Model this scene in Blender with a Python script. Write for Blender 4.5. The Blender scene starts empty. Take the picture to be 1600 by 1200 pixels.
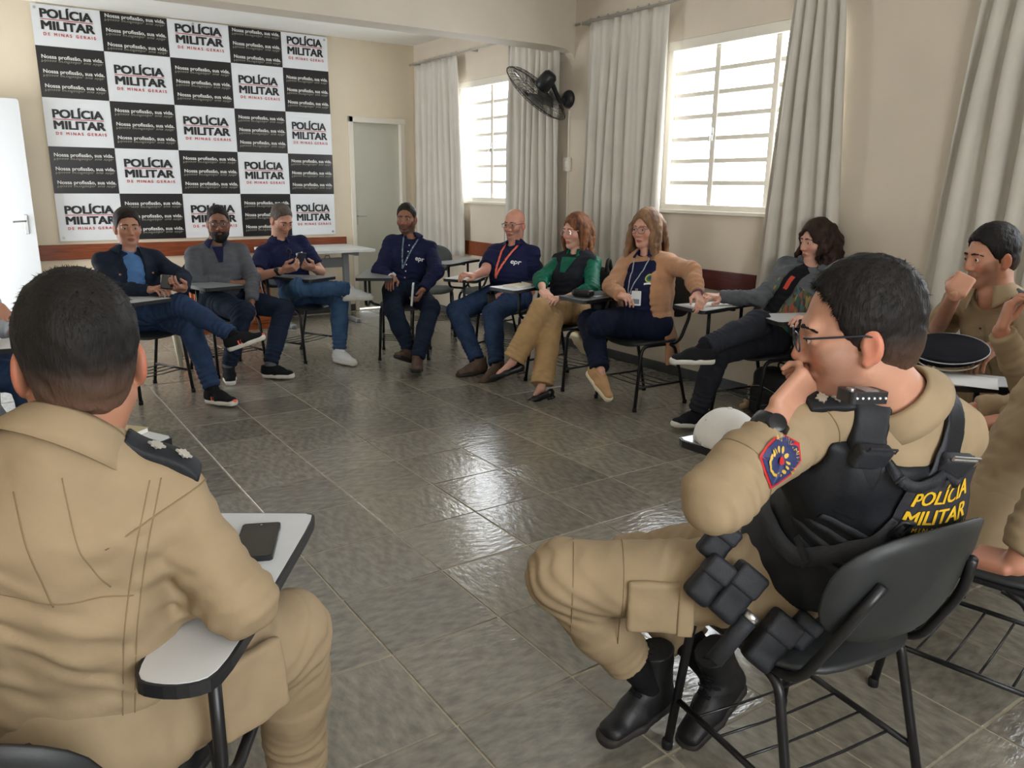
import bpy, math, random
import numpy as np
from mathutils import Matrix, Vector
from mathutils.bvhtree import BVHTree
EXPOSURE, SKY = 0.55, 9.0
SC = bpy.context.scene
COL = SC.collection
rng = random.Random(7)
PI = math.pi

# ------------------------------------------------------------------ camera
F_PX, PITCH, YAW, ROLL, CAM_H = 1227.0, math.radians(14.226), math.radians(34.39), math.radians(0.5785), 1.427
_cp, _sp, _cy, _sy = math.cos(PITCH), math.sin(PITCH), math.cos(YAW), math.sin(YAW)
FW = np.array([_sy*_cp, _cy*_cp, -_sp])
_rt = np.array([_cy, -_sy, 0.0]); _up = np.cross(_rt, FW)
RT = _rt*math.cos(ROLL) + _up*math.sin(ROLL)
UP = -_rt*math.sin(ROLL) + _up*math.cos(ROLL)
CAM = np.array([0.0, 0.0, CAM_H])
cam_data = bpy.data.cameras.new('camera')
cam_data.sensor_width = 36.0
cam_data.lens = F_PX/1600.0*36.0
cam_data.clip_start = 0.05
cam = bpy.data.objects.new('camera', cam_data)
COL.objects.link(cam)
cam.matrix_world = Matrix(((RT[0], UP[0], -FW[0], 0.0), (RT[1], UP[1], -FW[1], 0.0), (RT[2], UP[2], -FW[2], CAM_H), (0, 0, 0, 1)))
SC.camera = cam

# ------------------------------------------------------------------ sky, exposure
SC.view_settings.view_transform = 'Standard'
SC.view_settings.look = 'None'
SC.view_settings.gamma = 1.0
SC.view_settings.use_curve_mapping = False
SC.view_settings.exposure = EXPOSURE
world = bpy.data.worlds.new('overcast_sky')
SC.world = world
world.use_nodes = True
_bg = world.node_tree.nodes['Background']
_bg.inputs['Color'].default_value = (0.93, 0.97, 1.0, 1)
_bg.inputs['Strength'].default_value = SKY

XW, YB, ZC, XL, YF = 4.42, 8.49, 2.93, -0.95, -1.9    # right wall, back wall, ceiling, left wall, front wall

def portal(loc, rot, sx, sy):
    d = bpy.data.lights.new('daylight_portal', 'AREA'); d.shape = 'RECTANGLE'; d.size = sx; d.size_y = sy
    d.cycles.is_portal = True
    o = bpy.data.objects.new('daylight_portal', d); COL.objects.link(o); o.location = loc; o.rotation_euler = rot
WINS = [(6.05, 7.49), (3.03, 4.465), (0.0, 1.44)]      # window spans along the right wall
WZ0, WZ1 = 1.245, 2.45
for a, b in WINS:
    portal((XW+0.19, (a+b)/2, (WZ0+WZ1)/2), (0, PI/2, 0), WZ1-WZ0, b-a)
FWINS = [(-0.2, 1.4)]
for a, b in FWINS:
    portal(((a+b)/2, YF-0.19, 1.75), (PI/2, 0, 0), b-a, 1.5)
LDOORS = [(7.25, 8.2)]
portal((XL-0.19, 7.725, 1.05), (0, -PI/2, 0), 2.1, 0.95)

# ------------------------------------------------------------------ pixel helpers (used once, to find real places)
def ray(q):
    return FW + (q[0]-800.0)/F_PX*RT - (q[1]-600.0)/F_PX*UP
def at_depth(q, d): return CAM + ray(q)*d
def at_z(q, z):
    r = ray(q); return CAM + r*((z-CAM_H)/r[2])
def at_x(q, x):
    r = ray(q); return CAM + r*(x/r[0])
def at_y(q, y):
    r = ray(q); return CAM + r*(y/r[1])
def depth(p): return float((np.asarray(p)-CAM) @ FW)
def unit(v):
    v = np.asarray(v, float); return v/(np.linalg.norm(v)+1e-12)

# ------------------------------------------------------------------ materials
MATS = {}
def s2l(c):
    return tuple(((x/255.0)/12.92 if x/255.0 <= 0.04045 else ((x/255.0+0.055)/1.055)**2.4) for x in c)
def mat(name, rgb, rough=0.6, metal=0.0, var=0.0, vscale=8.0, bump=0.0, bscale=60.0, stretch=(1, 1, 1), spec=0.5,
        sheen=0.0, coords='Object', rgb2=None, detail=4.0, trans=0.0, obj_random=0.0, coat=0.0, bdist=0.002):
    if name in MATS: return MATS[name]
    m = bpy.data.materials.new(name); m.use_nodes = True
    nt = m.node_tree; b = nt.nodes['Principled BSDF']; L = nt.links
    c = s2l(rgb)
    b.inputs['Base Color'].default_value = (*c, 1)
    b.inputs['Roughness'].default_value = rough
    b.inputs['Metallic'].default_value = metal
    b.inputs['Specular IOR Level'].default_value = spec
    if sheen: b.inputs['Sheen Weight'].default_value = sheen
    if coat:
        b.inputs['Coat Weight'].default_value = coat; b.inputs['Coat Roughness'].default_value = 0.1
    if var or bump or rgb2 or obj_random:
        tc = nt.nodes.new('ShaderNodeTexCoord'); mp = nt.nodes.new('ShaderNodeMapping')
        mp.inputs['Scale'].default_value = stretch
        L.new(tc.outputs[coords], mp.inputs['Vector'])
    if var or rgb2:
        n = nt.nodes.new('ShaderNodeTexNoise'); n.inputs['Scale'].default_value = vscale; n.inputs['Detail'].default_value = detail
        L.new(mp.outputs['Vector'], n.inputs['Vector'])
        r = nt.nodes.new('ShaderNodeValToRGB')
        c2 = s2l(rgb2) if rgb2 else tuple(min(1, x*(1+var)) for x in c)
        c1 = c if rgb2 else tuple(x*(1-var) for x in c)
        r.color_ramp.elements[0].position = 0.32; r.color_ramp.elements[1].position = 0.68
        r.color_ramp.elements[0].color = (*c1, 1); r.color_ramp.elements[1].color = (*c2, 1)
        L.new(n.outputs['Fac'], r.inputs['Fac'])
        out = r.outputs['Color']
        if obj_random:
            oi = nt.nodes.new('ShaderNodeObjectInfo'); mr = nt.nodes.new('ShaderNodeMapRange')
            mr.inputs['To Min'].default_value = 1-obj_random; mr.inputs['To Max'].default_value = 1+obj_random
            L.new(oi.outputs['Random'], mr.inputs['Value'])
            mx = nt.nodes.new('ShaderNodeMix'); mx.data_type = 'RGBA'; mx.blend_type = 'MULTIPLY'; mx.inputs['Factor'].default_value = 1
            L.new(out, mx.inputs[6]); L.new(mr.outputs['Result'], mx.inputs[7]); out = mx.outputs[2]
        L.new(out, b.inputs['Base Color'])
    if bump:
        n2 = nt.nodes.new('ShaderNodeTexNoise'); n2.inputs['Scale'].default_value = bscale; n2.inputs['Detail'].default_value = 5
        L.new(mp.outputs['Vector'], n2.inputs['Vector'])
        bp = nt.nodes.new('ShaderNodeBump'); bp.inputs['Strength'].default_value = bump; bp.inputs['Distance'].default_value = bdist
        L.new(n2.outputs['Fac'], bp.inputs['Height']); L.new(bp.outputs['Normal'], b.inputs['Normal'])
    MATS[name] = m
    return m
def cloth(name, rgb, var=0.12, bump=0.35, rough=0.85, bscale=25.0, **k):
    return mat(name, rgb, rough, 0, var=var, vscale=14, bump=bump, bscale=bscale, spec=0.2, bdist=0.004, **k)
def emis(name, rgb, s):
    m = bpy.data.materials.new(name); m.use_nodes = True
    b = m.node_tree.nodes['Principled BSDF']
    b.inputs['Base Color'].default_value = (*s2l(rgb), 1)
    b.inputs['Emission Color'].default_value = (*s2l(rgb), 1); b.inputs['Emission Strength'].default_value = s
    return m

# ------------------------------------------------------------------ object helpers
def tag(o, label=None, cat=None, group=None, kind=None):
    if label: o['label'] = label
    if cat: o['category'] = cat
    if group: o['group'] = group
    if kind: o['kind'] = kind
    return o
def link(name, me, parent=None, mats=None, smooth=False):
    o = bpy.data.objects.new(name, me); COL.objects.link(o)
    if mats is not None:
        for m in (mats if isinstance(mats, (list, tuple)) else [mats]):
            me.materials.append(m)
    if smooth and len(me.polygons): me.polygons.foreach_set('use_smooth', np.ones(len(me.polygons), dtype=bool))
    if parent is not None: o.parent = parent
    return o
def empty(name, loc, rz=0.0):
    o = bpy.data.objects.new(name, None); COL.objects.link(o)
    o.location = loc; o.rotation_euler = (0, 0, rz); o.empty_display_size = 0.1
    return o

class MB:
    """collects polygons; build() makes ONE mesh object"""
    def __init__(s): s.v = []; s.f = []; s.m = []
    def add(s, verts, faces, mi=0):
        n = len(s.v); s.v += [tuple(map(float, p)) for p in verts]
        s.f += [tuple(i+n for i in f) for f in faces]; s.m += [mi]*len(faces)
        return s
    def box(s, lo, hi, mi=0, M=None, bev=0.0):
        x0, y0, z0 = lo; x1, y1, z1 = hi
        if bev <= 0:
            v = [(x0, y0, z0), (x1, y0, z0), (x1, y1, z0), (x0, y1, z0), (x0, y0, z1), (x1, y0, z1), (x1, y1, z1), (x0, y1, z1)]
            f = [(0, 3, 2, 1), (4, 5, 6, 7), (0, 1, 5, 4), (1, 2, 6, 5), (2, 3, 7, 6), (3, 0, 4, 7)]
        else:
            b = bev; v = []
            for z, e in ((z0, b), (z0+b, 0), (z1-b, 0), (z1, b)):
                c = b if e == 0 else b*1.0
                i = e
                v += [(x0+i+c*(e == 0), y0+i, z), (x1-i-c*(e == 0), y0+i, z), (x1-i, y0+i+c*(e == 0), z), (x1-i, y1-i-c*(e == 0), z),
                      (x1-i-c*(e == 0), y1-i, z), (x0+i+c*(e == 0), y1-i, z), (x0+i, y1-i-c*(e == 0), z), (x0+i, y0+i+c*(e == 0), z)]
            f = [tuple(range(7, -1, -1)), tuple(range(24, 32))]
            for k in range(3):
                for j in range(8):
                    a = k*8+j; c2 = k*8+(j+1) % 8
                    f.append((a, c2, c2+8, a+8))
        if M is not None: v = [tuple(M @ Vector(p)) for p in v]
        return s.add(v, f, mi)
    def tube(s, pts, r, n=8, mi=0, closed=False, caps=True):
        pts = [np.asarray(p, float) for p in pts]; N = len(pts)
        rr = r if hasattr(r, '__len__') else [r]*N
        vs = []; ref = None
        for i in range(N):
            if closed: t = unit(pts[(i+1) % N]-pts[i-1])
            else: t = unit(pts[min(i+1, N-1)]-pts[max(i-1, 0)])
            if ref is None:
                ref = np.array([0, 0, 1.0]) if abs(t[2]) < 0.9 else np.array([1.0, 0, 0])
            u = unit(ref - t*(ref @ t)); w = np.cross(t, u); ref = u
            for k in range(n):
                a = 2*PI*k/n
                vs.append(pts[i] + rr[i]*(math.cos(a)*u + math.sin(a)*w))
        f = []
        for i in range(N if closed else N-1):
            j = (i+1) % N
            for k in range(n):
                k2 = (k+1) % n
                f.append((i*n+k, i*n+k2, j*n+k2, j*n+k))
        if not closed and caps:
            f.append(tuple(range(n-1, -1, -1))); f.append(tuple((N-1)*n+k for k in range(n)))
        return s.add(vs, f, mi)
    def plate(s, outline, z0, z1, mi=0, mi_side=None, M=None):
        """closed outline (x, y) extruded from z0 to z1"""
        n = len(outline); v = [(x, y, z0) for x, y in outline]+[(x, y, z1) for x, y in outline]
        if M is not None: v = [tuple(M @ Vector(p)) for p in v]
        s.add(v, [tuple(range(n-1, -1, -1)), tuple(range(n, 2*n))], mi)
        k = len(s.v)-2*n
        s.f += [(k+i, k+(i+1) % n, k+n+(i+1) % n, k+n+i) for i in range(n)]; s.m += [mi if mi_side is None else mi_side]*n
        return s
    def lathe(s, prof, n=20, c=(0, 0, 0), axis=None, mi=0):
        c = np.asarray(c, float); ax = unit(axis if axis is not None else (0, 0, 1))
        u = unit(np.cross(ax, (0, 1, 0) if abs(ax[1]) < 0.9 else (1, 0, 0))); w = np.cross(ax, u)
        vs = []
        for r, z in prof:
            for k in range(n):
                a = 2*PI*k/n; vs.append(c + ax*z + r*(math.cos(a)*u+math.sin(a)*w))
        f = [(i*n+k, i*n+(k+1) % n, (i+1)*n+(k+1) % n, (i+1)*n+k) for i in range(len(prof)-1) for k in range(n)]
        f.append(tuple(range(n-1, -1, -1))); f.append(tuple((len(prof)-1)*n+k for k in range(n)))
        return s.add(vs, f, mi)
    def mesh(s, name='m'):
        me = bpy.data.meshes.new(name); me.from_pydata(s.v, [], s.f)
        if any(s.m): me.polygons.foreach_set('material_index', np.array(s.m, dtype=np.int32))
        me.update(); return me
    def build(s, name, mats, parent=None, smooth=False, **t):
        o = link(name, s.mesh(name), parent, mats, smooth)
        return tag(o, **t) if t else o
def rrect(x0, y0, x1, y1, r, n=5):
    out = []
    for cx, cy, a0 in ((x1-r, y1-r, 0), (x0+r, y1-r, 90), (x0+r, y0+r, 180), (x1-r, y0+r, 270)):
        for k in range(n+1):
            a = math.radians(a0+90*k/n); out.append((cx+r*math.cos(a), cy+r*math.sin(a)))
    return out
def smooth_path(pts, n=6, closed=False):
    """Catmull-Rom through points"""
    P = [np.asarray(p, float) for p in pts]; out = []; N = len(P)
    rngi = range(N) if closed else range(N-1)
    for i in rngi:
        p0 = P[i-1] if (closed or i > 0) else P[0]; p1 = P[i]; p2 = P[(i+1) % N]
        p3 = P[(i+2) % N] if (closed or i+2 < N) else P[-1]
        for k in range(n):
            t = k/n
            out.append(0.5*((2*p1)+(-p0+p2)*t+(2*p0-5*p1+4*p2-p3)*t*t+(-p0+3*p1-3*p2+p3)*t**3))
    if not closed: out.append(P[-1])
    return out
def fillet(pts, r, n=5):
    """polyline with rounded corners"""
    P = [np.asarray(p, float) for p in pts]; out = [P[0]]
    for i in range(1, len(P)-1):
        a = unit(P[i-1]-P[i]); b = unit(P[i+1]-P[i])
        ri = min(r, 0.45*np.linalg.norm(P[i-1]-P[i]), 0.45*np.linalg.norm(P[i+1]-P[i]))
        s, e = P[i]+a*ri, P[i]+b*ri
        for k in range(n+1):
            t = k/n; out.append((1-t)**2*s+2*t*(1-t)*P[i]+t*t*e)
    out.append(P[-1]); return out
TEXTS = {}
def text_verts(txt, size, bold=0.0, align='CENTER'):
    key = (txt, size, bold, align)
    if key in TEXTS: return TEXTS[key]
    cu = bpy.data.curves.new('lettering', 'FONT'); cu.body = txt; cu.size = size; cu.offset = bold; cu.align_x = align; cu.resolution_u = 3
    o = bpy.data.objects.new('lettering', cu); COL.objects.link(o)
    dg = bpy.context.evaluated_depsgraph_get(); me = bpy.data.meshes.new_from_object(o.evaluated_get(dg))
    v = np.array([tuple(p.co) for p in me.vertices]) if len(me.vertices) else np.zeros((0, 3))
    f = [tuple(p.vertices) for p in me.polygons]
    bpy.data.objects.remove(o); bpy.data.curves.remove(cu); bpy.data.meshes.remove(me)
    TEXTS[key] = (v, f); return v, f

# ------------------------------------------------------------------ signed-distance modelling of soft shapes
class SDF:
    def __init__(s): s.ops = []
    def _add(s, fn, lo, hi, k, sub): s.ops.append((fn, np.asarray(lo, float), np.asarray(hi, float), k, sub)); return s
    def cone(s, a, b, ra, rb=None, k=0.02, sub=False, flat=False):
        a = np.asarray(a, float); b = np.asarray(b, float); rb = ra if rb is None else rb
        ab = b-a; L2 = float(ab @ ab)+1e-12; L = math.sqrt(L2); m = max(ra, rb)
        def fn(x, y, z):
            px, py, pz = x-a[0], y-a[1], z-a[2]
            t = (px*ab[0]+py*ab[1]+pz*ab[2])/L2
            tc = np.clip(t, 0, 1)
            if flat:
                dx, dy, dz = px-ab[0]*t, py-ab[1]*t, pz-ab[2]*t
                d = np.sqrt(dx*dx+dy*dy+dz*dz)-(ra+(rb-ra)*tc)
                return np.maximum(d, np.maximum(-t, t-1)*L)
            dx, dy, dz = px-ab[0]*tc, py-ab[1]*tc, pz-ab[2]*tc
            return np.sqrt(dx*dx+dy*dy+dz*dz)-(ra+(rb-ra)*tc)
        return s._add(fn, np.minimum(a, b)-m, np.maximum(a, b)+m, k, sub)
    def ecap(s, a, b, r0, r1, side, k=0.02, sub=False, flat=False):
        """capsule with elliptical section; r0, r1 = (half width along side, half depth)"""
        a = np.asarray(a, float); b = np.asarray(b, float); u = unit(b-a); L = np.linalg.norm(b-a)
        sd = unit(np.asarray(side, float)-u*(u @ np.asarray(side, float))); w = np.cross(u, sd); m = max(*r0, *r1)
        def fn(x, y, z):
            px, py, pz = x-a[0], y-a[1], z-a[2]
            h = px*u[0]+py*u[1]+pz*u[2]; t = np.clip(h/L, 0, 1)
            ps = px*sd[0]+py*sd[1]+pz*sd[2]; pw = px*w[0]+py*w[1]+pz*w[2]
            rs = r0[0]+(r1[0]-r0[0])*t; rw = r0[1]+(r1[1]-r0[1])*t
            rm = np.minimum(rs, rw)
            if flat:
                q = np.sqrt((ps/rs)**2+(pw/rw)**2)
                return np.maximum((q-1)*rm, np.maximum(-h, h-L))
            o = h-t*L
            q = np.sqrt((ps/rs)**2+(pw/rw)**2+(o/rm)**2)
            return (q-1)*rm
        return s._add(fn, np.minimum(a, b)-m, np.maximum(a, b)+m, k, sub)
    def ell(s, c, r, R=None, k=0.02, sub=False):
        c = np.asarray(c, float); r = np.asarray(r, float); R = np.eye(3) if R is None else np.asarray(R)
        ext = np.sqrt(((R*r)**2).sum(axis=1))
        def fn(x, y, z):
            p = (x-c[0], y-c[1], z-c[2])
            q = [(p[0]*R[0, i]+p[1]*R[1, i]+p[2]*R[2, i]) for i in range(3)]
            k0 = np.sqrt((q[0]/r[0])**2+(q[1]/r[1])**2+(q[2]/r[2])**2)
            k1 = np.sqrt((q[0]/r[0]**2)**2+(q[1]/r[1]**2)**2+(q[2]/r[2]**2)**2)+1e-9
            return k0*(k0-1)/k1
        return s._add(fn, c-ext, c+ext, k, sub)
    def box(s, c, h, R=None, r=0.005, k=0.01, sub=False):
        c = np.asarray(c, float); h = np.asarray(h, float); R = np.eye(3) if R is None else np.asarray(R)
        ext = np.abs(R) @ h
        def fn(x, y, z):
            p = (x-c[0], y-c[1], z-c[2]); o = 0; mx = None
            for i in range(3):
                q = np.abs(p[0]*R[0, i]+p[1]*R[1, i]+p[2]*R[2, i])-(h[i]-r)
                o = o+np.maximum(q, 0)**2; mx = q if mx is None else np.maximum(mx, q)
            return np.sqrt(o)+np.minimum(mx, 0)-r
        return s._add(fn, c-ext, c+ext, k, sub)
    def cut(s, p, n, k=0.004):
        """remove everything on the side n points to"""
        p = np.asarray(p, float); n = unit(n)
        def fn(x, y, z): return -((x-p[0])*n[0]+(y-p[1])*n[1]+(z-p[2])*n[2])
        return s._add(fn, np.full(3, -1e3), np.full(3, 1e3), k, True)
    def mesh(s, vox, lo=None, hi=None, off=0.0, noise=None):
        pos = [o for o in s.ops if not o[4]]
        L = np.min([o[1] for o in pos], axis=0)-3*vox+min(off, 0)*0-0.012
        H = np.max([o[2] for o in pos], axis=0)+3*vox+0.012
        if lo is not None: L = np.maximum(L, lo)
        if hi is not None: H = np.minimum(H, hi)
        n = np.maximum(np.ceil((H-L)/vox).astype(int)+1, 3)
        ax = [L[i]+vox*np.arange(n[i], dtype=np.float32) for i in range(3)]
        ax = [a.astype(np.float32) for a in ax]
        F = np.full(n, 0.5, dtype=np.float32)
        for fn, l, h, k, sub in s.ops:
            m = k+2.5*vox+0.01+abs(off)
            i0 = np.clip(np.floor((l-m-L)/vox).astype(int), 0, n); i1 = np.clip(np.ceil((h+m-L)/vox).astype(int)+1, 0, n)
            if (i1 <= i0).any(): continue
            X = ax[0][i0[0]:i1[0]][:, None, None]; Y = ax[1][i0[1]:i1[1]][None, :, None]; Z = ax[2][i0[2]:i1[2]][None, None, :]
            d = fn(X, Y, Z).astype(np.float32)
            sl = (slice(i0[0], i1[0]), slice(i0[1], i1[1]), slice(i0[2], i1[2]))
            a = F[sl]
            if sub:
                d = -d; hh = np.maximum(k-np.abs(a-d), 0)/k; F[sl] = np.maximum(a, d)+hh*hh*k*0.25
            else:
                hh = np.maximum(k-np.abs(a-d), 0)/k; F[sl] = np.minimum(a, d)-hh*hh*k*0.25
        if noise is not None: F += noise(ax[0][:, None, None], ax[1][None, :, None], ax[2][None, None, :])
        if off: F += off
        return surface_nets(F, L, vox)

_CORN = np.array([(i, j, k) for i in (0, 1) for j in (0, 1) for k in (0, 1)])
_EDG = [(a, b) for a in range(8) for b in range(a+1, 8) if np.abs(_CORN[a]-_CORN[b]).sum() == 1]
def surface_nets(F, L, vox):
    ins = F < 0; n = np.array(F.shape)
    cnt = np.zeros(n-1, dtype=np.int8)
    for c in _CORN: cnt += ins[c[0]:n[0]-1+c[0], c[1]:n[1]-1+c[1], c[2]:n[2]-1+c[2]]
    act = (cnt > 0) & (cnt < 8)
    idx = np.argwhere(act)
    if len(idx) == 0: return np.zeros((0, 3)), np.zeros((0, 4), int)
    vid = np.full(n-1, -1, dtype=np.int32); vid[act] = np.arange(len(idx))
    val = [F[idx[:, 0]+c[0], idx[:, 1]+c[1], idx[:, 2]+c[2]] for c in _CORN]
    S = np.zeros((len(idx), 3)); W = np.zeros(len(idx))
    for a, b in _EDG:
        va, vb = val[a], val[b]; m = (va < 0) != (vb < 0)
        t = np.where(m, va/np.where(m, va-vb, 1), 0)
        p = _CORN[a][None, :]+t[:, None]*(_CORN[b]-_CORN[a])[None, :]
        S += np.where(m[:, None], p, 0); W += m
    V = L+vox*(idx+S/W[:, None])
    Q = []
    for axn in range(3):
        o = [i for i in range(3) if i != axn]
        lo = [0, 0, 0]; hi = list(n); lo[o[0]] = 1; lo[o[1]] = 1; hi[axn] = n[axn]-1; hi[o[0]] = n[o[0]]-1; hi[o[1]] = n[o[1]]-1
        A = ins[lo[0]:hi[0], lo[1]:hi[1], lo[2]:hi[2]]
        sh = [0, 0, 0]; sh[axn] = 1
        B = ins[lo[0]+sh[0]:hi[0]+sh[0], lo[1]+sh[1]:hi[1]+sh[1], lo[2]+sh[2]:hi[2]+sh[2]]
        e = np.argwhere(A != B)+np.array(lo)
        if len(e) == 0: continue
        flip = ins[e[:, 0], e[:, 1], e[:, 2]]
        d0 = np.zeros(3, int); d0[o[0]] = 1; d1 = np.zeros(3, int); d1[o[1]] = 1
        g = lambda q: vid[q[:, 0], q[:, 1], q[:, 2]]
        q = np.stack([g(e-d0-d1), g(e-d1), g(e), g(e-d0)], axis=1)
        if axn == 1: flip = ~flip
        q = np.where(flip[:, None], q, q[:, ::-1]); Q.append(q)
    return V, np.concatenate(Q)
def np_mesh(name, V, Q, mi=None):
    me = bpy.data.meshes.new(name); k = Q.shape[1]
    me.vertices.add(len(V)); me.vertices.foreach_set('co', np.asarray(V, dtype=np.float32).ravel())
    me.loops.add(Q.size); me.loops.foreach_set('vertex_index', Q.astype(np.int32).ravel())
    me.polygons.add(len(Q)); me.polygons.foreach_set('loop_start', np.arange(0, Q.size, k, dtype=np.int32))
    if mi is not None: me.polygons.foreach_set('material_index', np.asarray(mi, dtype=np.int32))
    me.update(calc_edges=True); me.polygons.foreach_set('use_smooth', np.ones(len(Q), dtype=bool)); me.update()
    return me
def merge(parts):
    V = []; Q = []; n = 0
    for v, q in parts:
        V.append(v); Q.append(q+n); n += len(v)
    return np.concatenate(V), np.concatenate(Q)
def folds(seed, amp=0.004, freq=30.0, terms=4):
    r = np.random.RandomState(seed); K = r.normal(size=(terms, 3)); K = K/np.linalg.norm(K, axis=1)[:, None]*freq*r.uniform(0.6, 1.5, (terms, 1))
    K2 = r.normal(size=(terms, 3))*freq*0.4; ph = r.uniform(0, 6.28, (terms, 2))
    def fn(x, y, z):
        o = 0
        for i in range(terms):
            w = np.sin(K2[i, 0]*x+K2[i, 1]*y+K2[i, 2]*z+ph[i, 1])
            o = o+np.sin(K[i, 0]*x+K[i, 1]*y+K[i, 2]*z+ph[i, 0]+1.6*w)
        return (o*(amp/terms*1.4)).astype(np.float32)
    return fn

def joint_folds(items, seed=0, base=None):
    """cloth rings round bent joints: items = (centre, axis, reach, wavelength, amplitude)"""
    r = np.random.RandomState(seed); its = [(np.asarray(c, float), unit(a), s_, w, A, r.uniform(0, 6.28, 4), unit(r.normal(size=3))) for c, a, s_, w, A in items]
    def fn(x, y, z):
        o = base(x, y, z) if base is not None else 0
        for c, a, sg, w, A, ph, q in its:
            px, py, pz = x-c[0], y-c[1], z-c[2]
            h = px*a[0]+py*a[1]+pz*a[2]; d2 = px*px+py*py+pz*pz
            u = px*q[0]+py*q[1]+pz*q[2]
            wob = 1.5*np.sin(u*38+ph[0])+0.9*np.sin(u*71+ph[1]+h*20)
            o = o+(A*np.exp(-d2/(sg*sg))*np.sin(h*(6.283/w)+wob+ph[2])).astype(np.float32)
        return o
    return fn

# ------------------------------------------------------------------ the room
M_WALL = mat('painted_plaster_beige', (222, 210, 192), 0.75, var=0.03, vscale=3, bump=0.12, bscale=90, spec=0.3)
M_WALLB = mat('painted_plaster_cream', (234, 221, 198), 0.7, var=0.03, vscale=2.5, bump=0.12, bscale=90, spec=0.3)
M_CEIL = mat('ceiling_white', (244, 242, 236), 0.8, var=0.02, vscale=2)
M_BEAM = mat('beam_paint', (222, 212, 196), 0.75, var=0.03, vscale=3, bump=0.1, bscale=60)
M_GROUT = mat('grout', (168, 158, 136), 0.7, var=0.15, vscale=20)
M_SLATE = mat('slate_tile', (112, 108, 98), 0.16, var=0, rgb2=(146, 141, 128), vscale=16, detail=12, bump=0.38, bscale=20, stretch=(1, 2.2, 1), spec=1.0,
              obj_random=0.16, bdist=0.006)
M_SLATEB = mat('slate_skirting', (66, 68, 68), 0.4, var=0.2, vscale=9, bump=0.3, bscale=40)
M_RAIL = mat('varnished_rail', (150, 78, 42), 0.35, rgb2=(118, 55, 30), vscale=5, stretch=(1, 12, 12), spec=0.5)
M_RAILR = mat('dark_red_rail', (104, 50, 44), 0.4, rgb2=(82, 38, 36), vscale=5, stretch=(12, 1, 12), spec=0.5)
M_WIN = mat('window_enamel', (234, 228, 214), 0.45)
M_DOOR = mat('door_enamel_grey', (206, 206, 192), 0.5, var=0.03, vscale=2)
M_DOORW = mat('door_white', (222, 225, 228), 0.4)
M_STEEL = mat('brushed_steel', (190, 190, 190), 0.3, metal=1.0)
M_BLACKMET = mat('black_steel', (22, 22, 25), 0.38, spec=0.5)
M_PLASTIC = mat('black_plastic', (28, 29, 32), 0.45)
M_GLASS = bpy.data.materials.new('window_glass'); M_GLASS.use_nodes = True
_nt = M_GLASS.node_tree; _nt.nodes.clear()
_o = _nt.nodes.new('ShaderNodeOutputMaterial'); _t = _nt.nodes.new('ShaderNodeBsdfTransparent'); _g = _nt.nodes.new('ShaderNodeBsdfGlossy'); _x = _nt.nodes.new('ShaderNodeMixShader')
_g.inputs['Roughness'].default_value = 0.05; _x.inputs[0].default_value = 0.06; _t.inputs['Color'].default_value = (0.97, 0.98, 1, 1)
_nt.links.new(_t.outputs[0], _x.inputs[1]); _nt.links.new(_g.outputs[0], _x.inputs[2]); _nt.links.new(_x.outputs[0], _o.inputs[0])

floor = MB().box((XL-0.2, YF-0.2, -0.12), (XW+0.2, YB+0.2, -0.0035)).build('floor', M_GROUT, kind='structure', label='grey slate tiled floor with pale grout lines')
_tile = MB().box((-0.1968, -0.1968, -0.012), (0.1968, 0.1968, 0.0), bev=0.0022).mesh('floor_tile'); _tile.materials.append(M_SLATE)
_rows = {}
for i in range(-4, 9):
    for j in range(1, 21):
        x = 0.924+0.4*(i+0.5); y = 0.4*(j+0.5)
        if x+0.2 > XW+0.12 or y > YB+0.12: continue
        t = bpy.data.objects.new('floor_tile', _tile); COL.objects.link(t); t.parent = floor
        t.location = (x, y+rng.uniform(-0.0025, 0.0025), rng.uniform(-0.0008, 0.0))
        t.rotation_euler = (rng.uniform(-0.0022, 0.0022), rng.uniform(-0.0022, 0.0022), rng.choice((0, PI/2, PI, -PI/2)))
_f2 = MB().box((XL, YF, -0.0034), (XW, 0.4, -0.0004)).build('floor_margin', M_SLATE, floor)
_f3 = MB().box((XL, 0.4, -0.0034), (-0.68, YB, -0.0004)).build('floor_margin', M_SLATE, floor)

def wall_x(x0, x1, y0, y1, z0, z1, holes, mb, axis):
    """a wall slab with rectangular holes (a, b, za, zb) along its length"""
    hs = sorted(holes); cur = y0 if axis == 'y' else x0; end = y1 if axis == 'y' else x1
    def put(a, b, za, zb):
        if b-a < 1e-4 or zb-za < 1e-4: return
        if axis == 'y': mb.box((x0, a, za), (x1, b, zb))
        else: mb.box((a, y0, za), (b, y1, zb))
    for a, b, za, zb in hs:
        put(cur, a, z0, z1); put(a, b, z0, za); put(a, b, zb, z1); cur = b
    put(cur, end, z0, z1)
    return mb
wall_x(XW, XW+0.18, YF, YB+0.18, 0, ZC, [(a, b, WZ0, WZ1) for a, b in WINS], MB(), 'y').build('wall_right', M_WALL, kind='structure', label='beige plaster wall with the curtained windows')
DX0, DX1, DZ = 3.63, 4.285, 2.11
wall_x(XL-0.18, XW, YB, YB+0.18, 0, ZC, [(DX0, DX1, 0, DZ)], MB(), 'x').build('wall_back', M_WALLB, kind='structure', label='cream wall behind the chequered banner')
wall_x(XL-0.18, XL, YF, YB, 0, ZC, [(LDOORS[0][0], LDOORS[0][1], 0, 2.1)], MB(), 'y').build('wall_left', M_WALL, kind='structure', label='side wall with the open doorway')
wall_x(XL-0.18, XW+0.18, YF-0.18, YF, 0, ZC, [(a, b, 1.0, 2.5) for a, b in FWINS], MB(), 'x').build('wall_front', M_WALL, kind='structure', label='wall on the camera side with windows')
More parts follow.
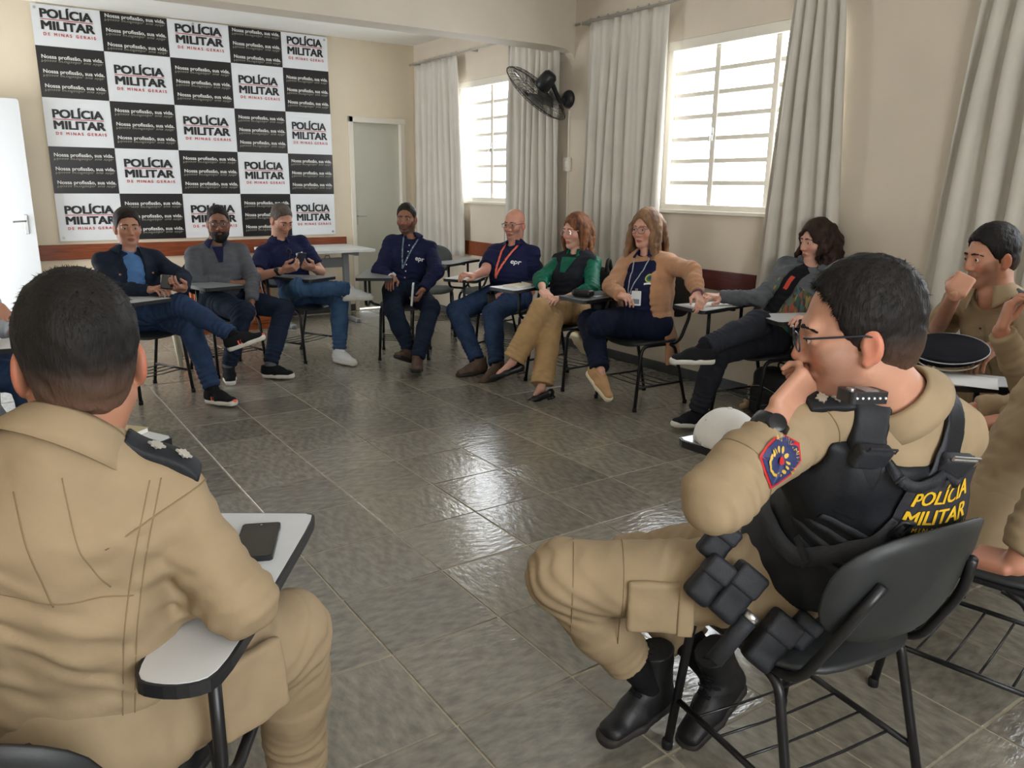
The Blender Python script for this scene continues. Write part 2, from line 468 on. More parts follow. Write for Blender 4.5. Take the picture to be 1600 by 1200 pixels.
MB().box((XL-0.18, YF-0.18, ZC), (XW+0.18, YB+0.18, ZC+0.12)).build('ceiling', M_CEIL, kind='structure', label='flat white ceiling')
_b = MB(); _ys = 5.57, 5.80
_b.box((XL, _ys[0], 2.545), (XW-0.28, _ys[1], ZC))
_pts = [(XW-0.28, 2.545), (XW-0.12, 2.535), (XW-0.04, 2.51), (XW, 2.46), (XW, ZC), (XW-0.28, ZC)]
_b.add([(x, _ys[0]-0.0, z) for x, z in _pts]+[(x, _ys[1], z) for x, z in _pts], [(0, 1, 2, 3, 4, 5), (11, 10, 9, 8, 7, 6)]+[(i, i+6, (i+1) % 6+6, (i+1) % 6) for i in range(6)])
_b.build('trim_1', M_BEAM, kind='structure', label='painted concrete beam crossing below the ceiling')
# rails
MB().box((0.3, YB-0.022, 0.705), (3.52, YB, 0.845), bev=0.004).build('trim_2', M_RAIL, kind='structure', label='orange-brown varnished chair rail on the back wall')
MB().box((XW-0.022, 5.9, 0.70), (XW, 8.3, 0.845), bev=0.004).build('trim_3', M_RAIL, kind='structure', label='brown chair rail behind the empty chairs')
MB().box((XW-0.022, 3.5, 0.71), (XW, 5.6, 0.845), bev=0.004).build('trim_4', M_RAILR, kind='structure', label='dark red chair rail under the large window')
MB().box((XW-0.012, 0.3, 0), (XW, 8.49, 0.075), bev=0.003).build('baseboard_right', M_SLATEB, kind='structure', label='dark slate skirting along the window wall')
MB().box((XL, YB-0.012, 0), (3.6, YB, 0.075), bev=0.003).build('baseboard_back', M_SLATEB, kind='structure', label='dark slate skirting along the banner wall')

# windows
def window(n, y0, y1, label, cols):
    w = empty('window_%d' % n, (XW, (y0+y1)/2, WZ0)); tag(w, label, kind='structure')
    yc = (y0+y1)/2
    def P(lo, hi, name, m, bev=0.0):
        return MB().box((lo[0]-XW, lo[1]-yc, lo[2]-WZ0), (hi[0]-XW, hi[1]-yc, hi[2]-WZ0), bev=bev).build(name, m, w)
    fr = MB()
    for lo, hi in (((0.0, y0-yc, 0), (0.10, y1-yc, 0.055)), ((0.0, y0-yc, WZ1-WZ0-0.07), (0.10, y1-yc, WZ1-WZ0)),
                   ((0.0, y0-yc, 0.055), (0.10, y0-yc+0.05, WZ1-WZ0-0.07)), ((0.0, y1-yc-0.05, 0.055), (0.10, y1-yc, WZ1-WZ0-0.07))):
        fr.box(lo, hi, bev=0.004)
    fr.build('frame', M_WIN, w)
    MB().box((-0.03, y0-yc-0.03, -0.012), (0.1, y1-yc+0.03, 0.016), bev=0.004).build('sill', M_WIN, w)
    edges = [y1-0.05]+cols+[y0+0.05]
    for c in cols:
        P((XW+0.03, c-0.024, WZ0+0.055), (XW+0.085, c+0.024, WZ1-0.07), 'mullion', M_WIN, 0.004)
    z0, z1 = WZ0+0.055, WZ1-0.07; R = 7
    pm = {}
    for ci in range(len(edges)-1):
        a, b = edges[ci+1], edges[ci]
        for r in range(R):
            za, zb = z0+(z1-z0)*r/R, z0+(z1-z0)*(r+1)/R
            if r: P((XW+0.038, a, za-0.016), (XW+0.07, b, za+0.016), 'muntin', M_WIN, 0.003)
            P((XW+0.052, a, za), (XW+0.056, b, zb), 'pane', M_GLASS)
    h = MB().box((-0.012, -0.012, 0), (0.0, 0.012, 0.09), bev=0.003); h.tube([(-0.012, 0, 0.045), (-0.035, 0, 0.05), (-0.037, 0, -0.02)], 0.006)
    o = h.build('latch', M_STEEL, w); o.location = (0.03, cols[0]-yc, 0.5)
    return w
window(1, WINS[0][0], WINS[0][1], 'far bright window of small panes beside the wall fan', [6.905, 6.42])
window(2, WINS[1][0], WINS[1][1], 'large bright window of small panes above the person in the patterned hoodie', [4.016, 3.515])
window(3, WINS[2][0], WINS[2][1], 'window of small panes near the camera end of the wall', [0.96, 0.48])

# back door
d1 = empty('door_1', ((DX0+DX1)/2, YB, 0)); tag(d1, 'pale grey flush door in the far corner', kind='structure')
_cx = (DX0+DX1)/2
_d = MB(); _w = (DX1-DX0)/2
_d.box((-_w-0.03, -0.02, 0), (-_w+0.02, 0.12, DZ+0.03), bev=0.004); _d.box((_w-0.06, -0.012, 0), (_w, 0.12, DZ), bev=0.004); _d.box((-_w-0.03, -0.02, DZ-0.03), (_w, 0.12, DZ+0.03), bev=0.004)
_d.build('frame', M_WIN, d1)
MB().box((-_w+0.02, 0.05, 0.01), (_w-0.06, 0.085, DZ-0.03), bev=0.003).build('leaf', M_DOOR, d1)
_h = MB().box((-0.012, -0.008, -0.08), (0.012, 0, 0.08), bev=0.003); _h.tube(fillet([(0, -0.008, 0.02), (0, -0.045, 0.02), (0.10, -0.045, 0.02)], 0.01), 0.007)
_o = _h.build('handle', M_STEEL, d1); _o.location = (-_w+0.055, 0.05, 1.05)
# open white door leaf, hinged on the left wall and folded towards the back wall
d2 = empty('door_2', (-0.36, YB-0.13, 0)); tag(d2, 'open white door with a lever handle and blue sticker', kind='structure')
MB().plate(rrect(0, 0.012, 0.868, 2.105, 0.022), -0.0175, 0.0175, M=Matrix.Rotation(PI/2, 4, 'X')).build('leaf', M_DOORW, d2)
_h = MB().box((-0.016, -0.008, -0.085), (0.016, 0, 0.085), bev=0.004); _h.tube(fillet([(0, -0.008, 0.03), (0, -0.05, 0.03), (-0.10, -0.05, 0.025)], 0.012), 0.008)
_o = _h.build('handle', M_STEEL, d2); _o.location = (0.80, -0.0175, 1.045)
_o = MB().box((-0.06, -0.0015, -0.035), (0.06, 0, 0.035)).build('sticker', mat('blue_sticker', (30, 140, 225), 0.4), d2); _o.location = (0.545, -0.018, 1.865)
d2.rotation_euler = (0, 0, math.radians(-1.5))

# curtains
M_CURT = mat('curtain_cotton', (216, 211, 201), 0.9, var=0.04, vscale=5, bump=0.15, bscale=120, spec=0.15)
_bs = M_CURT.node_tree.nodes['Principled BSDF']; _bs.inputs['Transmission Weight'].default_value = 0.0; _bs.inputs['Sheen Weight'].default_value = 0.2
def curtain(label, t0, t1, b0, b1, ztop, zbot, pleats, seed, amp=0.035):
    """t0, t1 = span along the wall at the rod; b0, b1 = span at the hem"""
    r = random.Random(seed); N = pleats*10; K = 26; vs = []; ph = r.uniform(0, 6)
    xs0 = XW-0.085
    kk = [r.uniform(0.7, 1.3) for _ in range(pleats+2)]
    for j in range(K+1):
        s = j/K; z = ztop+(zbot-ztop)*s
        e = s**0.75
        for i in range(N+1):
            u = i/N; wob = 0.35*math.sin(2.2*u*PI+ph)*s
            a = 2*PI*pleats*(u+0.012*math.sin(5*s+9*u+ph))+wob
            k = kk[int(u*pleats)]
            am = amp*k*(0.55+0.45*min(1, s*3))
            y = t0+(t1-t0)*u+((b0+(b1-b0)*u)-(t0+(t1-t0)*u))*e+0.25*am*math.sin(2*a)
            x = xs0+am*math.sin(a)+0.008*math.sin(a*0.5+3*s)
            vs.append((x, y, z))
    fs = [(j*(N+1)+i, j*(N+1)+i+1, (j+1)*(N+1)+i+1, (j+1)*(N+1)+i) for j in range(K) for i in range(N)]
    base = ((xs0), (t0+t1)/2, zbot)
    mb = MB().add([(v[0]-base[0], v[1]-base[1], v[2]-base[2]) for v in vs], fs)
    root = empty('curtain', base); tag(root, label, 'curtain', 'off-white curtains on the window wall')
    o = mb.build('cloth', M_CURT, root, smooth=True)
    sm = o.modifiers.new('thick', 'SOLIDIFY'); sm.thickness = 0.0025
    for q in range(pleats+1):                      # rings and pleat hooks
        u = min(0.98, max(0.02, q/pleats)); y = t0+(t1-t0)*u-base[1]
        h = MB().tube([(0.012*math.cos(a), 0, 0.012*math.sin(a)) for a in np.linspace(0, 2*PI, 9)[:-1]], 0.0022, 5, closed=True)
        h.tube([(0, 0, -0.012), (0, 0, -0.035)], 0.002, 5)
        ho = h.build('curtain_hook', M_STEEL, root); ho.location = (0, y, ztop+0.03-zbot)
    return root
_k = (XW-0.085)/XW
def cy(v): return v*_k
curtain('off-white curtain hanging in the far corner by the grey door', cy(8.47), cy(7.52), cy(8.50), cy(7.40), 2.69, 0.68, 8, 1, 0.028)
curtain('off-white curtain hanging behind the wall fan', cy(6.57), cy(5.79), cy(6.62), cy(5.76), 2.69, 0.68, 8, 2, 0.03)
curtain('grey-white curtain left of the large window, behind the green blouse and cardigan', cy(5.39), cy(4.47), cy(5.42), cy(4.50), 2.68, 0.66, 8, 3, 0.03)
curtain('grey-white curtain gathered behind the person in the patterned hoodie', cy(3.39), cy(3.06), cy(3.52), cy(2.90), 2.68, 0.66, 5, 4, 0.045)
curtain('grey-white curtain behind the uniformed person resting mouth on fist', cy(2.22), cy(1.5), cy(2.38), cy(1.45), 2.68, 0.62, 6, 5, 0.045)
M_ROD = mat('rod_grey', (186, 182, 174), 0.4, metal=0.2)
def rod(label, y0, y1, z):
    r = empty('curtain_rod', (XW-0.085, (y0+y1)/2, z)); tag(r, label, 'curtain rod')
    MB().tube([(0, -(y1-y0)/2, 0), (0, (y1-y0)/2, 0)], 0.011, 10).build('rod', M_ROD, r, True)
    for y in (-(y1-y0)/2+0.08, 0, (y1-y0)/2-0.08):
        MB().box((-0.012, y-0.008, -0.012), (0.085, y+0.008, 0.012), bev=0.002).build('bracket', M_ROD, r)
rod('grey curtain rod over the far window', 5.82, 8.42, 2.715)
rod('grey curtain rod over the large window', 1.3, 5.46, 2.70)

# conduit and switch
sw = empty('light_switch', (XW, 5.62, 1.605)); tag(sw, 'small cream switch box on the wall below the fan', 'switch')
MB().box((-0.03, -0.045, -0.06), (0, 0.045, 0.06), bev=0.006).build('box', M_WIN, sw); MB().box((-0.036, -0.012, -0.025), (-0.028, 0.012, 0.025), bev=0.002).build('rocker', mat('switch_white', (240, 238, 228), 0.4), sw)
_c = MB().box((XW-0.012, 5.61, 1.665), (XW, 5.628, 2.06), bev=0.002); _c.box((XW-0.012, 5.61, 0.3), (XW, 5.628, 1.545), bev=0.002)
_c.build('cable_conduit', M_WALL, label='thin painted cable conduit running down from the wall fan', category='conduit') if False else tag(_c.build('cable_conduit', M_WIN), 'thin painted cable conduit running down from the wall fan', 'conduit')

# wall fan
fan = empty('wall_fan', (XW, 5.63, 2.145)); tag(fan, 'black wall-mounted fan with wire guard beside the far window', 'fan')
fo = np.array([XW, 5.63, 2.145])
gc = at_x((838, 146), 4.12)-fo
ax = unit(-RT*0.62-UP*0.62+FW*0.50)
u = unit(np.cross(ax, (0, 0, 1))); w = np.cross(ax, u)
M_FAN = mat('fan_black', (34, 36, 40), 0.4); M_FANW = mat('fan_wire', (74, 72, 68), 0.35, metal=0.5)
MB().lathe([(0.075, 0), (0.075, 0.015), (0.06, 0.04), (0.03, 0.055)], 24, (0, 0, 0), (-1, 0, 0)).build('wall_plate', M_FAN, fan, True)
mot = gc-ax*0.12
MB().tube(smooth_path([(-0.04, 0, 0), (-0.10, 0, -0.02), mot-ax*0.05+np.array([0.04, 0, -0.06]), mot-ax*0.04], 5), 0.02, 10).build('arm', M_FAN, fan, True)
MB().lathe([(0.0, -0.09), (0.04, -0.09), (0.06, -0.07), (0.068, -0.02), (0.068, 0.05), (0.05, 0.07), (0.0, 0.07)], 20, mot, ax).build('motor', M_FAN, fan, True)
R = 0.315
def ring(rad, off, t, mb):
    mb.tube([gc+ax*off+rad*(math.cos(a)*u+math.sin(a)*w) for a in np.linspace(0, 2*PI, 41)[:-1]], t, 5, closed=True)
fr, bk = MB(), MB()
ring(R, 0.0, 0.005, fr)
for k in range(1, 6): ring(R*k/6, 0.055*math.sqrt(max(0, 1-(k/6)**2)), 0.0016, fr); ring(R*(0.25+0.75*k/6), -0.05*math.sqrt(max(0, 1-(k/6)**2))-0.01, 0.0016, bk)
for k in range(40):
    a = 2*PI*k/40; dv = math.cos(a)*u+math.sin(a)*w
    fr.tube([gc+dv*R*q+ax*0.055*math.sqrt(max(0, 1-q*q)) for q in (0.15, 0.4, 0.65, 0.85, 1.0)], 0.0016, 4)
    bk.tube([gc+dv*R*q-ax*(0.05*math.sqrt(max(0, 1-q*q))+0.01) for q in (0.2, 0.45, 0.7, 0.88, 1.0)], 0.0016, 4)
fr.lathe([(0.05, 0), (0.05, 0.006), (0.0, 0.01)], 16, gc+ax*0.055, ax)
fr.build('front_guard', M_FANW, fan); bk.build('rear_guard', M_FANW, fan)
for k in range(3):
    a0 = 2*PI*k/3+0.4; vs = []; n = 7
    for i in range(n):
        q = 0.04+(R*0.88-0.04)*i/(n-1); hw = 0.02+0.075*math.sin(PI*min(1, 0.25+0.7*i/(n-1)))
        for sgn in (-1, 1):
            da = sgn*hw/max(q, 0.06)*0.8; dv = math.cos(a0+da)*u+math.sin(a0+da)*w
            vs.append(gc+dv*q+ax*(sgn*0.02))
    o = MB().add(vs, [(2*i, 2*i+1, 2*i+3, 2*i+2) for i in range(n-1)]).build('blade', mat('fan_blade', (96, 96, 98), 0.3), fan, True)
    o.modifiers.new('thick', 'SOLIDIFY').thickness = 0.003

# banner
BX = [0.70, 1.243, 1.81, 2.375, 2.897, 3.39]; BZ = [2.915, 2.575, 2.145, 1.725, 1.31, 0.877]
ban = empty('banner', (0.70, YB-0.02, 0.877)); tag(ban, 'large black and white chequered banner with police lettering on the wall', 'banner')
M_BW = mat('banner_white', (236, 240, 244), 0.32, spec=0.5, var=0.01, vscale=3); M_BK = mat('banner_black', (26, 25, 26), 0.3, spec=0.5)
M_TXB = mat('print_black', (30, 30, 32), 0.4); M_TXR = mat('print_red', (196, 44, 40), 0.4); M_TXW = mat('print_white', (232, 232, 230), 0.4); M_TXG = mat('print_grey', (150, 146, 132), 0.4)
def bwave(x, z): return 0.006*math.sin(1.9*x+0.7)+0.004*math.sin(3.1*z+x*0.8)
BW_, BH_ = 2.69, 2.038
def bsheet(x0, x1, z0, z1, off, nx, nz):
    vs = [(x0+(x1-x0)*i/nx, bwave(x0+(x1-x0)*i/nx, z0+(z1-z0)*j/nz)-off, z0+(z1-z0)*j/nz) for j in range(nz+1) for i in range(nx+1)]
    return vs, [(j*(nx+1)+i, j*(nx+1)+i+1, (j+1)*(nx+1)+i+1, (j+1)*(nx+1)+i) for j in range(nz) for i in range(nx)]
MB().add(*bsheet(0, BW_, 0, BH_, 0, 40, 30)).build('sheet', M_BW, ban, True)
def blet(mb, txt, cx, cz, wid, hgt, mi, bold, mirror=False, shear=0.0):
    v, f = text_verts(txt, 1.0, 0.0)
    if not len(v): return
    sh_ = [(dx, dy) for dx in (-bold, 0, bold) for dy in ((-bold*0.6, bold*0.6) if bold > 0.015 else (0,))]
    nv = len(v); v = np.concatenate([v+np.array([dx, dy, 0.002*i]) for i, (dx, dy) in enumerate(sh_)]); f = [tuple(k+nv*i for k in q) for i in range(len(sh_)) for q in f]
    lo, hi = v.min(0), v.max(0); 
    base = 0.0; cap = 0.73
    sx = wid/(hi[0]-lo[0]); sz = hgt/cap
    out = []
    for p in v:
        x = cx+(p[0]-(lo[0]+hi[0])/2)*sx; z = p[1]*sz*(-0.8 if mirror else 1)
        x += shear*z; z += cz
        out.append((x, bwave(x, z)-0.003-p[2]*0.02, z))
    mb.add(out, f, mi)
for r in range(5):
    for c in range(5):
        x0, x1 = BX[c]-0.70, BX[c+1]-0.70; z1, z0 = BZ[r]-0.877, BZ[r+1]-0.877
        wd = x1-x0; cx = (x0+x1)/2; hh = 0.42
        if (r+c) % 2:
            sq = MB().add(*bsheet(x0, x1, z0, z1, 0.0015, 8, 6)).build('black_square', M_BK, ban, True)
            for k in range(3):
                mb = MB()
                zz = z0+hh*(0.78-0.29*k)
                if r == 0: zz = z0+hh*(0.70-0.29*k)+0.0
                blet(mb, 'Nossa profissão, sua vida.', cx+0.01, zz, wd*0.90, 0.033, 0, 0.022)
                blet(mb, 'Nossa profissão, sua vida.', cx+0.01, zz-0.012, wd*0.90, 0.030, 1, 0.010, True, 0.25)
                mb.build('lettering', [M_TXW, M_TXG], sq)
        else:
            mb = MB(); zc = z0+0.215 if r else z0+0.20
            blet(mb, 'POLÍCIA', cx, zc+0.035, wd*0.76, 0.074, 0, 0.042); mb.build('lettering', [M_TXB, M_TXR], ban); mb = MB()
            blet(mb, 'MILITAR', cx+0.005, zc-0.062, wd*0.78, 0.074, 0, 0.042); mb.build('lettering', [M_TXB, M_TXR], ban); mb = MB()
            blet(mb, 'D E   M I N A S   G E R A I S', cx+0.01, zc-0.112, wd*0.76, 0.026, 1, 0.03)
            zl = zc+0.0225
            mb.add([(cx-wd*0.38, bwave(cx, zl)-0.0035, zl-0.003), (cx+wd*0.38, bwave(cx, zl)-0.0035, zl-0.003), (cx+wd*0.38, bwave(cx, zl)-0.0035, zl+0.003), (cx-wd*0.38, bwave(cx, zl)-0.0035, zl+0.003)], [(0, 1, 2, 3)], 1)
            mb.build('lettering', [M_TXB, M_TXR], ban)
for gx, gz in ((0.03, BH_-0.03), (BW_-0.03, BH_-0.03), (BW_/2, BH_-0.02), (0.03, 0.03), (BW_-0.03, 0.03)):
    MB().lathe([(0.006, 0), (0.012, 0), (0.012, 0.003), (0.006, 0.003)], 12, (gx, bwave(gx, gz)-0.002, gz), (0, -1, 0)).build('grommet', M_STEEL, ban)

# ------------------------------------------------------------------ classroom chairs with writing tablets
M_SEAT = mat('seat_vinyl', (38, 41, 42), 0.5, var=0.08, vscale=20, bump=0.15, bscale=140)
M_SEATG = mat('seat_vinyl_grey', (66, 72, 70), 0.55, var=0.08, vscale=20, bump=0.15, bscale=140)
M_LAM = mat('tablet_laminate', (208, 210, 212), 0.28, var=0.03, vscale=6, spec=0.5)
M_LAMG = mat('tablet_laminate_grey', (122, 126, 128), 0.35, var=0.04, vscale=6)
M_FOOT = mat('rubber_tip', (16, 16, 17), 0.8)
M_WIRE = mat('rack_wire', (60, 60, 62), 0.3, metal=0.7)
TAB = [(0.21, -0.14), (0.245, -0.165), (0.30, -0.165), (0.335, -0.13), (0.345, 0.0), (0.35, 0.20), (0.352, 0.42), (0.335, 0.455), (0.30, 0.46), (0.09, 0.46), (0.062, 0.445), (0.06, 0.41), (0.10, 0.25), (0.165, 0.08), (0.195, -0.05)]
TABZ = 0.71
CHAIR_MESH = {}
def chair_parts(grey, lam):
    key = (grey, lam)
    if key in CHAIR_MESH: return CHAIR_MESH[key]
    out = []
    sm = M_SEATG if grey else M_SEAT
    def P(name, mb, m, smooth=False):
        me = mb.mesh(name)
        for x in (m if isinstance(m, list) else [m]): me.materials.append(x)
        if smooth: me.polygons.foreach_set('use_smooth', np.ones(len(me.polygons), dtype=bool))
        out.append((name, me, len(out), None)); return len(out)-1
    # seat pan: dished plate with rounded rim
    n = 28; mb = MB()
    def ring(sc, z): return [(0.205*sc*np.sign(math.cos(a))*abs(math.cos(a))**0.62, 0.01+0.20*sc*np.sign(math.sin(a))*abs(math.sin(a))**0.62,
                              z-(0.022*max(0, math.sin(a))**3 if sc > 0.8 else 0)) for a in np.linspace(0, 2*PI, n+1)[:-1]]
    rings = [ring(0.5, 0.434), ring(0.95, 0.432), ring(1.0, 0.438), ring(1.0, 0.446), ring(0.96, 0.453), ring(0.6, 0.447), ring(0.2, 0.444)]
    vs = [p for r in rings for p in r]
    fs = [(k*n+i, k*n+(i+1) % n, (k+1)*n+(i+1) % n, (k+1)*n+i) for k in range(len(rings)-1) for i in range(n)]
    fs += [tuple(range(n-1, -1, -1)), tuple((len(rings)-1)*n+i for i in range(n))]
    P('seat', mb.add(vs, fs), sm, True)
    # backrest: curved oval shell
    mb = MB(); vs = []; n = 30; R = 5
    for side in (0, 1):
        for r in range(R+1):
            s = max(r/R, 0.001)
            for i in range(n):
                a = 2*PI*i/n
                x = 0.215*s*np.sign(math.cos(a))*abs(math.cos(a))**0.75; z = 0.142*s*np.sign(math.sin(a))*abs(math.sin(a))**0.8
                y = 1.1*x*x-(0.022*(1-0.7*s**3) if side else 0.0)
                zz = 0.705+z*math.cos(0.26); yy = -0.275+y-z*math.sin(0.26)
                vs.append((x, yy, zz))
    N1 = (R+1)*n
    for r in range(R):
        for i in range(n):
            j = (i+1) % n; a, b, c, d = r*n+i, r*n+j, (r+1)*n+j, (r+1)*n+i
            mb.f.append((a, b, c, d)); mb.f.append((N1+d, N1+c, N1+b, N1+a))
    for i in range(n):
        j = (i+1) % n; mb.f.append((R*n+i, R*n+j, N1+R*n+j, N1+R*n+i))
    mb.v = [tuple(map(float, p)) for p in vs]; mb.m = [0]*len(mb.f)
    P('backrest', mb, sm, True)
    # frame tube: front leg -> seat rail -> back post, one per side
    for sx in (-1, 1):
        p = fillet([(sx*0.20, 0.215, 0.012), (sx*0.185, 0.165, 0.425), (sx*0.185, -0.16, 0.422), (sx*0.175, -0.255, 0.60), (sx*0.13, -0.290, 0.70)], 0.06, 6)
        P('frame_tube', MB().tube(p, 0.0115, 10), M_BLACKMET, True)
    for sx in (-1, 1):
        P('rear_leg', MB().tube(fillet([(sx*0.187, -0.06, 0.418), (sx*0.189, -0.12, 0.40), (sx*0.205, -0.225, 0.012)], 0.03), 0.0115, 10), M_BLACKMET, True)
    for sx in (-1, 1):
        P('side_rail', MB().tube([(sx*0.195, 0.198, 0.155), (sx*0.198, -0.187, 0.155)], 0.008, 8), M_BLACKMET, True)
    for yy in (0.12, 0.04, -0.04, -0.12):
        P('rack_rod', MB().tube([(-0.196, yy, 0.155), (-0.05, yy, 0.149), (0.05, yy, 0.149), (0.196, yy, 0.155)], 0.0035, 6), M_WIRE, True)
    for sx in (-1, 1):
        for yy in (0.216, -0.226): P('foot_cap', MB().lathe([(0.0, 0), (0.0145, 0), (0.0145, 0.022), (0.012, 0.026)], 10, (sx*(0.2005 if yy > 0 else 0.2055), yy, 0)), M_FOOT, True)
    P('cross_bar', MB().tube([(-0.185, -0.10, 0.418), (0.185, -0.10, 0.418)], 0.009, 8), M_BLACKMET, True)
    # tablet arm
    pts = smooth_path([(x, y, 0) for x, y in TAB], 3, True); ol = [(p[0], p[1]) for p in pts]
    ol = ol[::-1] if sum((ol[i][0]*ol[(i+1) % len(ol)][1]-ol[(i+1) % len(ol)][0]*ol[i][1]) for i in range(len(ol))) < 0 else ol
    P('tablet_edge', MB().plate(ol, TABZ-0.022, TABZ-0.0005), M_PLASTIC)
    cx, cy2 = 0.24, 0.2
    ol2 = []
    for i, (x, y) in enumerate(ol):
        x0, y0 = ol[i-1]; x1, y1 = ol[(i+1) % len(ol)]; t = unit((x1-x0, y1-y0, 0)); ol2.append((x-t[1]*0.006, y+t[0]*0.006))
    P('tablet_top', MB().plate(ol2, TABZ-0.002, TABZ+0.0012), M_LAM if lam else M_LAMG)
    P('tablet_post', MB().tube(fillet([(0.295, -0.06, TABZ-0.022), (0.295, -0.06, 0.44), (0.19, -0.06, 0.415)], 0.05, 6), 0.0115, 10), M_BLACKMET, True)
    P('tablet_post', MB().tube(fillet([(0.30, 0.20, TABZ-0.022), (0.30, 0.20, 0.46), (0.30, -0.02, 0.43), (0.29, -0.06, 0.47)], 0.06, 6), 0.0115, 10), M_BLACKMET, True)
    P('tablet_bracket', MB().box((0.15, 0.12, TABZ-0.034), (0.32, 0.15, TABZ-0.022), bev=0.002), M_BLACKMET)
    CHAIR_MESH[key] = out
    return out
def chair(label, x, y, ang, grey=False, lam=True, tablet=True):
    """ang = direction the chair faces, degrees from +X"""
    t = empty('classroom_chair', (x, y, 0), math.radians(ang-90)); tag(t, label, 'chair', 'classroom chairs with writing tablets')
    for name, me, _, _ in chair_parts(grey, lam):
        if not tablet and name.startswith('tablet'): continue
        o = bpy.data.objects.new(name, me); COL.objects.link(o); o.parent = t
    return t
def chair_point(x, y, ang, lx, ly, lz):
    a = math.radians(ang-90); return np.array([x+lx*math.cos(a)-ly*math.sin(a), y+lx*math.sin(a)+ly*math.cos(a), lz])
CH = {   # key: (x, y, facing)
 'P1': (0.89, 5.76, -66), 'P2': (1.56, 6.20, -78), 'P3': (2.22, 6.38, -64), 'P4': (2.98, 5.98, -120), 'P5': (3.60, 5.33, -150),
 'P6': (3.56, 4.50, -174), 'P7': (3.66, 3.80, 178), 'P8': (4.0, 3.07, 172), 'P9': (3.82, 1.56, 125), 'P10': (3.08, 1.12, 122),
 'P11': (2.28, 0.90, 101), 'P12': (1.51, 0.98, 82), 'P13': (0.02, 1.40, 57), 'P14': (-0.24, 4.45, -12), 'P15': (-0.15, 2.43, 28),
 'E1': (3.66, 6.74, -116), 'E2': (4.06, 6.40, -165), 'E3': (4.02, 2.47, 158)}
chair('dark chair of the person in the denim jacket', *CH['P1'])
chair('dark chair of the person in the grey sweater', *CH['P2'], lam=False)
chair('dark chair of the person bent over a phone', *CH['P3'], lam=False)
chair('dark chair of the person with crossed boots', *CH['P4'], lam=False)
chair('dark chair of the person with the orange lanyard', *CH['P5'])
chair('dark chair of the person in green', *CH['P6'])
chair('dark chair of the person in the tan cardigan', *CH['P7'], lam=False)
chair('dark chair of the person in the patterned hoodie', *CH['P8'])
chair('dark chair of the uniformed person resting mouth on fist', *CH['P9'])
chair('dark chair with a peaked cap on its tablet', *CH['P10'])
chair('dark chair behind the person in the black tactical vest, a hand on its seat', *CH['P11'])
_c12 = chair('dark chair the person in the black tactical vest sits on', *CH['P12'])
for _o in _c12.children:
    if _o.name.startswith('tablet'): _o.location = (0, 0.12, 0)             # its arm is mounted further forward
    if _o.name.startswith('backrest'): _o.location = (0, 0, -0.035)
_c13 = chair('dark chair with a phone lying on its white tablet', *CH['P13'])
for _o in _c13.children:
    if _o.name.startswith('backrest'): _o.location = (0, -0.02, -0.10)      # this one sits lower on its posts
chair('dark chair of the person at the left picture edge', *CH['P14'])
chair('dark chair with a notebook on its tablet, beyond the uniformed person seen from behind', *CH['P15'])
chair('empty grey chair just behind the person with crossed boots', *CH['E1'], grey=True, lam=False)
chair('empty grey chair farther back by the far window', *CH['E2'], grey=True, lam=False)
chair('empty chair with pale tablet beside the person in the patterned hoodie', *CH['E3'])

# ------------------------------------------------------------------ other furniture
tb = empty('table', (2.75, 8.0, 0)); tag(tb, 'white table with grey metal legs below the banner', 'table')
M_TT = mat('table_white', (222, 224, 222), 0.35); M_TL = mat('table_leg_grey', (150, 154, 156), 0.4, metal=0.3)
MB().plate(rrect(-0.30, -0.42, 0.72, 0.40, 0.03), 0.745, 0.772).build('table_top', M_TT, tb)
for sx in (-0.15, 0.55):
    MB().box((sx-0.03, -0.03, 0.04), (sx+0.03, 0.03, 0.70), bev=0.006).build('leg', M_TL, tb)
    MB().box((sx-0.03, -0.30, 0.0), (sx+0.03, 0.30, 0.04), bev=0.008).build('leg_foot', M_TL, tb)
    MB().box((sx-0.02, -0.32, 0.70), (sx+0.02, 0.32, 0.745), bev=0.004).build('top_bracket', M_TL, tb)
MB().box((-0.15, -0.015, 0.56), (0.55, 0.015, 0.66), bev=0.004).build('cross_beam', M_TL, tb)
MB().tube([(0.3, -0.05, 0.66), (0.31, -0.05, 0.69), (0.35, -0.05, 0.69), (0.36, -0.05, 0.66)], 0.004, 6).build('cable_clip', M_PLASTIC, tb)
# wooden cabinet behind the men by the table
cb = empty('wooden_chest', (2.14, 8.12, 0)); tag(cb, 'low orange wooden chest of drawers behind the person bent over a phone', 'chest')
M_OR = mat('orange_wood', (176, 96, 44), 0.4, rgb2=(146, 74, 32), vscale=4, stretch=(1, 1, 10))
MB().box((-0.48, -0.30, 0.06), (0.28, 0.30, 0.60), bev=0.006).build('body', M_OR, cb); MB().box((-0.46, -0.28, 0), (0.26, 0.28, 0.06)).build('plinth', M_OR, cb)
for k in range(3):
    d = MB().box((-0.45, -0.315, 0.09+0.165*k), (0.25, -0.295, 0.24+0.165*k), bev=0.004).build('drawer', M_OR, cb)
    MB().tube(fillet([(-0.16, -0.315, 0.165+0.165*k), (-0.16, -0.34, 0.165+0.165*k), (-0.04, -0.34, 0.165+0.165*k), (-0.04, -0.315, 0.165+0.165*k)], 0.01), 0.005, 6).build('handle', M_STEEL, d, True)
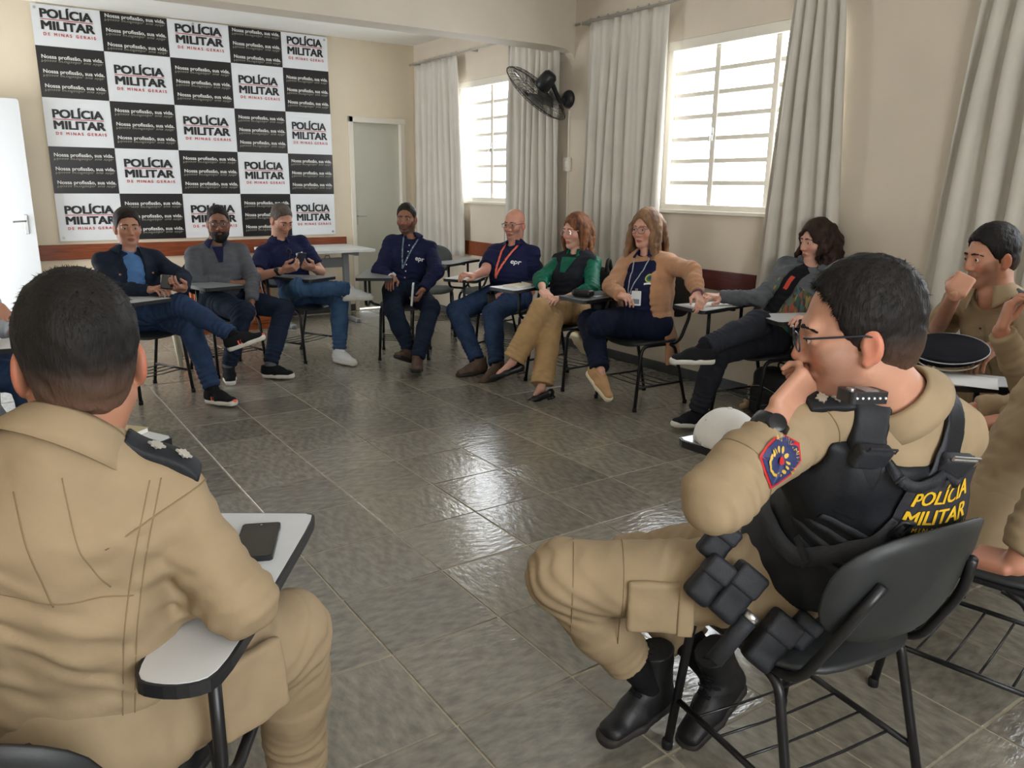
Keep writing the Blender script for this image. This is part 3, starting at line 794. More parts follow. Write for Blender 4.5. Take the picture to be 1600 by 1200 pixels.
# cream plastic chair behind the denim-jacket man
pc = empty('plastic_chair', (1.08, 6.74, 0), math.radians(-12)); tag(pc, 'cream plastic chair standing behind the person in the denim jacket', 'chair')
M_PC = mat('cream_plastic', (226, 218, 196), 0.4)
s = SDF(); s.box((0, 0, 0.43), (0.21, 0.21, 0.014), r=0.012)
V, Q = s.mesh(0.009); link('seat', np_mesh('seat', V, Q), pc, M_PC)
s = SDF(); 
for i in range(9):
    a = -0.9+1.8*i/8; s.box((0.24*math.sin(a), -0.02+0.24*(1-math.cos(a))*0.9-0.22+0.0, 0.62), (0.03, 0.008, 0.19), np.array([[math.cos(a), -math.sin(a), 0], [math.sin(a), math.cos(a), 0], [0, 0, 1]]), r=0.008, k=0.012)
s.cut((0, 0, 0.79), (0, 0, 1)); V, Q = s.mesh(0.009); link('backrest', np_mesh('backrest', V, Q), pc, M_PC)
for sx in (-1, 1):
    for sy in (-1, 1):
        MB().tube([(sx*0.19, sy*0.19, 0.43), (sx*0.23, sy*0.24, 0.0)], [0.026, 0.018], 8).build('leg', M_PC, pc, True)

# ------------------------------------------------------------------ people
def frame_of(fwd, up=(0, 0, 1)):
    """columns right, forward, up"""
    f = unit(fwd); r = unit(np.cross(f, up)); u = np.cross(r, f); return np.stack([r, f, u], axis=1)
def rot_axis(v, ax, a):
    v = np.asarray(v, float); ax = unit(ax); return v*math.cos(a)+np.cross(ax, v)*math.sin(a)+ax*(ax @ v)*(1-math.cos(a))
def cam_dir(p, h):
    """horizontal direction: 0 = towards the camera, + = turned towards picture right, degrees"""
    c = unit(np.array([CAM[0]-p[0], CAM[1]-p[1], 0.0])); r = np.array([-c[1], c[0], 0.0])
    a = math.radians(h); return c*math.cos(a)+r*math.sin(a)
def limb(parent, spec, L):
    """spec: (px, py, 'n'|'f') bone of length L seen at that pixel; (px, py, 'z', z) at a height; ('w', x, y, z) world; ('d', px, py, depth)"""
    parent = np.asarray(parent, float)
    if spec[0] == 'w': return np.array(spec[1:4], float)
    if spec[0] == 'd': return at_depth((spec[1], spec[2]), spec[3])
    if spec[2] == 'z': return at_z((spec[0], spec[1]), spec[3])
    r = unit(ray((spec[0], spec[1]))); oc = CAM-parent; b = oc @ r; c = oc @ oc-L*L; disc = b*b-c
    if disc < 0:
        p = CAM-r*b; d = np.linalg.norm(p-parent)
        return parent+(p-parent)*min(1.0, 1.12*L/d)
    t = -b-math.sqrt(disc) if spec[2] == 'n' else -b+math.sqrt(disc)
    return CAM+r*t
def skin_mat(name, rgb, stubk=0.62, lip=None):
    """skin whose stubble and lips follow soft per-vertex weights of the body mesh"""
    m = mat(name, rgb, 0.5, var=0.07, vscale=18, bump=0.1, bscale=220, spec=0.35); nt = m.node_tree
    b = nt.nodes['Principled BSDF']; b.inputs['Subsurface Weight'].default_value = 0.12
    b.inputs['Subsurface Radius'].default_value = (1.0, 0.35, 0.2); b.inputs['Subsurface Scale'].default_value = 0.006
    src = b.inputs['Base Color'].links[0].from_socket
    for att, col in (('stubble', tuple(c*stubk for c in rgb)), ('lip', lip or tuple(c*q for c, q in zip(rgb, (0.84, 0.64, 0.62)))), ('flush', tuple(min(255, c*q) for c, q in zip(rgb, (1.02, 0.84, 0.80))))):
        an = nt.nodes.new('ShaderNodeAttribute'); an.attribute_name = att; mx = nt.nodes.new('ShaderNodeMix'); mx.data_type = 'RGBA'
        nt.links.new(an.outputs['Fac'], mx.inputs['Factor']); nt.links.new(src, mx.inputs[6]); mx.inputs[7].default_value = (*s2l(col), 1); src = mx.outputs[2]
    nt.links.new(src, b.inputs['Base Color'])
    return m
def hair_mat(name, rgb, rgb2=None):
    m = mat(name, rgb, 0.58, rgb2=rgb2 or tuple(min(255, int(c*1.3+4)) for c in rgb), vscale=30, stretch=(1, 1, 0.25), bump=0.8, bscale=160, spec=0.22, bdist=0.004)
    nt = m.node_tree; b = nt.nodes['Principled BSDF']; src = b.inputs['Base Color'].links[0].from_socket
    an = nt.nodes.new('ShaderNodeAttribute'); an.attribute_name = 'cropped'; mx = nt.nodes.new('ShaderNodeMix'); mx.data_type = 'RGBA'
    nt.links.new(an.outputs['Fac'], mx.inputs['Factor']); nt.links.new(src, mx.inputs[6]); mx.inputs[7].default_value = (*s2l((112, 84, 68)), 1); nt.links.new(mx.outputs[2], b.inputs['Base Color'])
    return m
M_EYEW = mat('eye_white', (214, 206, 200), 0.25); M_IRIS = mat('iris_brown', (62, 38, 22), 0.2); M_PUP = mat('pupil_black', (10, 8, 8), 0.15)
M_LENS = bpy.data.materials.new('spectacle_lens'); M_LENS.use_nodes = True
_nt = M_LENS.node_tree; _nt.nodes.clear()
_o = _nt.nodes.new('ShaderNodeOutputMaterial'); _t = _nt.nodes.new('ShaderNodeBsdfTransparent'); _g = _nt.nodes.new('ShaderNodeBsdfGlossy'); _x = _nt.nodes.new('ShaderNodeMixShader')
_g.inputs['Roughness'].default_value = 0.03; _x.inputs[0].default_value = 0.09
_nt.links.new(_t.outputs[0], _x.inputs[1]); _nt.links.new(_g.outputs[0], _x.inputs[2]); _nt.links.new(_x.outputs[0], _o.inputs[0])

def head_ops(s, T, R, g, fine=True):
    """T(p): head space -> world.  head space: x right, y face, z up, origin between the eyes' level and the ears"""
    k = g.get('hs', 1.0); fem = g.get('fem', 0); fat = g.get('fat', 0)
    E = lambda c, r, kk=0.02, sub=False, RR=None: s.ell(T(c), np.array(r)*k, R if RR is None else R @ RR, kk, sub)
    C = lambda a, b, ra, rb, kk=0.02, sub=False: s.cone(T(a), T(b), ra*k, rb*k, kk, sub)
    E((0, -0.014, 0.034), (0.0745, 0.0955, 0.086))
    E((0, 0.030, -0.028), (0.061+0.004*fat, 0.058, 0.088-0.004*fem), 0.03)
    for x in (-1, 1):
        C((x*0.050, -0.004, -0.062), (x*0.020, 0.062, -0.103), 0.020+0.006*fat, 0.016, 0.03)
        E((x*0.043, 0.056, -0.032), (0.022, 0.022, 0.020), 0.03)
    E((0, 0.072, -0.106), (0.019-0.003*fem, 0.015, 0.014), 0.025)
    C((-0.036, 0.080, 0.020), (0.036, 0.080, 0.020), 0.011-0.003*fem, 0.011-0.003*fem, 0.022)
    for x in (-1, 1):
        E((x*0.0315, 0.0985, -0.001), (0.018, 0.016, 0.0115), 0.014, True)
    for x in (-1, 1):
        E((x*0.0315, 0.0800, -0.001), (0.0155, 0.0125, 0.0115), 0.008)
        E((x*0.0335, 0.0930, -0.0026), (0.0150, 0.0115, 0.0044), 0.0025, True)
    C((0, 0.087, 0.010), (0, 0.106, -0.036), 0.0075, 0.0105, 0.016)
    for x in (-1, 1):
        E((x*0.0125, 0.0955, -0.041), (0.0085, 0.011, 0.0085), 0.009)
        E((x*0.007, 0.1005, -0.049), (0.0035, 0.005, 0.004), 0.003, True)
    C((-0.021, 0.079, -0.0705), (0.021, 0.079, -0.0705), 0.006, 0.006, 0.012); E((0, 0.0895, -0.0685), (0.019, 0.0085, 0.0055), 0.008); E((0, 0.0885, -0.0795), (0.0165, 0.0085, 0.0065), 0.008)
    E((0, 0.1005, -0.0738), (0.021, 0.008, 0.0014), 0.003, True)
    for x in (-1, 1):
        ea = math.radians(18)*x; RR = np.array([[math.cos(ea), -math.sin(ea), 0], [math.sin(ea), math.cos(ea), 0], [0, 0, 1]])
        E((x*0.077, -0.014, -0.016), (0.009, 0.019, 0.032), 0.008, False, RR)
        E((x*0.0865, -0.009, -0.012), (0.006, 0.011, 0.019), 0.005, True, RR)
        E((x*0.076, -0.004, -0.043), (0.007, 0.009, 0.010), 0.007)
def head_weights(p, g):
    """soft weights in head space: stubble, lips, flushed cheeks/nose/ears"""
    x, y, z = np.abs(p[:, 0]), p[:, 1], p[:, 2]; sm = lambda e0, e1, v: np.clip((v-e0)/(e1-e0), 0, 1)
    top = -0.052+np.maximum(0, x-0.040)*1.6
    st = sm(top+0.008, top-0.010, z)*sm(-0.128, -0.112, z)*sm(0.0, 0.022, y)*(1-sm(0.014, 0.006, x)*sm(-0.060, -0.052, z)) if g.get('stubble') else np.zeros(len(p))
    lip = sm(1.15, 0.75, ((z+0.0742)/0.0095)**2+(x/0.0215)**2)*(y > 0.07)
    fl = 0.6*sm(1.0, 0.2, ((x-0.042)/0.022)**2+((z+0.036)/0.022)**2)*(y > 0.02)+0.6*sm(1.0, 0.2, (x/0.018)**2+((z+0.036)/0.018)**2)*(y > 0.08)+0.8*sm(0.074, 0.082, x)
    return st*(1-lip), lip, np.clip(fl, 0, 1)
def hand_ops(s, wrist, d, n, side, curl=(25, 28, 30, 32), spread=0.0, thumb=0.35, sc=1.0, kk=0.006):
    d = unit(d); n = unit(np.asarray(n, float)-d*(d @ np.asarray(n, float))); t = np.cross(d, n)*(1 if side == 'R' else -1)
    R = np.stack([t, d, n], axis=1)
    s.box(wrist+d*0.050*sc-n*0.001, np.array([0.038, 0.050, 0.0135])*sc, R, 0.012*sc, 0.012)
    s.ell(wrist+d*0.035*sc+t*0.022*sc+n*0.008*sc, np.array([0.020, 0.034, 0.015])*sc, R, 0.012)
    LEN = (0.072, 0.080, 0.074, 0.058); RAD = (0.0088, 0.0092, 0.0087, 0.0076)
    for i in range(4):
        b = wrist+d*(0.094-0.004*abs(i-1.2))*sc+t*(0.029-0.0195*i)*sc; c = math.radians(curl[i]); a = 0.0
        dd = unit(d+t*spread*(1.5-i)*0.12)
        for j, (fr, ca) in enumerate(((0.44, 0.7), (0.32, 1.0), (0.24, 0.7))):
            a += c*ca; v = dd*math.cos(a)+n*math.sin(a); e = b+v*LEN[i]*fr*1.05*sc
            s.cone(b, e, RAD[i]*(1-0.10*j)*sc, RAD[i]*(1-0.10*(j+1))*sc, kk); b = e
    b = wrist+d*0.022*sc+t*0.030*sc+n*0.004*sc
    v = unit(d*0.65+t*0.75*(1-thumb)+n*(0.15+0.55*thumb))
    e = b+v*0.046*sc; s.cone(b, e, 0.0135*sc, 0.0105*sc, 0.01); v2 = unit(d*0.95+t*0.25*(1-thumb)-t*0.3*thumb+n*0.35*thumb)
    e2 = e+v2*0.032*sc; s.cone(e, e2, 0.0105*sc, 0.009*sc, kk); e3 = e2+unit(v2+n*0.2)*0.024*sc; s.cone(e2, e3, 0.009*sc, 0.0075*sc, kk)
    return dict(palm=wrist+d*0.07*sc+n*0.02*sc, grip=wrist+d*0.10*sc+n*0.03*sc, R=R)
SHOES = {}
def shoe_mesh(style, ms):
    """ankle at origin, toe towards +y, sole at z = -0.085; ms = (upper, sole, extra)"""
    key = (style,)+tuple(m.name for m in ms)
    if key in SHOES: return SHOES[key]
    out = []
    def P(name, s, vox, m, noise=None):
        V, Q = s.mesh(vox, noise=noise); me = np_mesh(name, V, Q); me.materials.append(m); out.append((name, me))
    if style == 'pump':
        s = SDF(); s.ecap((0, -0.045, -0.045), (0, 0.06, -0.062), (0.037, 0.034), (0.040, 0.024), (1, 0, 0), 0.02); s.ecap((0, 0.06, -0.062), (0, 0.165, -0.074), (0.041, 0.022), (0.014, 0.010), (1, 0, 0), 0.02)
        s.ell((0, 0.0, -0.022), (0.030, 0.080, 0.034), k=0.008, sub=True); s.cut((0, 0, -0.083), (0, 0, -1)); P('upper', s, 0.005, ms[0])
        s = SDF(); s.box((0, -0.045, -0.082), (0.022, 0.025, 0.010), r=0.005); P('sole', s, 0.005, ms[1])
    else:
        boot = style == 'boot'
        top = 0.105 if boot else (0.002 if style == 'sneaker' else 0.035)
        s = SDF(); s.ecap((0, -0.030, -0.050), (0, 0.06, -0.052), (0.036, 0.036), (0.041, 0.030), (1, 0, 0), 0.02)
        s.ecap((0, 0.06, -0.052), (0, 0.152, -0.060), (0.043, 0.030), (0.036, 0.024), (1, 0, 0), 0.02)
        s.ecap((0, -0.026, -0.05), (0, -0.020, top), (0.034, 0.046), (0.040+0.010*boot, 0.048+0.008*boot), (1, 0, 0), 0.03, flat=True)
        s.cone((0, 0.0, -0.01), (0, 0.085, -0.035), 0.036, 0.026, 0.03)
        s.cut((0, 0, -0.074), (0, 0, -1)); s.cut((0, 0, top), (0, 0, 1)); P('upper', s, 0.0055, ms[0], folds(5, 0.002, 60) if boot else None)
        s = SDF(); s.ecap((0, -0.036, -0.074), (0, 0.07, -0.074), (0.040, 0.030), (0.046, 0.030), (1, 0, 0), 0.01); s.ecap((0, 0.07, -0.074), (0, 0.158, -0.074), (0.047, 0.03), (0.038, 0.03), (1, 0, 0), 0.01)
        s.cut((0, 0, -0.092), (0, 0, -1), 0.004); s.cut((0, 0, -0.062 if style != 'sneaker' else -0.058), (0, 0, 1), 0.004)
        if boot:
            for i in range(9): s.box((0, -0.06+0.028*i, -0.094), (0.06, 0.005, 0.006), r=0.001, k=0.002, sub=True)
        P('sole', s, 0.0055, ms[1])
        if len(ms) > 2:
            mb = MB()
            for i in range(6 if boot else 5):
                if boot: y, z = 0.078-0.014*i, -0.012+0.022*i
                else: y, z = 0.098-0.019*i, -0.019+0.0075*i
                mb.tube([(-0.020, y-0.004, z-0.008), (-0.010, y+0.003, z+0.001), (0.010, y-0.004, z+0.003), (0.020, y-0.010, z-0.006)], 0.0024, 5); 
                mb.tube([(0.020, y-0.004, z-0.008), (0.010, y+0.003, z+0.002), (-0.010, y-0.004, z+0.004), (-0.020, y-0.010, z-0.006)], 0.0024, 5)
            me = mb.mesh('laces'); me.materials.append(ms[2]); out.append(('laces', me))
    SHOES[key] = out; return out
def put_shoe(person, base, ankle, toe, style, ms, side, up_hint=None):
    fwd = unit(np.asarray(toe)-np.asarray(ankle)+np.array([0, 0, 0.0]))
    up = np.array([0, 0, 1.0]) if up_hint is None else np.asarray(up_hint, float)
    # the toe lies a little below the ankle in shoe space
    R = frame_of(fwd, up); a = math.radians(24); f2 = rot_axis(R[:, 1], R[:, 0], a); R = frame_of(f2, rot_axis(R[:, 2], R[:, 0], a))
    o = empty('shoe', tuple(np.asarray(ankle)-base)); o.parent = person
    o.matrix_local = Matrix([[*R[0], ankle[0]-base[0]], [*R[1], ankle[1]-base[1]], [*R[2], ankle[2]-base[2]], [0, 0, 0, 1]])
    for name, me in shoe_mesh(style, ms):
        c = bpy.data.objects.new(name, me); COL.objects.link(c); c.parent = o
    return o
BVH = {}
def drape(V, f, o, r, u, n, bvh, lift=0.003, reach=0.12):
    """lay flat shapes (x along r, y along u) on a garment; o = point in front of it, n = outward normal"""
    out = []
    for p in V:
        q = np.asarray(o)+np.asarray(r)*p[0]+np.asarray(u)*p[1]
        h = bvh.ray_cast(Vector(q+np.asarray(n)*reach), Vector(-np.asarray(n)), reach*2.2)
        out.append((np.array(h[0])+np.asarray(n)*lift) if h[0] is not None else (np.asarray(q)-np.asarray(n)*0.0))
    return out, f
def grid_rect(w, h, nx, ny):
    V = [(-w/2+w*i/nx, -h/2+h*j/ny, 0) for j in range(ny+1) for i in range(nx+1)]
    return V, [(j*(nx+1)+i, j*(nx+1)+i+1, (j+1)*(nx+1)+i+1, (j+1)*(nx+1)+i) for j in range(ny) for i in range(nx)]
def hair_blades(V, Q, n, length, seed, flow, width=0.0012, lift=0.14, lscale=None):
    """thin triangular hairs standing on a hair surface; flow(p, nrm) -> direction"""
    r = np.random.RandomState(seed)
    a, b, c, d = (V[Q[:, i]] for i in range(4)); nr = np.cross(c-a, d-b); ar = np.linalg.norm(nr, axis=1); nr = nr/(ar[:, None]+1e-12)
    ctr = V.mean(0)
    pick = r.choice(len(Q), n, p=ar/ar.sum()); u, v = r.rand(n, 1), r.rand(n, 1)
    p = (a[pick]*(1-u)+b[pick]*u)*(1-v)+(d[pick]*(1-u)+c[pick]*u)*v; N = nr[pick]
    N = N*np.sign(((p-ctr)*N).sum(1))[:, None]
    D = flow(p, N); D = D-N*(D*N).sum(1)[:, None]; D = D/(np.linalg.norm(D, axis=1)[:, None]+1e-9)+r.normal(size=(n, 3))*0.28+N*lift
    D = D/np.linalg.norm(D, axis=1)[:, None]; S = np.cross(D, N); S = S/(np.linalg.norm(S, axis=1)[:, None]+1e-9)
    L = length*r.uniform(0.6, 1.25, (n, 1)); L = L*lscale(p)[:, None] if lscale is not None else L; p = p-N*0.003
    v0, v1, v2 = p-S*width, p+S*width, p+D*L-N*L*0.12
    W = np.stack([v0, v1, v2], axis=1).reshape(-1, 3)
    return W, np.arange(3*n).reshape(n, 3)

def person(label, pel, pyaw, neck, tyaw, head, hyaw, hpitch=0.0, hroll=0.0, R=None, L=None, RL=None, LL=None, g=None, top=None, legs=None, sock=None, shoes=None, sleeve='long',
           hair=None, vox=0.008, hvox=0.0038, tag_cat='person', quiet=False):
    g = dict(g or {}); base = np.array([pel[0], pel[1], 0.0]); fem = g.get('fem', 0); big = g.get('big', 1.0)
    P = empty('person', tuple(base)); tag(P, label, 'person')
    pel = np.array(pel, float); dp = depth(pel)
    neck = neck[1:] if neck[0] == 'w' else at_depth(neck[:2], dp+neck[2]); neck = np.array(neck, float)
    head = head[1:] if head[0] == 'w' else at_depth(head[:2], depth(neck)+head[2]); head = np.array(head, float)
    spine = unit(neck-pel)
    tf = cam_dir(neck, tyaw); TR = frame_of(tf-spine*(tf @ spine), spine); tr, tfw, tu = TR[:, 0], TR[:, 1], TR[:, 2]
    pf = cam_dir(pel, pyaw); PR = frame_of(pf); pr, pfw = PR[:, 0], PR[:, 1]
    shw = (0.145 if fem else 0.165)*(0.5+0.5*big)
    J = {}
    J['shR'] = neck+tr*shw-tu*0.062; J['shL'] = neck-tr*shw-tu*0.062
    if g.get('shR'): J['shR'] = J['shR']+np.array(g['shR'])
    if g.get('shL'): J['shL'] = J['shL']+np.array(g['shL'])
    J['hpR'] = pel+pr*0.092*big; J['hpL'] = pel-pr*0.092*big
    UA, FA, TH, SH = g.get('bones', (0.285, 0.25, 0.43, 0.41))
    for sd, arm, leg in (('R', R, RL), ('L', L, LL)):
        if arm:
            J['el'+sd] = limb(J['sh'+sd], arm['el'], UA); J['wr'+sd] = limb(J['el'+sd], arm['wr'], FA)
            if arm.get('hd') is not None:
                hd = arm['hd']; J['hd'+sd] = (limb(J['wr'+sd], hd, 0.16) if len(hd) > 3 or hd[-1] in ('n', 'f') else J['wr'+sd]+np.array(hd, float))
            else: J['hd'+sd] = J['wr'+sd]+unit(J['wr'+sd]-J['el'+sd])*0.16
        if leg:
            J['kn'+sd] = limb(J['hp'+sd], leg['kn'], TH); J['an'+sd] = limb(J['kn'+sd], leg['an'], SH); J['to'+sd] = limb(J['an'+sd], leg['to'], 0.17)
    # head frame
    hf = cam_dir(head, hyaw); hr = unit(np.cross(hf, (0, 0, 1))); hf = rot_axis(hf, hr, -math.radians(hpitch)); HR = frame_of(hf)
    if hroll:
        ru = rot_axis(HR[:, 2], HR[:, 1], math.radians(hroll)); HR = frame_of(HR[:, 1], ru)
    hs = g.get('hs', 1.0)
    T = lambda p: head+HR @ (np.asarray(p, float)*hs)
    Tinv = lambda V: ((V-head) @ HR)/hs
    J.update(pel=pel, neck=neck, head=head, TR=TR, HR=HR, PR=PR, T=T, P=P, base=base)
    M = g['skin']
    # ---------------- body: one mesh of skin, head and hands at finer grain
    bs = SDF()
    mid = pel*0.5+neck*0.5-tfw*0.0+tfw*g.get('slump', 0.0)
    if g.get('midw') is not None: mid = np.array(g['midw'], float)
    J['mid'] = mid
    bs.ecap(pel, mid, (0.135*big, 0.095*big), (0.125*big, 0.088*big), pr, 0.04); bs.ecap(mid, neck-tu*0.09, (0.13*big, 0.09*big), (0.145*big, 0.088), tr, 0.04)
    bs.cone(J['shR'], J['shL'], 0.045, 0.045, 0.04)
    nk0 = T((0, -0.030, -0.075)); nr = 0.046 if fem else 0.055*g.get('neckw', 1.0)
    neckops = lambda s: (s.cone(nk0, neck-tfw*0.005, nr, nr*1.06, 0.03), s.cone(neck-tfw*0.005, neck-tu*0.05+tfw*0.012, nr*1.06, nr*1.06, 0.03))
    neckops(bs)
    for sd in 'RL':
        if 'el'+sd in J: bs.cone(J['sh'+sd], J['el'+sd], 0.047, 0.038, 0.02); bs.cone(J['el'+sd], J['wr'+sd], 0.038, 0.026, 0.02)
        if 'kn'+sd in J: bs.cone(J['hp'+sd], J['kn'+sd], 0.075*big, 0.052, 0.03); bs.cone(J['kn'+sd], J['an'+sd], 0.050, 0.034, 0.02); bs.cone(J['an'+sd], J['to'+sd]*0.7+J['an'+sd]*0.3-np.array([0, 0, 0.012]), 0.031, 0.024, 0.02)
    parts = [bs.mesh(0.018, off=0.005)]
    nbody = len(parts[0][1])
    hsdf = SDF(); head_ops(hsdf, T, HR, g); neckops(hsdf)
    cut = neck-tu*0.03
    hsdf.cut(cut, -tu, 0.004)
    hV, hQ = hsdf.mesh(hvox); parts.append((hV, hQ)); nh = len(hQ)
    J['hand'] = {}
    for sd, arm in (('R', R), ('L', L)):
        if not arm: continue
        s = SDF(); wr, hd = J['wr'+sd], J['hd'+sd]
        el = J['el'+sd]; bare = arm.get('bare', 0.0)
        a0 = wr+(el-wr)*max(0.22, bare)
        fr = 0.029 if not fem else 0.024
        s.cone(a0, wr+(el-wr)*0.02, fr+0.012*max(0.22, bare), fr-0.003, 0.015)
        if bare >= 1.0: s.cone(el, el+(J['sh'+sd]-el)*0.55, fr+0.012, fr+0.020, 0.015)
        if arm.get('hide'): pass
        else: J['hand'][sd] = hand_ops(s, wr, hd-wr, arm.get('n', (0, 0, -1)), sd, arm.get('curl', (25, 28, 30, 32)), arm.get('spread', 0.3), arm.get('thumb', 0.35), (0.90 if fem else 1.0)*g.get('hands', 1.0))
        parts.append(s.mesh(min(0.0045, hvox)))
    V, Q = merge(parts)
    bme = np_mesh('body', V-base, Q); n0 = len(parts[0][0])
    for nm_, w_ in zip(('stubble', 'lip', 'flush'), head_weights(Tinv(hV), g)):
        arr = np.zeros(len(V), dtype=np.float32); arr[n0:n0+len(hV)] = w_; at_ = bme.attributes.new(nm_, 'FLOAT', 'POINT'); at_.data.foreach_set('value', arr)
    body = link('body', bme, P, M)
    # ---------------- eyes and brows
    for x in (-1, 1):
        mb = MB(); nn = 12; er = 0.0118*hs; c = np.array(T((x*0.0325, 0.0800, -0.0016)))-base
        ax_ = unit(HR[:, 1]+HR[:, 0]*g.get('gaze', 0.0)-HR[:, 2]*g.get('gazed', 0.05))
        uu = unit(np.cross(ax_, (0, 0, 1))); ww = np.cross(ax_, uu); vs = []; angs = [0.001, 0.24, 0.58, 0.8, 1.1, 1.6]
        for a in angs:
            for q in range(nn): vs.append(c+er*(math.cos(a)*ax_+math.sin(a)*(math.cos(2*PI*q/nn)*uu+math.sin(2*PI*q/nn)*ww)))
        for ri in range(len(angs)-1):
            mb.m += [2 if ri == 0 else (1 if ri == 1 else 0)]*nn
            mb.f += [(ri*nn+q, ri*nn+(q+1) % nn, (ri+1)*nn+(q+1) % nn, (ri+1)*nn+q) for q in range(nn)]
        mb.v = [tuple(map(float, p)) for p in vs]
        mb.build('eye', [M_EYEW, M_IRIS, M_PUP], P, True)
        br = SDF(); bw = g.get('brow', 0.0042)
        pts = [(0.013, 0.0945, 0.0205), (0.026, 0.0940, 0.0232), (0.041, 0.0868, 0.0216), (0.0555, 0.0740, 0.0140)]
        for i in range(3): br.cone(T((x*pts[i][0],)+pts[i][1:]), T((x*pts[i+1][0],)+pts[i+1][1:]), bw*hs*(1-0.12*i), bw*hs*(0.88-0.14*i), 0.004)
        bv, bq = br.mesh(0.0028); link('eyebrow', np_mesh('eyebrow', bv-base, bq), P, g.get('brow_mat') or g['hair'])
    # ---------------- clothes
    ease = g.get('ease', 0.014)
    def torso_ops(s, e, low=0.0, depth_k=1.0):
        bl = g.get('belly', 0.0)
        s.ecap(pel-spine*0.02*low, mid, ((0.145*big+e), (0.105*big+e)*depth_k), ((0.137*big+e), (0.100*big+e)*depth_k), pr, 0.05)
        s.ecap(mid, neck-tu*0.115, (0.137*big+e, (0.100*big+e)*depth_k), (0.150*big+e, 0.092+e), tr, 0.05)
        if bl: s.ell(pel*0.62+neck*0.38+tfw*(0.06+0.5*bl), (0.12*big+e, 0.075+bl+e, 0.13), TR, 0.06)
        if fem:
            for x in (-1, 1): s.ell(neck-tu*0.185+tfw*(0.075+e)+tr*x*0.068, (0.062, 0.052, 0.058), TR, 0.04)
        else: s.ell(neck-tu*0.15+tfw*0.05, (0.125*big+e*0.5, 0.068+e, 0.09), TR, 0.05)
        s.ell(neck-tu*0.14-tfw*0.045, (0.125*big+e*0.5, 0.062+e, 0.13), TR, 0.05)
        s.cone(neck-tfw*0.006+tu*0.006, neck-tfw*0.012-tu*0.06, nr+0.008+e*0.15, nr+0.02+e*0.3, 0.03)
        s.cone(neck-tfw*0.022-tu*0.035, neck-tfw*0.03-tu*0.11, 0.058+e*0.5, 0.075+e*0.5, 0.04)
        for sd, sg in (('R', 1), ('L', -1)):
            s.cone(neck+tr*sg*0.045-tu*0.012, J['sh'+sd]+tu*0.0, 0.036+e*0.5, 0.046+e*0.6, 0.05)
    def arm_ops(s, e, ln, k=0.03, flare=0.0):
        for sd in 'RL':
            if 'el'+sd not in J: continue
            sh, el, wr = J['sh'+sd], J['el'+sd], J['wr'+sd]
            if ln == 'short':
                s.cone(sh, sh+(el-sh)*0.35, 0.049+e, 0.052+e, k); s.cone(sh+(el-sh)*0.3, sh+(el-sh)*0.78, 0.052+e, 0.056+e+flare, k, flat=True)
            else:
                s.cone(sh, el, 0.048+e, 0.043+e, k); t = g.get('sl', 0.96) if ln == 'long' else 0.55
                s.cone(el, el+(wr-el)*0.5*t, 0.044+e, 0.040+e*0.9, k); s.cone(el+(wr-el)*0.45*t, el+(wr-el)*t, 0.040+e*0.9, 0.032+e*0.8, k*0.6, flat=True)
    J['torso_ops'], J['arm_ops'] = torso_ops, arm_ops
    s = SDF(); torso_ops(s, ease, 1.0)
    if sleeve: arm_ops(s, ease*0.75, sleeve)
    s.cut(pel-spine*g.get('hem', 0.05), -spine, 0.01)
    s.ell(T((0, -0.03, -0.075))*0.35+neck*0.65+tfw*0.066, (nr+0.006, nr+0.004, 0.05), TR, 0.012, True)
    if g.get('open'): s.box(neck-tu*0.2+tfw*0.20, (g['open'], 0.12, 0.42), TR, 0.01, 0.012, True)
    sn = folds(int(abs(pel[0]*977+pel[1]*331)) % 9999, g.get('fold', 0.004), g.get('foldf', 34))
    its = [(pel*0.75+mid*0.25+tfw*0.08, spine, 0.15, 0.042, 0.006), (mid*0.8+neck*0.2+tfw*0.05, spine+tr*0.4, 0.14, 0.06, 0.003), (mid-tfw*0.08, spine+tr*0.2, 0.18, 0.06, 0.004)]
    for sd in 'RL':
        if 'el'+sd in J and sleeve:
            its.append((J['el'+sd], J['el'+sd]-J['sh'+sd], 0.085, 0.034, 0.0035)); its.append((J['el'+sd]*0.4+J['wr'+sd]*0.6, J['wr'+sd]-J['el'+sd], 0.09, 0.032, 0.003)); its.append((J['sh'+sd]-tu*0.05, (J['el'+sd]-J['sh'+sd]), 0.10, 0.045, 0.0045))
    sn = joint_folds(its, int(abs(pel[0]*100)), sn); J['fold_items'] = its
    V, Q = s.mesh(vox, noise=sn); garment = link(g.get('top_name', 'shirt'), np_mesh('shirt', V-base, Q), P, top)
    BVH[P.name] = J['bvh'] = BVHTree.FromPolygons([tuple(v) for v in V], [tuple(q) for q in Q])
    if legs is not None:
        s = SDF(); e = g.get('pease', 0.012)
        s.ecap(pel-pr*0.05, pel+pr*0.05, (0.10*big+e, 0.105*big+e), (0.10*big+e, 0.105*big+e), pfw, 0.05)
        s.cone(pel, pel*0.7+mid*0.3, 0.115*big+e, 0.105*big+e, 0.05)
        for sd, sg in (('R', 1), ('L', -1)):
            if 'kn'+sd not in J: continue
            hp, kn, an = J['hp'+sd], J['kn'+sd], J['an'+sd]; hem = g.get('leg_end', 0.965)
            s.cone(hp, kn, 0.084*big+e, 0.060+e, 0.03)
            w = g.get('legw', 0.0)
            s.cone(kn, kn+(an-kn)*0.45, 0.060+e, 0.056+e+w*0.4, 0.03); s.cone(kn+(an-kn)*0.4, kn+(an-kn)*hem, 0.056+e+w*0.4, 0.043+e+w, 0.02, flat=True)
        its2 = []
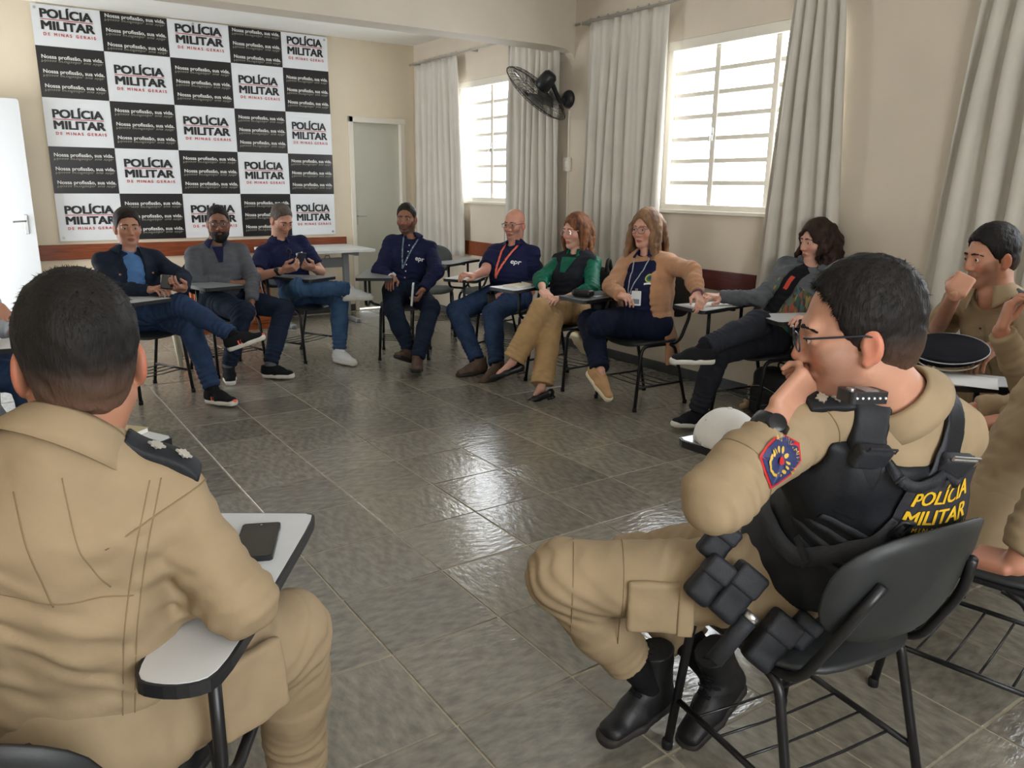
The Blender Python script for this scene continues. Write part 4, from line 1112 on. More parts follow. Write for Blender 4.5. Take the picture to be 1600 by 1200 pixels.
        for sd in 'RL':
            if 'kn'+sd in J: its2 += [(J['kn'+sd], J['an'+sd]-J['hp'+sd], 0.10, 0.036, 0.006), (J['hp'+sd]*0.8+J['kn'+sd]*0.2+pfw*0.05, J['kn'+sd]-J['hp'+sd]+pr*0.3, 0.13, 0.045, 0.006), (J['an'+sd]*0.85+J['kn'+sd]*0.15, J['an'+sd]-J['kn'+sd], 0.10, 0.032, 0.006)]
        V2, Q2 = s.mesh(vox, noise=joint_folds(its2, 5, folds(int(pel[0]*513) % 999+3, g.get('pfold', 0.0035), 32))); J['trousers'] = link(g.get('leg_name', 'trousers'), np_mesh('trousers', V2-base, Q2), P, legs)
        J['bvh_legs'] = BVHTree.FromPolygons([tuple(v) for v in V2], [tuple(q) for q in Q2])
    if shoes:
        for sd in 'RL':
            if 'an'+sd in J and sock is not None:
                k_, a_ = J['kn'+sd], J['an'+sd]; sk = SDF(); sk.cone(a_+(k_-a_)*0.30, a_+(k_-a_)*0.02, 0.046, 0.036, 0.01); sk.cone(a_, a_+unit(J['to'+sd]-a_)*0.03-np.array([0, 0, 0.01]), 0.036, 0.034, 0.02)
                v_, q_ = sk.mesh(0.007); link('sock', np_mesh('sock', v_-base, q_), P, sock)
            if 'an'+sd in J: put_shoe(P, base, J['an'+sd], J['to'+sd], shoes[0], shoes[1], sd, g.get('shoe_up'+sd))
    if hair: J['hair_obj'] = hair(J, P, base, g)
    return J
def part(J, name, V, Q, m):
    return link(name, np_mesh(name, np.asarray(V)-J['base'], np.asarray(Q)), J['P'], m)
def pmb(J, name, mb, m, smooth=False, parent=None):
    mb.v = [tuple(np.asarray(p)-J['base']) for p in mb.v]; return mb.build(name, m, parent or J['P'], smooth)

# ---------------- hair styles
def short_hair(vol=0.010, front=0.072, nape=-0.075, side=-0.012, blades=0, length=0.016, top=0.0, seed=1, recede=0.0, fade=0.0):
    def fn(J, P, base, g):
        def fade_w(me, pts):
            if not fade: return
            q = (pts-J['head']) @ J['HR']; w = fade*np.clip((0.005-q[:, 2]+0.25*np.maximum(0, -q[:, 1]-0.03)*0)/0.075, 0, 1)
            at_ = me.attributes.new('cropped', 'FLOAT', 'POINT'); at_.data.foreach_set('value', w.astype(np.float32))
        T, HR = J['T'], J['HR']; hs = g.get('hs', 1.0); s = SDF()
        s.ell(T((0, -0.016, 0.036+top*0.5)), np.array((0.0755+vol*0.75, 0.0955+vol, 0.087+vol+top*0.5))*hs, HR, 0.02)
        s.ell(T((0, -0.055, -0.028)), np.array((0.058+vol*0.4, 0.052+vol*0.4, 0.056))*hs, HR, 0.03)
        s.ell(T((0, 0.142, front-0.105+recede)), np.array((0.138, 0.122, 0.120))*hs, HR, 0.012, True)
        if recede:
            for x in (-1, 1): s.ell(T((x*0.05, 0.085, front+0.02)), np.array((0.028, 0.045, 0.04))*hs, HR, 0.012, True)
        for x in (-1, 1):
            s.ell(T((x*0.088, 0.034, -0.06)), np.array((0.035, 0.040, 0.062))*hs, HR, 0.01, True)
            s.ell(T((x*0.088, -0.012, -0.028)), np.array((0.022, 0.026, 0.042))*hs, HR, 0.008, True)
        s.cut(T((0, -0.05, nape)), -HR[:, 2]*0.95+HR[:, 1]*0.3, 0.012)
        V, Q = s.mesh(0.0045 if blades < 8000 else 0.004, noise=folds(seed, 0.0022, 190, 5))
        o = link('hair', np_mesh('hair', V-base, Q), P, g['hair']); fade_w(o.data, V)
        if blades:
            up, fw = HR[:, 2], HR[:, 1]
            crown = T((0.01, -0.06, 0.115))
            def flow(p, N):
                d = p-crown; return d+fw*0.04*((p-J['head']) @ up > 0.05)[:, None]-up*0.03
            W, Qb = hair_blades(V, Q, blades, length, seed, flow, lscale=lambda p: np.clip(((p-J['head']) @ up+0.02)/0.09, 0.4, 1.0))
            b = link('hair_strands', np_mesh('hair_strands', W-base, Qb), P, g['hair']); b.parent = o; tag(b, kind='stuff'); fade_w(b.data, W)
        return o
    return fn
def lock_hair(locks, vol=0.012, wave=0.012, r0=0.017, r1=0.007, part_x=0.0, front=0.066, seed=3, segs=7, curl=3.0):
    """locks: list of (azimuth deg from face, length m, outward, forward fall)"""
    def fn(J, P, base, g):
        T, HR = J['T'], J['HR']; hs = g.get('hs', 1.0); s = SDF(); r = random.Random(seed)
        s.ell(T((0, -0.016, 0.037)), np.array((0.0755+vol, 0.0965+vol, 0.088+vol))*hs, HR, 0.02)
        lk = lambda: s.ell(T((part_x, 0.125, front-0.125)), np.array((0.066, 0.088, 0.125))*hs, HR, 0.012, True)
        lk()
        for az, ln, out, fall in locks:
            a = math.radians(az); sx, sy = math.sin(a), math.cos(a)
            p = np.array([sx*0.072, -0.016+sy*0.088, 0.055+r.uniform(-0.01, 0.01)]); ph = r.uniform(0, 6.28)
            prev = T(p); q = p.copy()
            for i in range(1, segs+1):
                t = i/segs
                q = np.array([p[0]+sx*out*math.sin(min(1, t*1.6)*PI/2)+wave*math.sin(ph+curl*t*3.1), p[1]+sy*out*math.sin(min(1, t*1.6)*PI/2)+fall*t+wave*math.cos(ph+curl*t*3.1), p[2]-ln*t+0.0])
                if fall == 0 or True:
                    cur = T(q)
                    # fall straight down in the world, not in the tilted head frame
                    cur = cur*1.0
                rr0 = r0+(r1-r0)*max(0, (i-1)/segs-0.2)/0.8; rr1 = r0+(r1-r0)*max(0, t-0.2)/0.8
                s.cone(prev, cur, rr0, rr1, 0.012); prev = cur
        s.ell(T((part_x*0.5, 0.125, front-0.13)), np.array((0.058, 0.075, 0.118))*hs, HR, 0.008, True)
        V, Q = s.mesh(0.005, noise=folds(seed, 0.0025, 130, 5)); o = link('hair', np_mesh('hair', V-base, Q), P, g['hair'])
        W, Qb = hair_blades(V, Q, 2600, 0.035, seed, lambda p, N: np.tile(-HR[:, 2], (len(p), 1)), 0.0013, 0.15)
        b = link('hair_strands', np_mesh('hair_strands', W-base, Qb), P, g['hair']); b.parent = o; tag(b, kind='stuff')
        return o
    return fn
# ---------------- accessories
def glasses(J, m, w=0.0245, h=0.018, rim=0.0016, square=3.0, rimless=False):
    T = J['T']; root = MB()
    for x in (-1, 1):
        ol = []
        for k in range(24):
            a = 2*PI*k/24; c, s_ = math.cos(a), math.sin(a)
            ol.append(T((x*0.0325+w*np.sign(c)*abs(c)**(2/square), 0.108-0.12*abs(x*0.0325+w*np.sign(c)*abs(c)**(2/square))**1.6*2.2, -0.004+h*np.sign(s_)*abs(s_)**(2/square))))
        if not rimless: root.tube(ol, rim, 6, closed=True)
        else: root.tube(ol, 0.0006, 4, closed=True)
        lens = MB().add(ol, [tuple(range(24))]); pmb(J, 'lens', lens, M_LENS)
    root.tube([T((-0.009, 0.1075, 0.003)), T((0, 0.110, 0.006)), T((0.009, 0.1075, 0.003))], rim, 6)
    for x in (-1, 1):
        root.tube([T((x*0.058, 0.097, 0.006)), T((x*0.073, 0.088, 0.007)), T((x*0.081, 0.0, 0.006)), T((x*0.0815, -0.018, 0.002)), T((x*0.078, -0.034, -0.022))], 0.0021, 6)
    return pmb(J, 'spectacle_frame', root, m, True)
def collar(J, m, r=0.066, h=0.034, gap=26, spread=0.014, tips=0.03, name='collar', drop=0.0, back=0.0):
    """turned-down shirt collar round the neck"""
    TR, neck = J['TR'], J['neck']; hd = J['T']((0, -0.03, -0.075)); ax_ = unit(hd-neck); c0 = neck+ax_*0.008-TR[:, 2]*drop
    f = unit(TR[:, 1]-ax_*(TR[:, 1] @ ax_)); rr = np.cross(f, ax_); mb = MB(); N = 30; vs = []
    prof = [(r-0.004, -0.008, 0), (r-0.006, h*0.75, 0), (r-0.002, h, 0), (r+0.006, h*0.85, 0), (r+spread, h*0.15, 1), (r+spread*1.3, -h*0.25, 1)]
    for i in range(N+1):
        a = math.radians(gap+(360-2*gap)*i/N); fr = min(i, N-i)/N
        tip = max(0, 1-fr*7)
        for q, (rad, z, low) in enumerate(prof):
            frontk = (1+math.cos(a))/2
            p = c0+(f*math.cos(a)*1.05+rr*math.sin(a))*(rad+0.012*frontk*low)+ax_*(z-0.022*frontk-low*tips*tip+back*(1-frontk))
            vs.append(p)
    K = len(prof)
    fs = [(i*K+q, (i+1)*K+q, (i+1)*K+q+1, i*K+q+1) for i in range(N) for q in range(K-1)]
    mb.add(vs, fs); o = pmb(J, name, mb, m, True); o.modifiers.new('thick', 'SOLIDIFY').thickness = 0.0025
    return o
def chest_pt(J, x, down):
    """point on the chest front: x to the person's right, metres below the neck"""
    return J['neck']+J['TR'][:, 0]*x-J['TR'][:, 2]*down+J['TR'][:, 1]*0.1
def on_chest(J, name, V, f, x, down, m, lift=0.004, parent=None, side=1):
    n = J['TR'][:, 1]*side; V2, f2 = drape(V, f, chest_pt(J, x, down) if side > 0 else chest_pt(J, x, down)-J['TR'][:, 1]*0.2, -J['TR'][:, 0]*side, J['TR'][:, 2], n, J['bvh'], lift, 0.14)
    mb = MB().add(V2, f2); return pmb(J, name, mb, m, False, parent)
def chest_text(J, txt, size, x, down, m, bold=0.02, wid=None):
    v, f = text_verts(txt, 1.0, bold); s = size
    V = [(p[0]*s, p[1]*s, 0) for p in v]; return on_chest(J, 'lettering', V, f, x, down, m, 0.004)
def placket(J, m, buttons=5, start=0.05, length=0.22, w=0.028, bm=None):
    V, f = grid_rect(w, length, 2, 16); o = on_chest(J, 'placket', V, f, 0, start+length/2, m, 0.003)
    mb = MB()
    for i in range(buttons):
        d = start+0.02+(length-0.03)*i/max(1, buttons-1); V2, _ = drape([(0, 0, 0)], [], chest_pt(J, 0, d), J['TR'][:, 0], J['TR'][:, 2], J['TR'][:, 1], J['bvh'], 0.005, 0.14)
        b = MB().lathe([(0.0, 0), (0.0052, 0), (0.0052, 0.002), (0.0, 0.0025)], 10, V2[0], J['TR'][:, 1]); pmb(J, 'button', b, bm or M_PLASTIC)
    return o
def strap(J, name, pts, w, m, lift=0.006, n=14, bvh='bvh', parent=None, thick=0.002, from_dir=None):
    """a ribbon laid over the garment through world points (projected from outside along the torso's facing)"""
    path = smooth_path(pts, n); vs = []; 
    ctr = J['neck']*0.5+J['pel']*0.5
    for i, p in enumerate(path):
        t = unit(path[min(i+1, len(path)-1)]-path[max(i-1, 0)])
        axp = J['pel']+unit(J['neck']-J['pel'])*float((p-J['pel']) @ unit(J['neck']-J['pel']))
        nrm = unit(p-axp) if from_dir is None else unit(from_dir)
        h = J[bvh].ray_cast(Vector(p+nrm*0.25), Vector(-nrm), 0.5)
        q = np.array(h[0])+nrm*lift if h[0] is not None else p
        if h[0] is not None: nrm = np.array(h[1]); nrm = nrm if nrm @ (p-axp) > 0 else -nrm
        s_ = unit(np.cross(t, nrm)); vs += [q-s_*w/2, q+s_*w/2]
    mb = MB().add(vs, [(2*i, 2*i+1, 2*i+3, 2*i+2) for i in range(len(path)-1)])
    o = pmb(J, name, mb, m, True, parent); o.modifiers.new('thick', 'SOLIDIFY').thickness = thick
    return o
def lanyard(J, m, drop=0.25, w=0.013, x=0.0, card=None, cardm=None, cm=None):
    TR, nk = J['TR'], J['neck']; root = None
    a = nk+TR[:, 0]*0.062+TR[:, 1]*0.02+TR[:, 2]*0.005; b = nk-TR[:, 0]*0.062+TR[:, 1]*0.02+TR[:, 2]*0.005; e = nk-TR[:, 2]*drop+TR[:, 1]*0.13+TR[:, 0]*x
    for q in (a, b):
        strap(J, 'lanyard', [q, q*0.7+e*0.3+TR[:, 1]*0.06, q*0.3+e*0.7+TR[:, 1]*0.03, e], w, m, 0.005, from_dir=TR[:, 1])
    return e
def wrist_band(J, sd, m, w=0.022, face=None, t=0.05, r=0.034, fm=None):
    wr, el = J['wr'+sd], J['el'+sd]; d = unit(wr-el); c = wr-d*t; mb = MB()
    u_ = unit(np.cross(d, (0, 0, 1))); w_ = np.cross(d, u_)
    mb.lathe([(r-0.003, -w/2), (r, -w/2), (r+0.001, 0), (r, w/2), (r-0.003, w/2)], 20, c, d); o = pmb(J, 'wristwatch', mb, m, True)
    if face is not None:
        f_ = unit(np.asarray(face)-d*(np.asarray(face) @ d)); fb = MB().lathe([(0.0, 0), (0.019, 0), (0.019, 0.008), (0.016, 0.010), (0.0, 0.0105)], 16, c+f_*(r-0.002), f_); pmb(J, 'watch_face', fb, fm or m, True, o) if False else pmb(J, 'watch_face', fb, fm or m, True)
    return o

# ------------------------------------------------------------------ the seated group in plain clothes
def rel(x, y, ang):
    c = math.atan2(-y, -x); a = math.radians(ang); c_ = np.array([math.cos(c), math.sin(c)]); r_ = np.array([-c_[1], c_[0]]); f = np.array([math.cos(a), math.sin(a)])
    return math.degrees(math.atan2(f @ r_, f @ c_))
def seat(key, back=0.02, z=0.545, side=0.0): return tuple(chair_point(*CH[key], side, -back, z))
def layer(J, name, m, e, sleeve, open_=None, hem=0.05, vox=0.008, fold=0.004, lower=0.0, seed=3, armk=0.45, cutx=0.0):
    s = SDF(); J['torso_ops'](s, e, 1.0)
    if sleeve: J['arm_ops'](s, e*armk, sleeve)
    sp = unit(J['neck']-J['pel']); TR = J['TR']
    s.cut(J['pel']-sp*hem, -sp, 0.01)
    if lower:
        a_ = J['pel']-TR[:, 0]*0.155+sp*0.05-TR[:, 1]*0.0; b_ = np.array([a_[0], a_[1], 0.30])-TR[:, 0]*0.055-TR[:, 1]*0.02
        s.ecap(a_, b_, (0.026, 0.085), (0.020, 0.095), TR[:, 0], 0.03, flat=True)
    s.ell(J['neck']+TR[:, 1]*0.03+TR[:, 2]*0.03, (0.062, 0.075, 0.055), TR, 0.012, True)
    if open_: s.box(J['neck']-TR[:, 2]*0.2+TR[:, 1]*0.20+TR[:, 0]*cutx, (open_, 0.125, 0.45), TR, 0.01, 0.012, True)
    V, Q = s.mesh(vox, noise=joint_folds(J['fold_items'] if len(J['fold_items']) > 3 else J['fold_items']+[(J['el'+q], J['el'+q]-J['sh'+q], 0.085, 0.032, 0.006) for q in 'RL']+[(J['el'+q]*0.4+J['wr'+q]*0.6, J['wr'+q]-J['el'+q], 0.09, 0.03, 0.004) for q in 'RL'], seed, folds(seed, fold, 36))); o = part(J, name, V, Q, m)
    J['bvh'] = BVHTree.FromPolygons([tuple(v) for v in V], [tuple(q) for q in Q]); return o
def phone(label, pos, n, up, m=None, size=(0.072, 0.150, 0.008)):
    """n = screen normal, up = long axis"""
    n = unit(n); up = unit(np.asarray(up)-n*(n @ np.asarray(up))); r_ = np.cross(up, n)
    o = empty('mobile_phone', tuple(pos)); tag(o, label, 'phone')
    o.matrix_world = Matrix([[r_[0], up[0], n[0], pos[0]], [r_[1], up[1], n[1], pos[1]], [r_[2], up[2], n[2], pos[2]], [0, 0, 0, 1]])
    w, h, t = size
    MB().plate(rrect(-w/2, -h/2, w/2, h/2, 0.009), -t/2, t/2).build('case', m or mat('phone_case', (24, 25, 30), 0.35), o)
    MB().plate(rrect(-w/2+0.003, -h/2+0.004, w/2-0.003, h/2-0.004, 0.007), t/2, t/2+0.0006).build('screen', mat('phone_glass', (14, 15, 18), 0.06, spec=0.6), o)
    MB().lathe([(0.0, 0), (0.0025, 0), (0.0025, 0.0008), (0, 0.0009)], 10, (0, h/2-0.012, t/2+0.0006), (0, 0, 1)).build('front_camera', M_STEEL, o)
    MB().box((w/2, 0.01, -0.002), (w/2+0.0014, 0.04, 0.002)).build('side_button', M_STEEL, o)
    return o
M_JEAN = cloth('denim_blue', (44, 62, 92), 0.22); M_JEAND = cloth('denim_dark', (28, 38, 56), 0.2); M_JEANM = cloth('denim_mid', (58, 84, 116), 0.22); M_JEANK = cloth('denim_ink', (20, 27, 48), 0.18)
M_DENJ = cloth('denim_jacket', (30, 38, 54), 0.25, 0.6); M_TEE = cloth('tee_blue', (82, 122, 172)); M_GREY = cloth('sweater_grey', (88, 90, 96), 0.1, 0.5); M_NAVY = cloth('navy_pique', (28, 32, 66), 0.1)
M_NAVY2 = cloth('navy_shirt', (26, 31, 62), 0.1); M_GREEN = cloth('green_blouse', (8, 92, 70), 0.15, rough=0.5); M_BLKV = cloth('black_vest_cloth', (30, 32, 40), 0.1); M_TANP = cloth('tan_trousers', (178, 146, 104), 0.1)
M_CARD = mat('tan_knit', (184, 138, 104), 0.9, var=0.1, vscale=14, bump=0.7, bscale=90, stretch=(1, 1, 0.12), spec=0.15, sheen=0.2, bdist=0.005)
M_BLKP = cloth('black_trousers', (42, 44, 52), 0.15); M_HOOD = cloth('grey_marl', (92, 96, 100), 0.28, 0.4); M_BLKT = cloth('black_tee', (24, 25, 30))
M_SHB = cloth('shoe_black', (26, 27, 30), 0.1, 0.3); M_SOLEW = mat('sole_white', (216, 212, 202), 0.6); M_SHW = cloth('shoe_white', (226, 228, 228), 0.04, 0.2); M_BRN = mat('leather_brown', (88, 66, 52), 0.55, var=0.2, vscale=20, bump=0.2)
M_SOLED = mat('sole_dark', (40, 36, 34), 0.7); M_BEIGE = cloth('shoe_beige', (188, 150, 108), 0.1); M_LEATH = mat('leather_black', (22, 22, 25), 0.35); M_CREAM = mat('sole_cream', (226, 214, 184), 0.6)
M_LACE = cloth('lace_black', (20, 20, 22)); M_LACEW = cloth('lace_white', (225, 225, 225)); M_SPEC = mat('spectacle_black', (24, 22, 24), 0.3); M_SPECP = mat('spectacle_mauve', (120, 84, 96), 0.3); M_WATCH = mat('watch_black', (22, 23, 26), 0.35)
H_BLK = hair_mat('hair_black', (20, 17, 16)); H_BRN = hair_mat('hair_dark_brown', (32, 25, 21)); H_GREY = hair_mat('hair_greying', (72, 64, 58)); H_AUB = hair_mat('hair_auburn', (72, 46, 34), (142, 92, 58)); H_LBR = hair_mat('hair_light_brown', (96, 70, 52), (160, 124, 92)); H_CUR = hair_mat('hair_curly_dark', (34, 24, 21), (66, 46, 38)); H_FADE = hair_mat('hair_cropped', (58, 48, 42))
M_WPRINT = mat('logo_white', (232, 234, 238), 0.5)
def SK(n, rgb, stubk=0.62, lip=None): return dict(skin=skin_mat('skin_'+n, rgb, stubk, lip), skin_rgb=rgb)
z0 = 0.545
# --- person in the denim jacket
J = person('person in a dark denim jacket over a blue tee, ankle crossed on knee', seat('P1'), rel(*CH['P1']), (199, 393, -0.03), 14, (199, 354, -0.02), 10, 4,
    R=dict(el=(176, 456, 'n'), wr=(236, 453, 'n'), hd=(258, 448, 'n'), n=(0.2, 0.3, -1), curl=(40, 42, 45, 48)), L=dict(el=(284, 434, 'n'), wr=(286, 452, 'n'), hd=(264, 446, 'n'), n=(0, 0.4, 0.8), curl=(45, 48, 50, 52)),
    RL=dict(kn=(281, 476, 'n'), an=(364, 524, 'n'), to=(414, 527, 'n')), LL=dict(kn=(297, 512, 'n'), an=(333, 609, 'z', 0.10), to=(366, 630, 'z', 0.03)),
    g=dict(SK('a', (186, 136, 112)), hair=H_BRN, ease=0.010, pease=0.010), top=M_TEE, legs=M_JEAN, sock=M_LACE, shoes=('sneaker', (M_SHB, M_SOLEW, M_LACE)), sleeve=None, hair=short_hair(0.010, 0.074, seed=11, blades=2500))
layer(J, 'denim_jacket', M_DENJ, 0.026, 'long', 0.055, 0.04, fold=0.006)
collar(J, M_DENJ, 0.076, 0.03, 40, 0.024, 0.05)
for sx in (-1, 1):
    V, f = grid_rect(0.085, 0.03, 6, 2); on_chest(J, 'pocket_flap', V, f, sx*0.105, 0.16, M_DENJ, 0.006)
    V2, _ = drape([(0, 0, 0)], [], chest_pt(J, sx*0.105, 0.168), J['TR'][:, 0], J['TR'][:, 2], J['TR'][:, 1], J['bvh'], 0.008, 0.14)
    pmb(J, 'button', MB().lathe([(0, 0), (0.007, 0), (0.007, 0.003), (0, 0.004)], 10, V2[0], J['TR'][:, 1]), mat('copper_button', (150, 100, 70), 0.3, metal=0.8))
J1 = J
phone('dark phone held by the person in the denim jacket', J['hand']['L']['grip']*0.5+J['hand']['R']['grip']*0.5+np.array([0, -0.01, 0.035]), (0, -0.5, 0.9), (0.3, 0.9, 0.5))
# orange stripes on his shoes
M_ORNG = mat('shoe_orange', (235, 96, 60), 0.5)
for o in [c for c in J['P'].children if c.name.startswith('shoe')]:
    for k in range(3):
        for sx in (-1, 1):
            MB().box((sx*0.0415-0.002, 0.02+0.018*k-0.005, -0.062), (sx*0.0415+0.002, 0.02+0.018*k+0.004, -0.036), M=None).build('stripe', M_ORNG, o)
    s = SDF(); s.ecap((0, 0.150, -0.066), (0, 0.172, -0.066), (0.036, 0.02), (0.022, 0.016), (1, 0, 0), 0.01); s.cut((0, 0, -0.080), (0, 0, -1)); V, Q = s.mesh(0.006); link('toe_cap', np_mesh('toe_cap', V, Q), o, M_ORNG)
# --- bearded man
J = person('person in a grey sweater and jeans with glasses, one arm hanging down', seat('P2'), rel(*CH['P2']), (338, 383, -0.02), 6, (341, 347, -0.03), 2, 5,
    R=dict(el=(300, 440, 'n'), wr=(372, 444, 'n'), hd=(398, 440, 'n'), n=(0, 0.2, -1), curl=(20, 22, 25, 28)), L=dict(el=(394, 436, 'n'), wr=(393, 472, 'n'), hd=(400, 505, 'n'), n=(-0.8, 0.4, 0), curl=(18, 22, 26, 30)),
    RL=dict(kn=(381, 487, 'n'), an=(357, 572, 'z', 0.11), to=(360, 595, 'z', 0.03)), LL=dict(kn=(443, 483, 'n'), an=(422, 571, 'z', 0.10), to=(456, 587, 'z', 0.03)),
    g=dict(SK('b', (138, 96, 76)), hair=H_BLK, big=1.08, fat=1, ease=0.018, neckw=1.1, belly=0.015, fold=0.006), top=M_GREY, legs=M_JEAND, sock=M_GREY, shoes=('sneaker', (M_SHB, M_SOLEW, M_LACE)), hair=short_hair(0.006, 0.080, seed=12, blades=2500, length=0.007))
glasses(J, M_SPEC, 0.0255, 0.0175, 0.002); collar(J, M_NAVY, 0.066, 0.034, 30, 0.016, 0.045)
V, f = grid_rect(0.05, 0.13, 4, 8); V = [(x*(0.4+0.6*(y+0.065)/0.13)*1.6, y, 0) for x, y, z in V]; on_chest(J, 'shirt_front', V, f, 0, 0.09, M_NAVY, 0.004)
s = SDF(); T, HR = J['T'], J['HR']
s.ell(T((0, 0.048, -0.092)), (0.062, 0.052, 0.052), HR, 0.02); s.ell(T((0, 0.068, -0.122)), (0.040, 0.032, 0.028), HR, 0.02)
for x in (-1, 1): s.cone(T((x*0.066, 0.008, -0.035)), T((x*0.055, 0.03, -0.085)), 0.010, 0.016, 0.02)
s.cone(T((-0.025, 0.092, -0.066)), T((0, 0.099, -0.060)), 0.006, 0.006, 0.006); s.cone(T((0.025, 0.092, -0.066)), T((0, 0.099, -0.060)), 0.006, 0.006, 0.006)
s.ell(T((0, 0.090, -0.030)), (0.046, 0.05, 0.040), HR, 0.012, True); s.ell(T((0, 0.105, -0.0745)), (0.022, 0.03, 0.0105), HR, 0.006, True)
s.cone(T((-0.027, 0.090, -0.066)), T((0, 0.0985, -0.0595)), 0.0055, 0.0055, 0.006); s.cone(T((0.027, 0.090, -0.066)), T((0, 0.0985, -0.0595)), 0.0055, 0.0055, 0.006)
V, Q = s.mesh(0.004, noise=folds(4, 0.0015, 260)); part(J, 'beard', V, Q, H_BLK)
J2 = J
# --- person bent over a phone
J = person('person in a navy polo bent over a phone, white shoes', seat('P3'), rel(*CH['P3']), (436, 376, -0.07), 18, (440, 343, -0.05), 30, 26,
    R=dict(el=(403, 432, 'n'), wr=(444, 422, 'n'), hd=(472, 415, 'n'), n=(0.2, 0.5, 0.6), curl=(45, 48, 50, 52), bare=1.0), L=dict(el=(500, 424, 'n'), wr=(488, 419, 'n'), hd=(468, 413, 'n'), n=(0, 0.5, 0.8), curl=(45, 48, 50, 52), bare=1.0),
    RL=dict(kn=(468, 449, 'n'), an=(546, 452, 'f'), to=(584, 467, 'n')), LL=dict(kn=(530, 466, 'n'), an=(531, 549, 'z', 0.10), to=(551, 566, 'z', 0.03)),
    g=dict(SK('c', (196, 146, 122), 0.85), hair=H_GREY, brow_mat=H_BRN, stubble=1, ease=0.014), top=M_NAVY, legs=M_JEANM, sock=M_SHW, shoes=('sneaker', (M_SHW, M_SOLEW, M_LACEW)), sleeve='short', hair=short_hair(0.006, 0.082, seed=13, blades=2500, length=0.008))
collar(J, M_NAVY, 0.068, 0.032, 28, 0.018, 0.03); chest_text(J, 'epr', 0.05, -0.085, 0.17, M_WPRINT); placket(J, M_NAVY, 2, 0.05, 0.11, 0.03)
wrist_band(J, 'R', M_WATCH, 0.02, (0.2, -0.9, 0.4)); J3 = J
phone('phone in both hands of the person bent over', J['hand']['R']['grip']*0.5+J['hand']['L']['grip']*0.5+np.array([0, 0, 0.025]), (-0.1, 0.75, 0.6), (0.15, -0.3, 1), mat('phone_case_blue', (50, 56, 70), 0.35), (0.074, 0.145, 0.009))
gl = MB(); cp = drape([(0, 0, 0)], [], chest_pt(J, 0.0, 0.13), J['TR'][:, 0], J['TR'][:, 2], J['TR'][:, 1], J['bvh'], 0.012, 0.14)[0][0]
for k in (-1, 1): gl.tube([cp+J['TR'][:, 2]*(-0.02+k*0.030)+0.024*(math.cos(a)*J['TR'][:, 0]*0.75+math.sin(a)*J['TR'][:, 2])+J['TR'][:, 1]*0.006 for a in np.linspace(0, 2*PI, 15)[:-1]], 0.0022, 6, closed=True)
gl.tube([cp+J['TR'][:, 2]*0.05, cp+J['TR'][:, 2]*0.02-J['TR'][:, 0]*0.02, cp-J['TR'][:, 2]*0.05-J['TR'][:, 0]*0.02], 0.002, 6)
_o = pmb(J, 'sunglasses', gl, M_SPEC, True); _o.parent = None; _o.location = tuple(J['base']); tag(_o, 'folded dark sunglasses hung on the navy polo placket', 'sunglasses')
# --- person with crossed boots
J = person('person in a navy shirt with lanyard, brown boots crossed at the ankles', seat('P4'), rel(*CH['P4']), (643, 373, -0.02), -6, (635, 341, -0.03), -14, 2,
    R=dict(el=(592, 424, 'n'), wr=(613, 434, 'n'), hd=(606, 445, 'n'), n=(0.3, 0.2, -1), curl=(30, 32, 34, 36)), L=dict(el=(682, 424, 'n'), wr=(660, 454, 'n'), hd=(649, 476, 'n'), n=(-0.9, 0.2, 0.2), curl=(40, 42, 44, 46)),
    RL=dict(kn=(614, 482, 'n'), an=(640, 548, 'z', 0.13), to=(622, 556, 'n')), LL=dict(kn=(673, 481, 'n'), an=(652, 562, 'z', 0.11), to=(650, 578, 'n')),
    g=dict(SK('d', (148, 104, 82), 0.58), hair=H_BRN, stubble=1, ease=0.018, fold=0.006), top=M_NAVY2, legs=M_JEAND, sock=M_LACE, shoes=('shoe', (M_BRN, M_SOLED, M_LACE)), hair=short_hair(0.007, 0.078, seed=14, blades=1500, length=0.012))
collar(J, M_NAVY2, 0.068, 0.036, 30, 0.020, 0.04); placket(J, M_NAVY2, 6, 0.05, 0.30, 0.032, M_WPRINT); chest_text(J, 'epr', 0.052, -0.10, 0.185, M_WPRINT)
M_LAN = mat('lanyard_teal', (40, 66, 84), 0.6, rgb2=(150, 170, 180), vscale=60); lanyard(J, M_LAN, 0.27, 0.012, 0.03)
wrist_band(J, 'R', mat('watch_white', (214, 214, 212), 0.4), 0.028, (0.3, -0.9, 0.2), 0.02); J4 = J
nb = empty('notebook', tuple(J['hand']['L']['grip']+np.array([-0.03, -0.02, 0.03]))); tag(nb, 'small white-edged notebook held by the person with crossed boots', 'notebook')
MB().box((-0.008, -0.055, -0.085), (0.008, 0.055, 0.085), bev=0.003).build('pages', mat('paper_white', (226, 226, 224), 0.7), nb); MB().box((0.008, -0.058, -0.088), (0.011, 0.058, 0.088)).build('cover', mat('notebook_blue', (70, 90, 140), 0.5), nb); nb.rotation_euler = (0.05, 0.1, -0.5)
